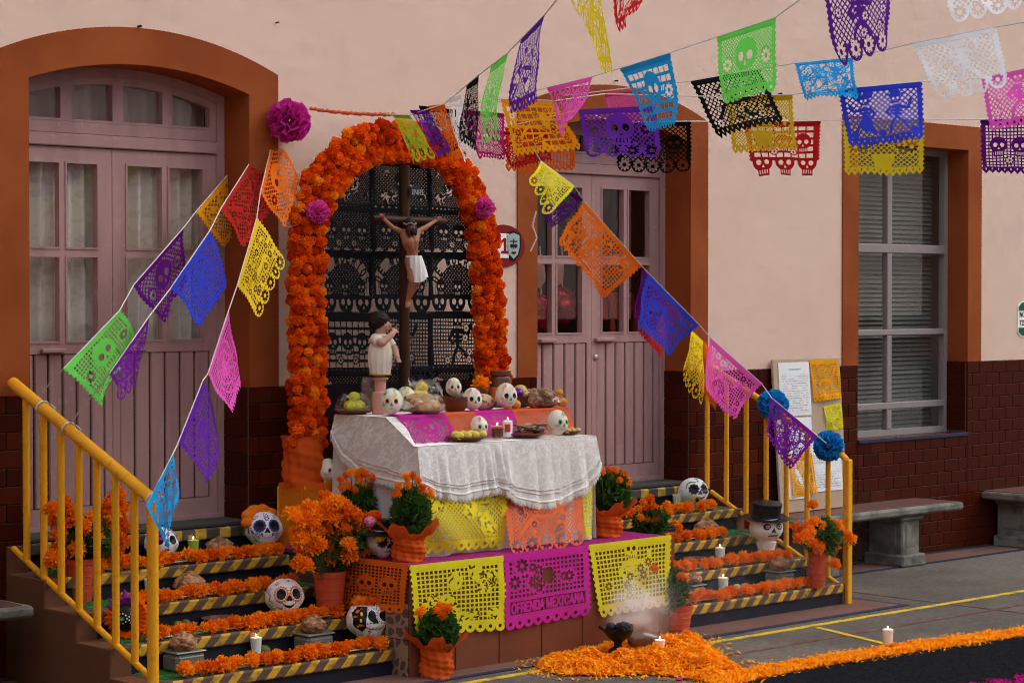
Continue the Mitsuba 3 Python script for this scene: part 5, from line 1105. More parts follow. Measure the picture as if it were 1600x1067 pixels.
part(j, 'body', lathe([(0, .004), (w*.44, .004), (w*.47, .03), (w*.50, w*1.35), (w*.47, w*1.35), (w*.44, .03)], 28, (x-.01, y+.08, z)), 'm_glass', smooth=40)
part(j, 'handle', tube([(x-.01-w*.48, y+.07, z+w*1.2), (x-.01-w*.8, y+.05, z+w*1.2), (x-.01-w*.8, y+.05, z+w*.3), (x-.01-w*.46, y+.07, z+w*.2)], .007, 8), 'm_glass', smooth=True)
k = thing('pillar_candle', 'pink stepped pillar candle carrying the child statue', 'candle')
x2, y2, z2, w2 = (-1.680, -0.600, 1.472, 0.096)
part(k, 'body', lathe([(0, 0), (w2*.52, 0), (w2*.52, w2*1.35), (w2*.36, w2*1.42), (w2*.36, B[2]-.012-z2), (0, B[2]-.012-z2)], 22, (B[0], B[1]-.0, z2)), 'm_waxpink', smooth=30)
# covered fruit, loaf, bowls
x, y, z, w = (-1.348, -0.600, 1.472, 0.259)
plate((x, y, z), w*.5, 'clay plate of ripe fruit wrapped in film at the back of the table')
for i in range(9):
    row = 0 if i < 5 else 1 if i < 8 else 2; u = (i, i-5+.5, 1.6)[row]
    fruit('mango', 'mango', (x+(-.34+.17*u)*w, y+.04*math.sin(i*2), z+.012+.047*row), w*.15, 'm_banana', f'yellow mango under film at the back of the table, {["bottom", "middle", "top"][row]} layer, {nth[int(u)]} from the left', 'mangoes at the back of the table', i+4, (1.25, .9, 1.0))
whole('cling_film', film((x, y, z+.015), w*.56, w*.62, 2), 'm_plasticfilm', 'shiny film over the heap of mangoes', 'film')
x, y, z, w = (-1.614, -0.930, 1.472, 0.228)
pl_ = plate((x, y, z), w*.5, 'fluted brown dish under the pale loaf in film')
lo = thing('bread_loaf', 'ribbed tan loaf wrapped in film on the fluted brown dish', 'bread')
for i in range(4): part(lo, 'roll', blob(w*.19, 3, .07, 2, i, (2.4, .62, .75), (x, y-.06+.040*i, z+.04+.018*i)), 'm_loaf', smooth=True)
whole('cling_film', film((x, y, z+.012), w*.58, w*.42, 3), 'm_plasticfilm', 'crinkled film over the ribbed tan loaf', 'film')
x, y, z, w = (-1.312, -0.864, 1.472, 0.168)
bw = thing('clay_bowl', 'brown clay bowl with a sugar skull in it', 'bowl'); part(bw, 'body', lathe([(0, 0), (w*.34, 0), (w*.50, w*.22), (w*.56, w*.56), (w*.52, w*.56), (w*.45, w*.24), (0, w*.1)], 28, (x, y, z)), 'm_clay', smooth=40)
part(bw, 'film_wrap', film((x+w*.25, y-.03, z+w*.1), w*.35, w*.55, 5), 'm_plasticfilm')
x, y, z, w = (-1.056, -0.898, 1.472, 0.154)
whole('amaranth_loaf', moved(blob(w*.38, 3, .03, 2, 3, (1.5, .9, .9)), (x, y+.05, z+w*.33), .1), 'm_amaranth', 'pale speckled seed loaf between two sugar skulls', 'loaf', smooth=True)
x, y, z, w = (-0.671, -0.600, 1.472, 0.142)
ja = thing('glass_jar', 'brown glass jar with a screw lid in front of the right arch foot', 'jar')
mat('m_amber', (.12, .04, .02), .15, specular=.8)
part(ja, 'body', lathe([(0, 0), (w*.48, 0), (w*.5, .02), (w*.5, w*1.25), (w*.40, w*1.42), (0, w*1.42)], 26, (x, y, z)), 'm_amber', smooth=40)
part(ja, 'lid', lathe([(w*.44, w*1.42), (w*.47, w*1.44), (w*.47, w*1.62), (w*.44, w*1.65), (0, w*1.65)], 26, (x, y, z)), 'm_clay', smooth=40)
part(ja, 'label', lathe([(w*.505, w*.25), (w*.505, w*.9)], 26, (x, y, z)), 'm_orangep', smooth=True)
x, y, z, w = (-0.622, -0.767, 1.472, 0.183)
b2 = thing('clay_bowl', 'clay bowl holding gold and purple foil balls', 'bowl'); part(b2, 'body', lathe([(0, 0), (w*.3, 0), (w*.48, w*.3), (w*.5, w*.4), (w*.44, w*.4), (0, w*.15)], 28, (x, y+.04, z)), 'm_clay', smooth=40)
whole('foil_ball', blob(w*.27, 2, .10, 6, 2, (1, 1, 1), (x+.02, y+.05, z+w*.52)), 'm_goldfoil', 'gold foil ball in the clay bowl', 'ball', smooth=False)
mat('m_purplefoil', (.16, .02, .28), .25, metallic=.5)
whole('foil_ball', blob(w*.19, 2, .10, 6, 3, (1, 1, 1), (x-w*.22, y+.01, z+w*.5)), 'm_purplefoil', 'purple foil ball in the clay bowl', 'ball', smooth=False)
x, y, z, w = (-0.588, -0.911, 1.472, 0.232)
plate((x, y+.02, z), w*.46, 'clay dish under the dark crusty bread at the right end of the table')
db = thing('bread_roll', 'dark crusty bread in film at the right end of the upper tier', 'bread')
for i in range(5): part(db, 'knob', blob(w*.21, 3, .28, 4, i, (1.2, 1, .9), (x+(-.26+.13*i)*w, y+.02*math.sin(i*2), z+.045+.045*math.sin(i*.9)**2)), 'm_bread', smooth=True)
whole('cling_film', film((x, y+.01, z+.015), w*.58, w*.40, 4), 'm_plasticfilm', 'clear film over the dark crusty bread', 'film')
for (x, y, z, w), lab, s in (((-1.225, -0.632, 1.472, 0.122), 'small brown roll between the tan loaf and the clay bowl', 11), ((-0.357, -0.600, 1.472, 0.145), 'brown roll behind the dark crusty bread', 12), ((-0.995, -0.850, 1.472, 0.106), 'small roll at the foot of the brown jar', 13)):
    k = thing('bread_roll', lab, 'bread'); part(k, 'crust', blob(w*.5, 3, .16, 3, s, (1.15, .9, .75), (x, y+.03, z+w*.36)), 'm_bread', smooth=True)
x, y, z, w = (-0.842, -0.600, 1.472, 0.100)
k = thing('clay_cup', 'small clay cup holding a yellow flower at the back of the table', 'cup'); part(k, 'body', lathe([(0, 0), (w*.36, 0), (w*.5, w*1.3), (w*.44, w*1.3), (w*.32, w*.2), (0, w*.2)], 22, (x, y, z)), 'm_clay', smooth=40); part(k, 'flower', CP[1, 1], None, tw=head_tw((x, y, z+w*1.45), (-.2, -.5, 1), w*.62, 0))
for i in range(4):
    x, y, z, w = [(-0.846, -0.930, 1.472, 0.061), (-0.356, -0.794, 1.472, 0.063), (-0.427, -0.930, 1.472, 0.062), (-0.136, -0.600, 1.472, 0.060)][i]
    fruit('tangerine', 'tangerine', (x, y, z+(.04 if i == 3 else 0)), w*.55, 'm_orangefruit', ['tangerine beside the tall sugar skull with the green eye', 'left tangerine at the right end of the upper tier', 'right tangerine at the right end of the upper tier', 'tangerine on top of two others at the right end of the upper tier'][i], None, i)
# front tier
x, y, z, w = (-1.462, -1.200, 1.312, 0.265)
plate((x, y+.06, z), w*.5, 'flat brown dish with a row of yellow guavas at the table front')
for i in range(7): fruit('guava', 'guava', (x+(-.36+.12*i)*w, y+.06+(.03 if i % 2 else -.045), z+.010), w*.105, 'm_guava', f'pale yellow guava on the flat brown dish, {nth[i]} from the left', 'guavas on the flat brown dish', i)
def flame(k, c, h=.015):
    part(k, 'flame', lathe([(.0005, 0), (h*.22, h*.25), (h*.16, h*.6), (.0003, h)], 8, c), None); 
    n = [q for q in scene if q.startswith(k+'__flame')][-1]; scene[n]['emitter'] = {'type': 'area', 'radiance': {'type': 'rgb', 'value': [16, 10, 4]}}; scene[n]['bsdf'] = {'type': 'ref', 'id': 'm_black'}
def jar_candle(c, r, h, label, wax='m_wax', lit=True, fill=.92, glass=True, taper=.78):
    k = thing('candle', label, 'candle')
    part(k, 'wax', lathe([(0, .004), (r*taper*.9, .004), (r*.9, h*fill*.97), (r*.8, h*fill), (0, h*fill-.004)], 20, c), wax, smooth=40)
    if glass: part(k, 'glass', lathe([(0, 0), (r*taper, 0), (r, h), (r*.96, h)], 20, c), 'm_glass', smooth=40)
    part(k, 'wick', tube([P(c)+[0, 0, h*fill-.004], P(c)+[.001, 0, h*fill+.008]], .0012, 5), 'm_black')
    if lit: flame(k, P(c)+[0, 0, h*fill+.006])
    return k
x, y, z, w = (-1.222, -1.200, 1.312, 0.079)
k = jar_candle((x, y+.04, z), w*.5, w*1.1, 'lit candle in a glass with a dark orange label on the table front', 'm_orangep'); part(k, 'label', lathe([(w*.44, w*.15), (w*.50, w*.85)], 20, (x, y+.04, z)), 'm_amber', smooth=True)
x, y, z, w = (-1.089, -1.163, 1.312, 0.068)
k = jar_candle((x, y+.05, z), w*.5, w*1.6, 'tall lit white candle with a small red label on the table front', 'm_white', True, .97, False, 1.0); part(k, 'label', sheet(lambda u, v: (x+w*.505*np.cos(-2.9+u*1.1), y+.05+w*.505*np.sin(-2.9+u*1.1), z+w*(.55+.7*v)), 6, 2), 'm_redp', smooth=True)
x, y, z, w = (-0.925, -1.200, 1.312, 0.249)
plate((x-.04, y+.05, z), w*.5, 'low dark dish right of the white candle')
mo = thing('mole_bundle', 'dark bundle of dried stalks wrapped in film on the low dark dish', 'bundle')
q = random.Random(9)
for i in range(16): part(mo, 'stalk', tube([(x+q.uniform(-.5, -.4)*w, y+.05+q.uniform(-.03, .03), z+.03+q.uniform(0, .05)), (x, y+.05+q.uniform(-.04, .04), z+.035+q.uniform(0, .05)), (x+q.uniform(.35, .55)*w, y+.05+q.uniform(-.05, .05), z+.02+q.uniform(0, .06))], .007, 5), ['m_amber', 'm_greyteal', 'm_bread'][i % 3], smooth=True)
x, y, z, w = (-0.591, -1.200, 1.312, 0.155)
plate((x, y+.04, z), w*.5, 'small clay plate of gold wrapped sweets at the right corner of the table')
for i in range(6): whole('sweet', blob(w*.15, 1, .12, 5, i, (1, 1, .8), (x+w*(-.3+.3*(i % 3)), y+.04+(.025 if i < 3 else -.03), z+.025)), 'm_goldfoil', f'gold foil sweet on the small clay plate, {"back" if i < 3 else "front"} row, {nth[i % 3]} from the left', 'sweet', 'gold sweets on the small clay plate')

# ------------------------------------------------------------------ things set out on the steps
x, y, z, w = (-2.731, -0.069, 0.618, 0.078); jar_candle((x, y, z), w*.5, w*1.35, 'lit candle in a green glass on the left steps', 'm_waxgreen')
x, y, z, w = (-3.301, -0.448, 0.464, 0.075); jar_candle((x, y, z), w*.5, w*1.5, 'white candle just behind the left newel post', 'm_wax', False)
x, y, z, w = (-3.034, -1.107, 0.156, 0.073); jar_candle((x, y, z), w*.5, w*1.75, 'white candle in clear glass on the lowest left step', 'm_wax')
x, y, z, w = (1.191, -0.874, 0.310, 0.077); jar_candle((x, y, z), w*.5, w*1.6, 'lit white candle on the right steps, the upper of two', 'm_wax')
x, y, z, w = (0.860, -1.193, 0.156, 0.079); jar_candle((x, y, z), w*.5, w*1.6, 'white candle on the lowest right step, below another', 'm_wax')
x, y, z, w = (1.626, -0.072, 0.618, 0.083); jar_candle((x, y, z), w*.5, w*1.3, 'white candle cup beside the skull with green brows', 'm_wax', False)
x, y, z, w = (0.594, -2.778, 0.000, 0.076); jar_candle((x, y+.0, .012), w*.5, w*1.5, 'lit white candle on the ground by the petal path', 'm_wax', True, .97)
x, y, z, w = (-0.679, -2.026, 0.030, 0.074); jar_candle((x, y+.0, .055), w*.5, w*.8, 'short lit candle in a ribbed glass on the petal heap', 'm_wax')
def pan(c, r, label, seed=0):
    """round bread with crossed bone ridges and a knob"""
    k = thing('sweet_bread', label, 'bread'); part(k, 'crumb', blob(r, 3, .12, 3, seed, (1, 1, .62), P(c)+[0, 0, r*.5]), 'm_bread', smooth=True)
    for i in range(4):
        a = i*math.pi/2+seed; d = P([math.cos(a), math.sin(a), 0]); part(k, 'bone_ridge', tube([P(c)+[0, 0, r*1.08], P(c)+d*r*.5+[0, 0, r*1.0], P(c)+d*r*.92+[0, 0, r*.62]], [r*.2, r*.15, r*.2], 8), 'm_bread', smooth=True)
    part(k, 'knob', blob(r*.26, 2, .1, 3, 2, (1, 1, .8), P(c)+[0, 0, r*1.14]), 'm_bread', smooth=True)
def tub(c, r, h, label):
    k = thing('glass_tub', label, 'container'); part(k, 'body', bx(c[0]-r, c[0]+r, c[1]-r*.8, c[1]+r*.8, c[2], c[2]+h, .02), 'm_greenglass'); part(k, 'rim', bx(c[0]-r*1.03, c[0]+r*1.03, c[1]-r*.83, c[1]+r*.83, c[2]+h+.001, c[2]+h+.010, .005), 'm_greenglass')
for (x, y, z, w), lab, s in (((-2.568, -0.113, 0.618, 0.166), 'pale round bread beside the green candle on the left steps', 1), ((-3.062, -0.508, 0.464, 0.196), 'round knobbed bread on the second step down, right of the left newel', 2), ((1.468, -0.503, 0.464, 0.186), 'round bread near the platform on the upper right steps', 3)):
    pan((x, y, z), w*.5, lab, s)
for (x, y, z, w), lab, l2, s in (((-3.572, -1.174, 0.156, 0.208), 'round bread on the glass tub nearest the left newel post', 'dull green glass tub nearest the left newel post', 4), ((-2.675, -1.174, 0.156, 0.209), 'round bread on the glass tub beside the butterfly skull', 'dull green glass tub beside the butterfly skull', 5),
                           ((1.489, -1.169, 0.156, 0.199), 'round bread on the glass tub at the right end of the right steps', 'dull glass tub at the right end of the right steps', 6), ((0.609, -1.148, 0.156, 0.157), 'round bread on the glass tub beside the red flowerpot at the platform corner', 'dull glass tub beside the red flowerpot at the platform corner', 7)):
    tub((x, y, z), w*.46, w*.50, l2); pan((x, y, z+w*.50+.012), w*.36, lab, s)
def tray(c, r, label):
    k = thing('clay_tray', label, 'tray'); part(k, 'dish', lathe([(0, .002), (r*.7, .0), (r*1.0, .05), (r*1.03, .052), (r*.95, .052), (r*.68, .014), (0, .012)], 28, c), 'm_clay', smooth=40); part(k, 'sauce', lathe([(r*.8, .032), (r*.5, .036), (0, .038)], 24, c), 'm_amber', smooth=True)
x, y, z, w = (-3.084, -0.847, 0.310, 0.224); tray((x, y, z), w*.5, 'shallow brown tray with dark sauce on the left steps')
x, y, z, w = (0.999, -0.847, 0.310, 0.225); tray((x, y, z), w*.5, 'shallow brown tray on the right steps')
for (x, y, z, w), m_, nm, lab in (((-2.774, -0.790, 0.310, 0.060), 'm_orangefruit', 'tangerine', 'small tangerine left of the skull with orange eye rings'), ((-3.328, -0.762, 0.310, 0.055), 'm_avocado', 'guava', 'green fruit near the left newel post, left of two'), ((-3.273, -0.764, 0.310, 0.058), 'm_avocado', 'guava', 'green fruit near the left newel post, right of two'),
                             ((-3.038, -1.101, 0.156, 0.062), 'm_avocado', 'avocado', 'small dark avocado in front of the white candle on the lowest left step'), ((-2.975, -1.106, 0.156, 0.073), 'm_avocado', 'avocado', 'larger dark avocado beside the white candle on the lowest left step'), ((1.001, -1.193, 0.156, 0.066), 'm_tan', 'walnut', 'walnut on the lowest right step beside the candle, left of two'), ((1.067, -1.211, 0.156, 0.066), 'm_tan', 'walnut', 'walnut on the lowest right step, right of two')):
    fruit(nm, 'fruit', (x, y, z), w*.5, m_, lab, None, 3)

# ------------------------------------------------------------------ marigold garlands along the nosings
def garland(x0, x1, i, label, n, seed):
    q = random.Random(seed); k = thing('marigold_garland', label, 'garland'); z = R*(i+1)
    part(k, 'thread', tube([(x0, NOSE[i]+.055, z+.02), (x1, NOSE[i]+.055, z+.02)], .004, 5), 'm_cord')
    for j in range(n):
        x = x0+(x1-x0)*(j+.5)/n+q.uniform(-.022, .022); r = q.uniform(.030, .050)
        d = (q.gauss(0, .5)-.1, -1+q.gauss(0, .3), .9+q.gauss(0, .3))
        part(k, 'blossom', CP[q.randrange(4), q.choice([0, 0, 1, 2])], None, tw=head_tw((x, NOSE[i]+.055+q.uniform(-.025, .03), z+.030+q.uniform(0, .024)), d, r, q.uniform(0, 360)))
        if q.random() < .55:
            x += q.uniform(-.03, .03); part(k, 'blossom', CP[q.randrange(4), q.choice([0, 1, 2])], None, tw=head_tw((x, NOSE[i]+.085+q.uniform(-.01, .02), z+.032+q.uniform(0, .012)), d, r*.85, q.uniform(0, 360)))
wd = ['lowest', 'second', 'third', 'fourth']
for i in range(4): garland(-3.72, [-2.30, -2.36, -2.46, -2.33][i], i, f'orange marigold garland along the {wd[i]} left step edge from below', [34, 32, 30, 32][i], 40+i)
for i in range(4): garland([.10, .06, .05, .05][i], [1.62, 1.72, 1.45, 1.70][i], i, f'orange marigold garland along the {wd[i]} right step edge from below', [36, 38, 32, 38][i], 60+i)

# ------------------------------------------------------------------ potted and wrapped marigolds
scene['m_leaf'] = {'type': 'principledthin', 'base_color': {'type': 'rgb', 'value': [.045, .105, .022]}, 'roughness': .6, 'diff_trans': .5}
scene['m_leaf2'] = {'type': 'principledthin', 'base_color': {'type': 'rgb', 'value': [.075, .15, .03]}, 'roughness': .6, 'diff_trans': .5}
mat('m_stem', (.06, .11, .03), .6); mat('m_soil', (.035, .022, .015), .9)
def leaves(c, rx, rz, n, seed, size=.022):
    q = random.Random(seed); out = ([], []), ([], [])
    for i in range(n):
        while True:
            d = P([q.uniform(-1, 1), q.uniform(-1, 1), q.uniform(-1, 1)])
            if .15 < np.linalg.norm(d) < 1: break
        b = P(c)+d*[rx, rx, rz]; v, f = out[q.random() < .35]
        t = d+P([q.gauss(0, .6), q.gauss(0, .6), q.gauss(.3, .5)]); t /= np.linalg.norm(t); s = np.cross(t, [q.gauss(0, 1), q.gauss(0, 1), q.gauss(0, 1)]); s /= np.linalg.norm(s)
        L = size*q.uniform(.7, 1.5); w = L*.22; o = len(v)
        for m in range(3):          # feathery leaf of three leaflets
            tt = t+s*(m-1)*.7; tt /= np.linalg.norm(tt); ss = np.cross(tt, np.cross(t, s)); o = len(v)
            v += [b, b+tt*L*.5+ss*w, b+tt*L, b+tt*L*.5-ss*w]; f += [(o, o+1, o+2), (o, o+2, o+3)]
    return [TM(v, f) for v, f in out]
def blooms(k, pts, col, q, base=None, rr=(.03, .042)):
    for p in pts:
        d = (q.gauss(-.25, .4), -.8+q.gauss(0, .35), .9+q.gauss(0, .3)); r = q.uniform(*rr)
        part(k, 'bloom', CP[q.randrange(4), q.choice([0, 0, 1, 2])], None, tw=head_tw(p, d, r, q.uniform(0, 360)))
        if base is not None: part(k, 'stalk', tube([base+(P(p)-base)*.25*P([1, 1, .4])+P([0, 0, 0]), base*.3+P(p)*.7+P([0, 0, -.02]), P(p)-P([0, 0, .01])], .0028, 5), 'm_stem')
def crepe_pot(k, c, r, h, seed, flare=.085, lab=None):
    part(k, 'wrapper', wrap(c, r, c[2]+.002, c[2]+h, .010, 48, seed), 'm_crepe', smooth=True)
    def collar(u, v):
        a = u*2*np.pi; rr = r*.95+v*(flare*(.55+.6*np.sin(a*2.5+seed)**2+.25*np.sin(a*5+seed*2))); 
        return (c[0]+rr*np.cos(a), c[1]+rr*np.sin(a), c[2]+h*.93+v*(.075*(.45+.9*np.sin(a*2.5+seed)**2))+.008*np.sin(a*17+v*5))
    part(k, 'collar', sheet(collar, 73, 10), 'm_crepe', smooth=True)
    part(k, 'soil', lathe([(r*.93, c[2]+h*.86), (0, c[2]+h*.9)], 18, (c[0], c[1], 0)), 'm_soil')
def plant(label, base, r, h, fol_c, fol_r, fol_z, n, pts, wrapper, seed, col='m_gold', rr=(.03, .042), name='potted_marigold', lsize=.030):
    q = random.Random(seed); k = thing(name, label, 'potted plant')
    if wrapper == 'crepe': crepe_pot(k, base, r, h, seed)
    elif wrapper == 'pot':
        part(k, 'pot', lathe([(0, .001), (r*.72, .001), (r*.78, h*.1), (r*.98, h*.86), (r*1.04, h*.88), (r*1.06, h), (r*.95, h), (r*.9, h*.85), (0, h*.83)]+[], 28, base), 'm_potred', smooth=40)
        for t in (.25, .42, .6, .75): part(k, 'pot_ring', tube([(base[0]+r*(.76+.24*t)*math.cos(a), base[1]+r*(.76+.24*t)*math.sin(a), base[2]+h*t) for a in np.linspace(0, 6.284, 28)], .004, 5), 'm_potred', smooth=True)
    la, lb = leaves(fol_c, fol_r, fol_z, n, seed, lsize); part(k, 'foliage', la, 'm_leaf', kind='stuff'); part(k, 'foliage_tips', lb, 'm_leaf2', kind='stuff')
    blooms(k, pts, col, q, P(base)+[0, 0, h*.8], rr)
def cluster(px, Y, jit=.05, seed=0):
    q = random.Random(seed); return [P(p)+[q.uniform(-jit*.3, jit*.3), q.uniform(-jit, jit), 0] for p in px]

# the plants
plant('small marigold plant with no wrapping showing, behind the leafy red pot bouquet', (-2.100, -0.860, 0.648), 0.077, 0.115, (-2.090, -0.860, 0.896), 0.098, 0.151, 900, [(-2.251, -0.890, 1.100), (-2.178, -0.854, 1.124), (-2.209, -0.940, 1.146), (-2.140, -0.904, 1.129), (-2.111, -0.922, 1.147), (-2.082, -0.929, 1.127), (-2.127, -0.918, 1.094), (-2.007, -0.899, 1.101), (-2.195, -0.892, 1.066), (-2.067, -0.875, 1.050), (-2.237, -0.890, 1.053), (-1.988, -0.858, 1.055), (-2.165, -0.916, 1.039), (-1.994, -0.835, 1.011)], 'crepe', 1, 'm_gold', (0.022, 0.03), lsize=0.036)
plant('marigold plant in flared orange crepe paper on the platform before the white sheet', (-2.100, -1.338, 0.648), 0.094, 0.142, (-2.080, -1.338, 0.930), 0.099, 0.134, 1100, [(-2.143, -1.365, 1.138), (-2.131, -1.414, 1.155), (-2.042, -1.352, 1.116), (-2.202, -1.365, 1.089), (-2.218, -1.367, 1.045), (-2.139, -1.378, 1.094), (-2.039, -1.393, 1.073), (-1.955, -1.343, 1.050), (-2.049, -1.382, 1.043), (-1.972, -1.386, 1.031)], 'crepe', 2, 'm_gold', (0.022, 0.031), lsize=0.036)
plant('marigold plant in dark orange crepe paper at the right end of the platform', (-0.326, -1.214, 0.648), 0.112, 0.149, (-0.265, -1.214, 0.921), 0.109, 0.130, 1000, [(-0.419, -1.278, 1.066), (-0.341, -1.259, 1.081), (-0.322, -1.309, 1.075), (-0.229, -1.283, 1.043), (-0.151, -1.237, 1.007), (-0.288, -1.236, 1.035), (-0.307, -1.329, 1.013), (-0.207, -1.319, 0.978)], 'crepe', 3, 'm_gold', (0.022, 0.03), lsize=0.036)
plant('marigold plant in crumpled orange crepe paper standing on the ground before the platform', (-2.124, -1.613, 0.000), 0.092, 0.177, (-2.124, -1.613, 0.266), 0.110, 0.107, 1300, [(-2.243, -1.627, 0.405), (-2.311, -1.678, 0.399), (-2.111, -1.627, 0.414), (-2.104, -1.658, 0.394), (-2.165, -1.660, 0.393), (-2.177, -1.718, 0.379), (-2.160, -1.626, 0.220), (-2.150, -1.743, 0.415)], 'crepe', 4, 'm_gold', (0.024, 0.034), lsize=0.036)
plant('marigold plant in a red pot on the ground at the right corner of the platform', (0.033, -1.509, 0.000), 0.108, 0.199, (-0.035, -1.509, 0.289), 0.098, 0.144, 1300, [(-0.286, -1.613, 0.469), (-0.021, -1.535, 0.472), (-0.035, -1.614, 0.398), (0.010, -1.529, 0.452), (0.039, -1.581, 0.368)], 'pot', 5, 'm_gold', (0.026, 0.034), lsize=0.036)
plant('large red pot of long stemmed marigolds at the right end of the left steps', (-2.400, -0.977, 0.310), 0.094, 0.271, (-2.363, -0.977, 0.749), 0.174, 0.143, 900, [(-2.629, -0.998, 0.943), (-2.660, -1.110, 0.983), (-2.513, -1.012, 0.955), (-2.779, -1.168, 0.911), (-2.714, -1.155, 0.916), (-2.572, -1.058, 0.913), (-2.521, -1.071, 0.922), (-2.491, -1.093, 0.977), (-2.457, -1.110, 1.002), (-2.363, -1.052, 0.966), (-2.350, -1.089, 0.930), (-2.369, -1.029, 0.927), (-2.452, -1.073, 0.891), (-2.346, -1.061, 0.872), (-2.278, -1.048, 0.839), (-2.172, -0.979, 0.841), (-2.136, -1.013, 0.864), (-2.169, -1.094, 0.820), (-2.152, -1.001, 0.765), (-2.229, -1.012, 0.757), (-2.408, -1.166, 0.746), (-2.363, -1.033, 0.776), (-2.416, -1.016, 0.798), (-2.474, -1.029, 0.830), (-2.540, -1.035, 0.828), (-2.637, -1.068, 0.819), (-2.758, -1.152, 0.798), (-2.596, -0.985, 0.708), (-2.622, -1.096, 0.735), (-2.595, -1.133, 0.765), (-2.459, -1.033, 0.728), (-2.338, -0.978, 0.687), (-2.375, -1.126, 0.680), (-2.235, -1.042, 0.692), (-2.173, -1.057, 0.695), (-2.104, -1.033, 0.738), (-2.659, -0.989, 0.825), (-2.782, -1.106, 0.943), (-2.692, -1.126, 0.644), (-2.706, -1.096, 0.661), (-2.425, -1.027, 0.668), (-2.068, -1.032, 0.773), (-2.302, -1.095, 0.909), (-2.434, -0.979, 1.011), (-2.623, -1.087, 0.875), (-2.389, -1.102, 0.829)], 'pot', 6, 'm_gold', (0.044, 0.06), lsize=0.036)
plant('red pot of marigolds behind the left railing on the steps', (-3.719, -0.357, 0.464), 0.098, 0.247, (-3.671, -0.357, 0.815), 0.141, 0.122, 700, [(-3.964, -0.470, 1.014), (-3.837, -0.315, 0.976), (-3.833, -0.390, 1.025), (-3.744, -0.328, 0.978), (-3.823, -0.272, 0.918), (-3.828, -0.368, 0.914), (-3.750, -0.377, 0.931), (-3.759, -0.471, 0.903), (-3.669, -0.428, 0.944), (-3.859, -0.377, 0.845), (-3.768, -0.337, 0.810), (-3.692, -0.310, 0.827), (-3.683, -0.403, 0.819), (-3.668, -0.472, 0.849), (-3.582, -0.423, 0.901), (-3.515, -0.287, 0.952), (-3.562, -0.440, 1.003), (-3.494, -0.387, 1.031), (-3.403, -0.282, 1.048), (-3.564, -0.481, 0.951), (-3.430, -0.355, 0.877), (-3.414, -0.278, 0.811), (-3.569, -0.436, 0.791), (-3.588, -0.366, 0.761), (-3.602, -0.287, 0.730), (-3.793, -0.457, 0.775), (-3.806, -0.372, 0.754), (-3.834, -0.322, 0.766), (-3.529, -0.340, 0.718), (-3.493, -0.384, 0.737), (-3.478, -0.442, 0.796), (-3.927, -0.379, 0.700), (-3.918, -0.405, 0.730), (-3.456, -0.382, 0.973), (-3.635, -0.406, 0.878), (-3.800, -0.302, 0.954)], 'pot', 7, 'm_gold', (0.042, 0.056), lsize=0.036)
plant('tall red pot of marigolds at the right end of the right steps', (1.598, -1.422, 0.156), 0.067, 0.251, (1.650, -1.422, 0.507), 0.118, 0.118, 600, [(1.592, -1.382, 0.726), (1.421, -1.367, 0.580), (1.451, -1.383, 0.548), (1.468, -1.437, 0.595), (1.381, -1.485, 0.526), (1.268, -1.520, 0.529), (1.518, -1.453, 0.624), (1.583, -1.458, 0.589), (1.665, -1.438, 0.545), (1.728, -1.445, 0.550), (1.572, -1.433, 0.529), (1.634, -1.435, 0.480), (1.749, -1.400, 0.482), (1.811, -1.408, 0.496), (1.843, -1.423, 0.531), (1.490, -1.454, 0.479), (1.533, -1.476, 0.447), (1.771, -1.366, 0.405), (1.720, -1.469, 0.444), (1.834, -1.487, 0.500), (1.846, -1.511, 0.483), (1.961, -1.365, 0.554), (1.713, -1.501, 0.591), (1.448, -1.470, 0.564), (1.675, -1.511, 0.322)], 'pot', 8, 'm_gold', (0.042, 0.055), lsize=0.036)
plant('loose marigold bunch on the right steps beside the platform end', (0.116, -1.116, 0.618), 0.064, 0.085, (0.220, -1.116, 0.692), 0.103, 0.095, 500, [(0.069, -1.185, 0.835), (0.183, -1.136, 0.845), (0.164, -1.136, 0.782), (0.187, -1.173, 0.796), (0.238, -1.172, 0.759), (0.060, -1.164, 0.736), (0.143, -1.144, 0.712), (0.187, -1.161, 0.698), (0.232, -1.178, 0.708), (0.310, -1.151, 0.731), (0.316, -1.169, 0.796), (0.509, -1.098, 0.635), (0.485, -1.091, 0.658), (0.429, -1.182, 0.617), (0.099, -1.116, 0.785), (0.316, -1.129, 0.664), (0.415, -1.096, 0.741)], 'none', 9, 'm_gold', (0.028, 0.038), lsize=0.036)

# ------------------------------------------------------------------ petals, carpet, burner, smoke
def petals(poly, n, seed, zf, size=.019):
    """loose petals strewn over an outline; zf gives the heap's height at x, y"""
    q = np.random.RandomState(seed); x0, y0, x1, y1 = poly.bounds; pts = []
    pr_ = shapely.prepare(poly)
    while len(pts) < n:
        c = q.uniform([x0, y0], [x1, y1], (4000, 2)); ok = shapely.contains_xy(poly, c[:, 0], c[:, 1]); pts += list(c[ok])
    c = np.array(pts[:n]); z = zf(c[:, 0], c[:, 1])+q.uniform(.001, .012, n)
    a = q.uniform(0, 6.28, n); til = q.uniform(-.7, .9, n); L = size*q.uniform(.8, 1.8, n); w = L*q.uniform(.25, .45, n)
    t = np.stack([np.cos(a)*np.cos(til), np.sin(a)*np.cos(til), np.sin(til)], 1); s = np.stack([-np.sin(a), np.cos(a), q.uniform(-.4, .4, n)], 1)
    o = np.c_[c, z]
    v = np.stack([o-t*L[:, None]*.5, o+s*w[:, None]*.6, o+t*L[:, None]*.6+[0, 0, .002], o-s*w[:, None]*.6], 1).reshape(-1, 3)
    b = np.arange(n)[:, None]*4
    return TM(v, np.vstack([b+[0, 1, 2], b+[0, 2, 3]]))
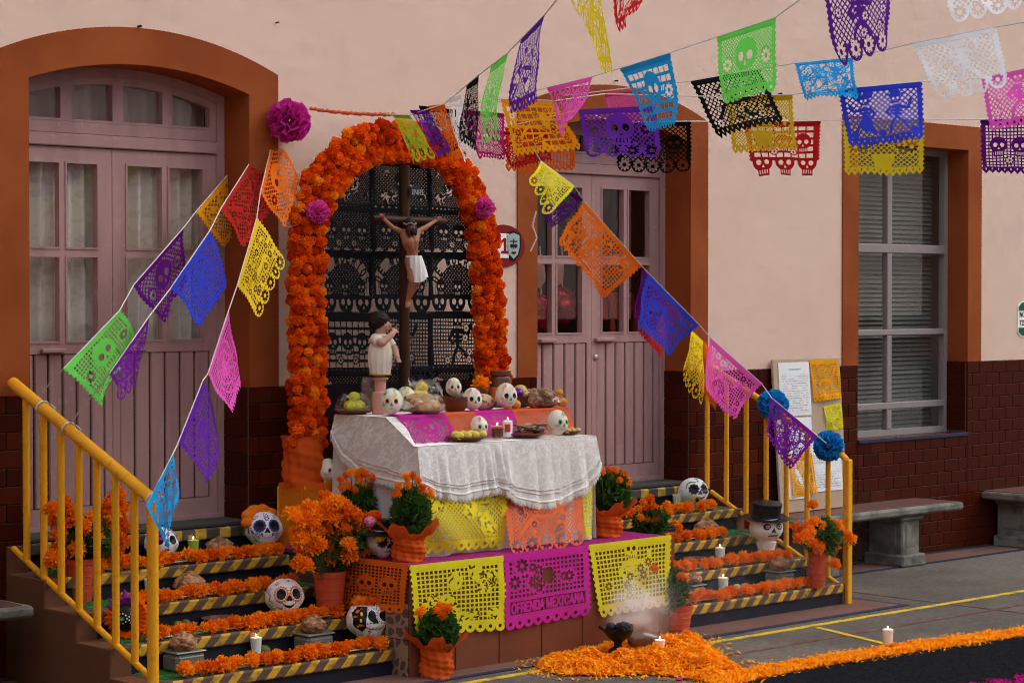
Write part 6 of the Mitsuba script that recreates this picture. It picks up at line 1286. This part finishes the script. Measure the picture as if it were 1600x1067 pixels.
PATH = Polygon([(-1.17, -2.84), (-.80, -2.72), (-.30, -2.74), (.20, -2.76), (.62, -2.80), (1.2, -2.87), (1.85, -2.95), (3.0, -3.05), (4.5, -3.23), (4.4, -3.40), (2.6, -3.22), (1.45, -3.11), (.62, -3.02), (.0, -2.96), (-.5, -2.93), (-.92, -2.96), (-1.25, -3.00)])
mound = Polygon([(-1.50, -1.84), (-1.32, -1.68), (-1.05, -1.60), (-.64, -1.59), (-.40, -1.63), (-.12, -1.62), (.02, -1.68), (-.17, -1.93), (-.42, -2.25), (-.66, -2.61), (-.88, -2.85), (-1.12, -2.84), (-1.10, -2.56), (-1.20, -2.36), (-1.40, -2.24), (-1.55, -2.06)]).buffer(.03)
def zmound(x, y):
    d = np.array([mound.exterior.distance(Point(a, b)) for a, b in zip(np.atleast_1d(x), np.atleast_1d(y))]); return .006+np.minimum(d, .20)**.85*.27*(.15+1.35*meshkit.noise(np.c_[x, y, x*0]*7)**1.4)*(.6+.8*meshkit.noise(np.c_[x, y, x*0]*19))
def zpath(x, y): return .006+.018*meshkit.noise(np.c_[x, y, x*0]*14)
scene['m_petal'] = {'type': 'principledthin', 'base_color': {'type': 'rgb', 'value': [.93, .36, .012]}, 'roughness': .8, 'diff_trans': .3}
scene['m_petal2'] = {'type': 'principledthin', 'base_color': {'type': 'rgb', 'value': [.90, .25, .010]}, 'roughness': .8, 'diff_trans': .3}
scene['m_petal3'] = {'type': 'principledthin', 'base_color': {'type': 'rgb', 'value': [.95, .48, .03]}, 'roughness': .8, 'diff_trans': .35}
mat('m_petalbase', (.60, .17, .006), .9)
pm = thing('petal_heap', 'heap of loose orange marigold petals on the ground before the platform', 'petals', None, 'stuff')
part(pm, 'petals', petals(mound, 9000, 1, zmound, .024), 'm_petal', kind='stuff')
part(pm, 'stray_petals', petals(mound.buffer(.14).difference(mound.buffer(-.02)), 420, 12, lambda x, y: np.full(len(x), .005), .024), 'm_petal', kind='stuff'); part(pm, 'pale_petals', petals(mound, 2200, 13, zmound, .024), 'm_petal3', kind='stuff'); part(pm, 'dark_petals', petals(mound, 3800, 2, zmound, .024), 'm_petal2', kind='stuff')
gx, gy = np.meshgrid(np.linspace(-1.5, .35, 60), np.linspace(-2.8, -1.5, 45), indexing='ij'); ins = shapely.contains_xy(mound, gx.ravel(), gy.ravel()).reshape(gx.shape)
zz = np.where(ins, zmound(gx.ravel(), gy.ravel()).reshape(gx.shape)-.006, -.05)
hm = sheet(lambda u, v: (gx, gy, zz), 60, 45) if False else None
ii, jj = np.meshgrid(np.arange(59), np.arange(44), indexing='ij'); qd = (ii*45+jj).ravel(); keep = (ins[:-1, :-1] & ins[1:, :-1] & ins[:-1, 1:] & ins[1:, 1:]).ravel(); qd = qd[keep]
part(pm, 'under_layer', TM(np.stack([gx, gy, zz], -1).reshape(-1, 3), np.vstack([np.stack([qd, qd+45, qd+46], 1), np.stack([qd, qd+46, qd+1], 1)])), 'm_petalbase', kind='stuff')
pp = thing('petal_path', 'line of loose orange marigold petals edging the black sawdust carpet', 'petals', None, 'stuff')
edge = PATH.buffer(.012)
part(pp, 'petals', petals(edge, 14000, 3, zpath, .022), 'm_petal', kind='stuff'); part(pp, 'pale_petals', petals(edge, 3000, 14, zpath, .022), 'm_petal3', kind='stuff'); part(pp, 'stray_petals', petals(PATH.buffer(.10).difference(PATH), 700, 15, lambda x, y: np.full(len(x), .016), .020), 'm_petal', kind='stuff'); part(pp, 'dark_petals', petals(edge, 6000, 4, zpath), 'm_petal2', kind='stuff')
part(pp, 'under_layer', flat(PATH.buffer(-.01), .010, .006), 'm_petalbase', kind='stuff')
for i, px in enumerate([(-.93, -1.95), (-.80, -2.70), (-.12, -1.75), (-.72, -2.2), (-1.2, -2.1), (.55, -2.86), (-.5, -1.9)]):
    whole('fallen_marigold', MP[i % 4, 'm_gold_0'], None, ['marigold head at the left of the petal heap', 'marigold head at the front tip of the petal heap', 'marigold head at the right back of the petal heap', 'marigold head in the middle of the petal heap', 'marigold head at the left front of the petal heap', 'marigold head in the petal path near the candle', 'marigold head at the right of the petal heap'][i], 'marigold', 'marigold heads on the petals', tw=head_tw((px[0], px[1], (float(zmound(np.array([px[0]]), np.array([px[1]]))[0]) if i != 5 else .015)+.015), (.2, -.5, 1), .036, 30*i))
pmat('m_sawdust', lambda p, n, uv: mix((.006, .006, .0075), (.017, .017, .020), noise(p.x*90, p.y*90, 0.)), .95, lambda p, n, uv: fbm(p.x*50, p.y*50, 0., 3)*.008, 1.0, 3e-3, specular=0.0)
carpet = Polygon([(-1.30, -3.01), (-.5, -2.95), (.0, -2.97), (.62, -3.03), (1.45, -3.12), (2.6, -3.22), (4.4, -3.40), (6, -3.6), (6, -7), (-3, -7), (-2.2, -3.6)])
whole('sawdust_carpet', flat(carpet, .014, .010), 'm_sawdust', 'black sawdust carpet laid on the concrete with magenta motifs', 'carpet', kind='stuff')
thin('m_magpetal', (.50, .012, .20), .3)
for lab, c, a in (('magenta sawdust motif at the lower right corner of the picture', (0.046, -4.065, 0.015), .30),):
    mp = unary_union([affinity.translate(affinity.rotate(affinity.scale(disc(0, 0, 1, 5), a*.8, a*.10), i*36+10), c[0]+.3*a*math.cos(i), c[1]-.2*a) for i in range(5)])
    whole('magenta_motif', petals(mp.buffer(.02), 1500, 8, lambda x, y: np.full(len(x), .014), .02), 'm_magpetal', lab, 'sawdust motif', kind='stuff')
whole('pink_petal', blob(.018, 1, .2, 4, 1, (1.4, 1, .5), (-1.182, -2.640, 0.010)), 'p_magenta', 'single magenta petal where the path begins', 'petal')
# incense burner of black clay
c = P((-0.887, -1.875, 0.055)); bn = thing('incense_burner', 'black clay incense burner smoking on the petal heap', 'incense burner'); r = .085
part(bn, 'bowl', lathe([(0, .05), (.035, .05), (.075, .085), (.095, .12), (.095, .13), (.085, .13), (.06, .10), (0, .09)], 28, c), 'm_black', smooth=40)
part(bn, 'stem', lathe([(0, -.02), (.06, -.02), (.055, .0), (.025, .02), (.025, .045), (.04, .055)], 24, c), 'm_black', smooth=40)
part(bn, 'coals', cat_([blob(.024+.006*(i % 3), 2, .55, 3, i, (1.1, .9, .7), c+[.045*math.cos(i*2.2), .045*math.sin(i*2.2), .130+.008*(i % 3)]) for i in range(8)]), 'm_riser')
part(bn, 'lug', cat_([tube([c+[.09*math.cos(a), .09*math.sin(a), .12], c+[.12*math.cos(a), .12*math.sin(a), .135]], .012, 8) for a in (0, 2.1, 4.2)]), 'm_black', smooth=True)
whole('log', tube([(-0.698, -1.798, 0.080), (-0.615, -1.827, 0.090), (-0.511, -1.854, 0.070)], [.045, .05, .035], 12), 'm_amber', 'dark log lying behind the incense burner', 'log', smooth=True)

# ------------------------------------------------------------------ benches, notice board, signs
pmat('m_stone', lambda p, n, uv: mix((.20, .19, .165), (.10, .095, .08), smoothstep(.35, .7, fbm(p.x*8, p.y*8, p.z*8, 4))), .85, lambda p, n, uv: fbm(p.x*30, p.y*30, p.z*30, 3)*.012, 1.0, 4e-3)
pmat('m_benchtop', lambda p, n, uv: mix((.14, .055, .045), (.10, .06, .05), fbm(p.x*7, p.y*7, p.z*7, 3)), .4)
def bench(x0, x1, legs, label, z=.487, y0=-.47):
    k = thing('stone_bench', label, 'bench')
    part(k, 'seat', bx(x0, x1, y0, -.01, z-.065, z, .016), 'm_stone'); part(k, 'seat_tile', bx(x0+.05, x1-.05, y0+.05, -.012, z+.0005, z+.006, .002), 'm_benchtop')
    for lx in legs:
        part(k, 'leg', cat_([bx(lx-.12, lx+.12, y0+.07, -.06, .09, z-.10, .012), bx(lx-.15, lx+.15, y0+.045, -.05, z-.115, z-.066, .014), bx(lx-.16, lx+.16, y0+.03, -.045, .0, .10, .014)]), 'm_stone')
        part(k, 'leg_panel', cat_([bx(lx-.07, lx+.07, y0+.064, y0+.071, .16, z-.14, .004), bx(lx-.128, lx-.119, y0+.13, -.12, .16, z-.14, .004)]), 'm_stone')
bench(2.55, 4.72, (2.95, 4.08), 'grey stone bench below the window, partly behind the right railing')
bench(5.62, 7.6, (5.92, 7.2), 'grey stone bench at the right edge of the picture')
bench(-6.0, -4.07, (-4.45, -5.6), 'grey stone bench end at the lower left edge of the picture')
nb = thing('notice_board', 'leaning cardboard notice board with typed sheets and small cut papers', 'notice board')
BT, BB = -.03, -.12; zt2, zb2 = 1.70, .497; x0, x1 = 2.76, 3.60
def onb(x, z, off=.0):
    t = (z-zb2)/(zt2-zb2); return (x, BB+(BT-BB)*t-.012-off, z)
def bquad(xa, xb, za, zb, off, n=6, bulge=.0): return sheet(lambda u, v: (xa+(xb-xa)*u, BB+(BT-BB)*((za+(zb-za)*v)-zb2)/(zt2-zb2)-.014-off-bulge*np.sin(u*3.14)*np.sin(v*3.1), za+(zb-za)*v), n, n)
bm = bx(x0, x1, -.012, .012, 0, zt2-zb2, .004); ang = math.atan2(BT-BB, zt2-zb2)
part(nb, 'board', moved(bm, (0, BB, zb2), rx=-ang), 'm_card')
pmat('m_typed', lambda p, n, uv: dr.select((p.z*52-dr.floor(p.z*52) < .38) & (noise(p.x*75, dr.floor(p.z*52)*7.3, 0.) > .30), mi.Color3f(.40, .40, .41), mi.Color3f(.76, .77, .78)), .8)
sheets_ = [(x0+.06, x0+.44, 1.25, 1.67), (x0+.07, x0+.43, .92, 1.235), (x0+.38, x0+.63, .83, 1.03), (x0+.40, x0+.78, .64, .90), (x0+.10, x0+.36, .60, .90)]
for i, (a, b, za, zb) in enumerate(sheets_):
    part(nb, 'paper_sheet', bquad(a, b, za, zb, .002+.001*i, 8, .006), 'm_paperw')
    part(nb, 'typed_block', bquad(a+.035, b-.03, za+.03, zb-.09, .005+.001*i, 8, .006), 'm_typed')
    if i == 0: part(nb, 'title_line', bquad(a+.12, a+.27, zb-.058, zb-.048, .006, 4, .004), 'm_greyteal')
a, h = sheet_on([onb(x0+.45, 1.68, .006), onb(x0+.80, 1.68, .006), onb(x0+.83, 1.36, .02), onb(x0+.47, 1.34, .02)], 'square-flowers-scallop', 21, .012, 4); part(nb, 'amber_cut_paper', cat_([a, h]), 'p_amber', label='crumpled amber cut paper at the top of the board')
a, h = sheet_on([onb(x0+.59, 1.31, .006), onb(x0+.81, 1.33, .006), onb(x0+.83, 1.13, .01), onb(x0+.62, 1.10, .01)], 'fine-flowers-point', 22, .008, 5); part(nb, 'lime_cut_paper', cat_([a, h]), 'p_acid', label='small lime yellow cut paper on the board')
a, h = sheet_on([onb(x0+.12, .93, .012), onb(x0+.40, .95, .012), onb(x0+.43, .62, .02), onb(x0+.14, .60, .02)], 'square-flowers-scallop', 23, .010, 6); part(nb, 'lower_cut_paper', cat_([a, h]), 'p_amber', label='amber cut paper low on the board')
sg = thing('crest_sign', 'dark red oval wall sign with a shield crest, half hidden by the flower arch', 'sign')
sx, sz = -.09, 2.54
part(sg, 'plate', moved(extr(affinity.scale(disc(0, 0, 1, 16), .20, .145), .012), (sx, -.002, sz), rx=math.pi/2), 'm_signred')
mat('m_signred', (.20, .012, .014), .35)
part(sg, 'panel', bx(sx-.16, sx+.045, -.018, -.0145, sz-.085, sz+.085, .001), 'm_white')
tm1 = meshkit.text_mesh('1', .10, .003, True); v = tm1.vertices; tm1.vertices = np.stack([v[:, 0]+sx-.045, -.0185-v[:, 2], v[:, 1]+sz-.05], 1); part(sg, 'numeral', tm1, 'm_signred')
shield = Polygon([(-.055, .075), (0, .09), (.055, .075), (.06, 0), (.04, -.06), (0, -.09), (-.04, -.06), (-.06, 0)])
part(sg, 'shield_rim', moved(extr(shield.buffer(.016), .003), (sx+.085, -.0150, sz), rx=math.pi/2), 'm_black')
part(sg, 'shield', moved(extr(shield, .003), (sx+.085, -.0185, sz), rx=math.pi/2), 'm_greyteal')
part(sg, 'emblem', moved(extr(unary_union([ell(-.02, .0, .013, .014), ell(.02, .0, .013, .014), sbox(-.004, -.02, .004, .05), sbox(-.02, -.055, .02, -.04), sbox(-.034, .028, .034, .036)]), .002), (sx+.085, -.0222, sz), rx=math.pi/2), 'm_black')
gs = thing('green_sign', 'green and white octagonal safety sign at the right edge of the wall', 'sign')
gx0, gz0 = 6.19, 1.985; oc = Polygon([(0, -.12), (.06, -.16), (.26, -.16), (.32, -.12), (.32, .12), (.26, .16), (.06, .16), (0, .12)])
part(gs, 'plate', moved(extr(oc, .006), (gx0, -.002, gz0), rx=math.pi/2), 'm_white')
part(gs, 'green_field', moved(extr(oc.buffer(-.012).difference(sbox(-1, -.075, 1, .075)), .003), (gx0, -.0082, gz0), rx=math.pi/2), 'm_signgreen'); mat('m_signgreen', (.012, .10, .05), .4)
for s_, zz_ in (('NO', .02), ('TIRE', -.055)):
    tg = meshkit.text_mesh(s_, .045, .002, True); v = tg.vertices; tg.vertices = np.stack([v[:, 0]+gx0+.02, -.0083-v[:, 2], v[:, 1]+gz0+zz_], 1); part(gs, 'lettering', tg, 'm_black')
# red things inside the middle door
mat('m_redfoil', (.42, .012, .03), .22, metallic=.4); mat('m_mask', (.55, .25, .18), .6)
for i, (px, lab) in enumerate([((1.102, 0.620, 2.118), 'red foil balloon behind the left panes of the middle door'), ((0.920, 0.660, 2.062), 'darker red foil balloon at the edge of the middle door glass')]):
    bo = thing('foil_balloon', lab, 'balloon'); part(bo, 'skin', blob(.13, 3, .22, 3.5, i, (1, .6, 1.1), px), 'm_redfoil', smooth=True); part(bo, 'ribbon', tube([P(px)+[0, 0, .12], P(px)+[.01, 0, .3], P(px)+[-.01, 0, .5]], .005, 5), 'm_white')
for i, (px, lab) in enumerate([((0.848, 0.600, 2.347), 'flesh coloured paper mask behind the middle door glass, outer one'), ((1.041, 0.600, 2.372), 'flesh coloured paper mask behind the middle door glass, inner one')]):
    whole('paper_mask', blob(.075, 2, .2, 3, i+2, (.8, .25, 1.3), px), 'm_mask', lab, 'mask', smooth=True)
for i, (px, lab) in enumerate([((1.514, 0.620, 2.058), 'red framed chair back behind the right leaf of the middle door'), ((1.776, 0.620, 2.057), 'second red framed chair back, further right in the door glass')]):
    ch = thing('red_chair', lab, 'chair'); part(ch, 'back_frame', tube([P(px)+[-.13, 0, -.5], P(px)+[-.13, 0, .16], P(px)+[.08, 0, .14], P(px)+[.13, 0, .02], P(px)+[.15, 0, -.5]], .022, 8), 'm_redp', smooth=True); part(ch, 'back_panel', bx(px[0]-.11, px[0]+.10, px[1]+.01, px[1]+.025, px[2]-.05, px[2]+.14, .004), 'm_redp')
    part(ch, 'seat', bx(px[0]-.15, px[0]+.17, px[1], px[1]+.35, px[2]-.35, px[2]-.32, .008), 'm_redp')
for i, (px, py_) in enumerate([((-3.071, -0.005, 3.798), .008), ((-2.047, -0.005, 3.908), .005), ((2.874, -0.005, 3.775), .007), ((1.024, -0.005, 3.750), .006)]):
    whole('wall_nail', tube([px, (px[0], px[1]-.03, px[2])], py_, 6), 'm_black', ['rusty nail in the plaster above the left arch', 'small nail in the plaster near the upper left corner', 'nail in the plaster right of the middle arch', 'nail above the crown of the middle arch'][i], 'nail')
# the other sides of the courtyard, out of the picture
opp = thing('courtyard_wing', 'long two storey peach wing with a tiled roof on the far side of the courtyard', 'building')
part(opp, 'wall', bx(-20, 70, -27.3, -27, 0, 8.0), 'm_plaster'); part(opp, 'dado', bx(-20, 70, -26.995, -26.97, 0, 1.6), 'm_tile_0'); part(opp, 'roof_edge', bx(-20, 70, -27.4, -26.4, 8.0, 8.2), 'm_orange')
wg = thing('courtyard_wing', 'two storey peach wing closing the courtyard on the left', 'building')
part(wg, 'wall', bx(-12.3, -12, -27, 1, 0, 9.5), 'm_plaster'); part(wg, 'dado', bx(-11.995, -11.97, -27, 0, 0, 1.6), 'm_tile_0'); part(wg, 'roof_edge', bx(-12.4, -11.5, -27, 0, 9.5, 9.7), 'm_orange')

# copal smoke drifting from the burner over the right steps
SB0, SB1 = np.array([-1.0, -2.1, .02]), np.array([2.6, -.75, 1.0])
nz, ny, nx = 48, 60, 150
Z_, Y_, X_ = np.meshgrid(np.linspace(0, 1, nz), np.linspace(0, 1, ny), np.linspace(0, 1, nx), indexing='ij')
Wp = SB0+np.stack([X_, Y_, Z_], -1)*(SB1-SB0)
d0 = c+np.array([0, 0, .15]); rel = Wp-d0
tt = np.clip(rel[..., 0], 0, 3)
cen_y = .16*tt+.06*np.clip(tt*3, 0, 1); cen_z = .07*np.clip(tt*5, 0, 1)+.03*tt; rad = .045+.085*np.clip(tt*4, 0, 1)+.13*tt
core = np.exp(-((rel[..., 1]-cen_y)**2+(rel[..., 2]-cen_z)**2*1.4)/rad**2)*(rel[..., 0] > -.05)
puff = np.clip(meshkit.fbm(Wp*[13, 13, 16]+meshkit.noise(Wp*6)[..., None]*2.0, 4, 3)-.40, 0, 1)*4.2
dens = core*puff*(46*np.exp(-(tt/.24)**2)+.40*np.exp(-tt/1.1))
fade = np.clip(np.minimum.reduce([X_, 1-X_, Y_, 1-Y_, Z_*3+.3, 1-Z_])*8, 0, 1)
scene['m_smoke'] = {'type': 'heterogeneous', 'albedo': {'type': 'rgb', 'value': [.93, .92, .92]}, 'scale': 1.0,
    'sigma_t': {'type': 'gridvolume', 'grid': mi.VolumeGrid((dens*fade).astype(np.float32)), 'to_world': T().translate(SB0.tolist()).scale((SB1-SB0).tolist())}}
scene['incense_smoke'] = {'type': 'cube', 'to_world': T().translate(((SB0+SB1)/2).tolist()).scale(((SB1-SB0)/2).tolist()), 'bsdf': {'type': 'null'}, 'interior': {'type': 'ref', 'id': 'm_smoke'}}
labels['incense_smoke'] = {'label': 'pale incense smoke drifting from the burner over the right steps', 'category': 'smoke', 'kind': 'stuff'}

# repeats of a kind share a group
_g = {}
for k_, d_ in labels.items():
    if '__' not in k_ and d_.get('category') and not d_.get('kind'): _g.setdefault(d_['category'], []).append(d_)
_names = {'candle': 'candles on the table, steps and ground', 'bread': 'breads set out as offerings', 'skull': 'painted skulls on the steps and platform', 'sugar skull': 'sugar skulls on the table', 'garland': 'marigold garlands along the step edges', 'potted plant': 'potted marigolds round the altar',
          'bench': 'stone benches along the wall', 'pompom': 'tissue paper pompoms', 'string': 'strings of the paper flags', 'plate': 'clay plates on the table', 'film': 'clear wraps over the dishes', 'container': 'glass tubs under the breads', 'curtain': 'curtains of the left door', 'turf': 'turf strips on the steps', 'knot': 'string knots on the left handrail',
          'cord': 'cords of the black papers', 'stairs': 'flights of steps', 'railing': 'stair railings', 'nail': 'nails in the wall', 'bowl': 'clay bowls on the table', 'tray': 'brown trays on the steps', 'balloon': 'foil balloons inside the door', 'mask': 'masks', 'chair': 'red chairs inside the door', 'building': 'school buildings', 'fruit': 'fruit on the steps'}
for c_, ds in _g.items():
    if len(ds) > 1 and c_ in _names:
        for d_ in ds: d_.setdefault('group', _names[c_])
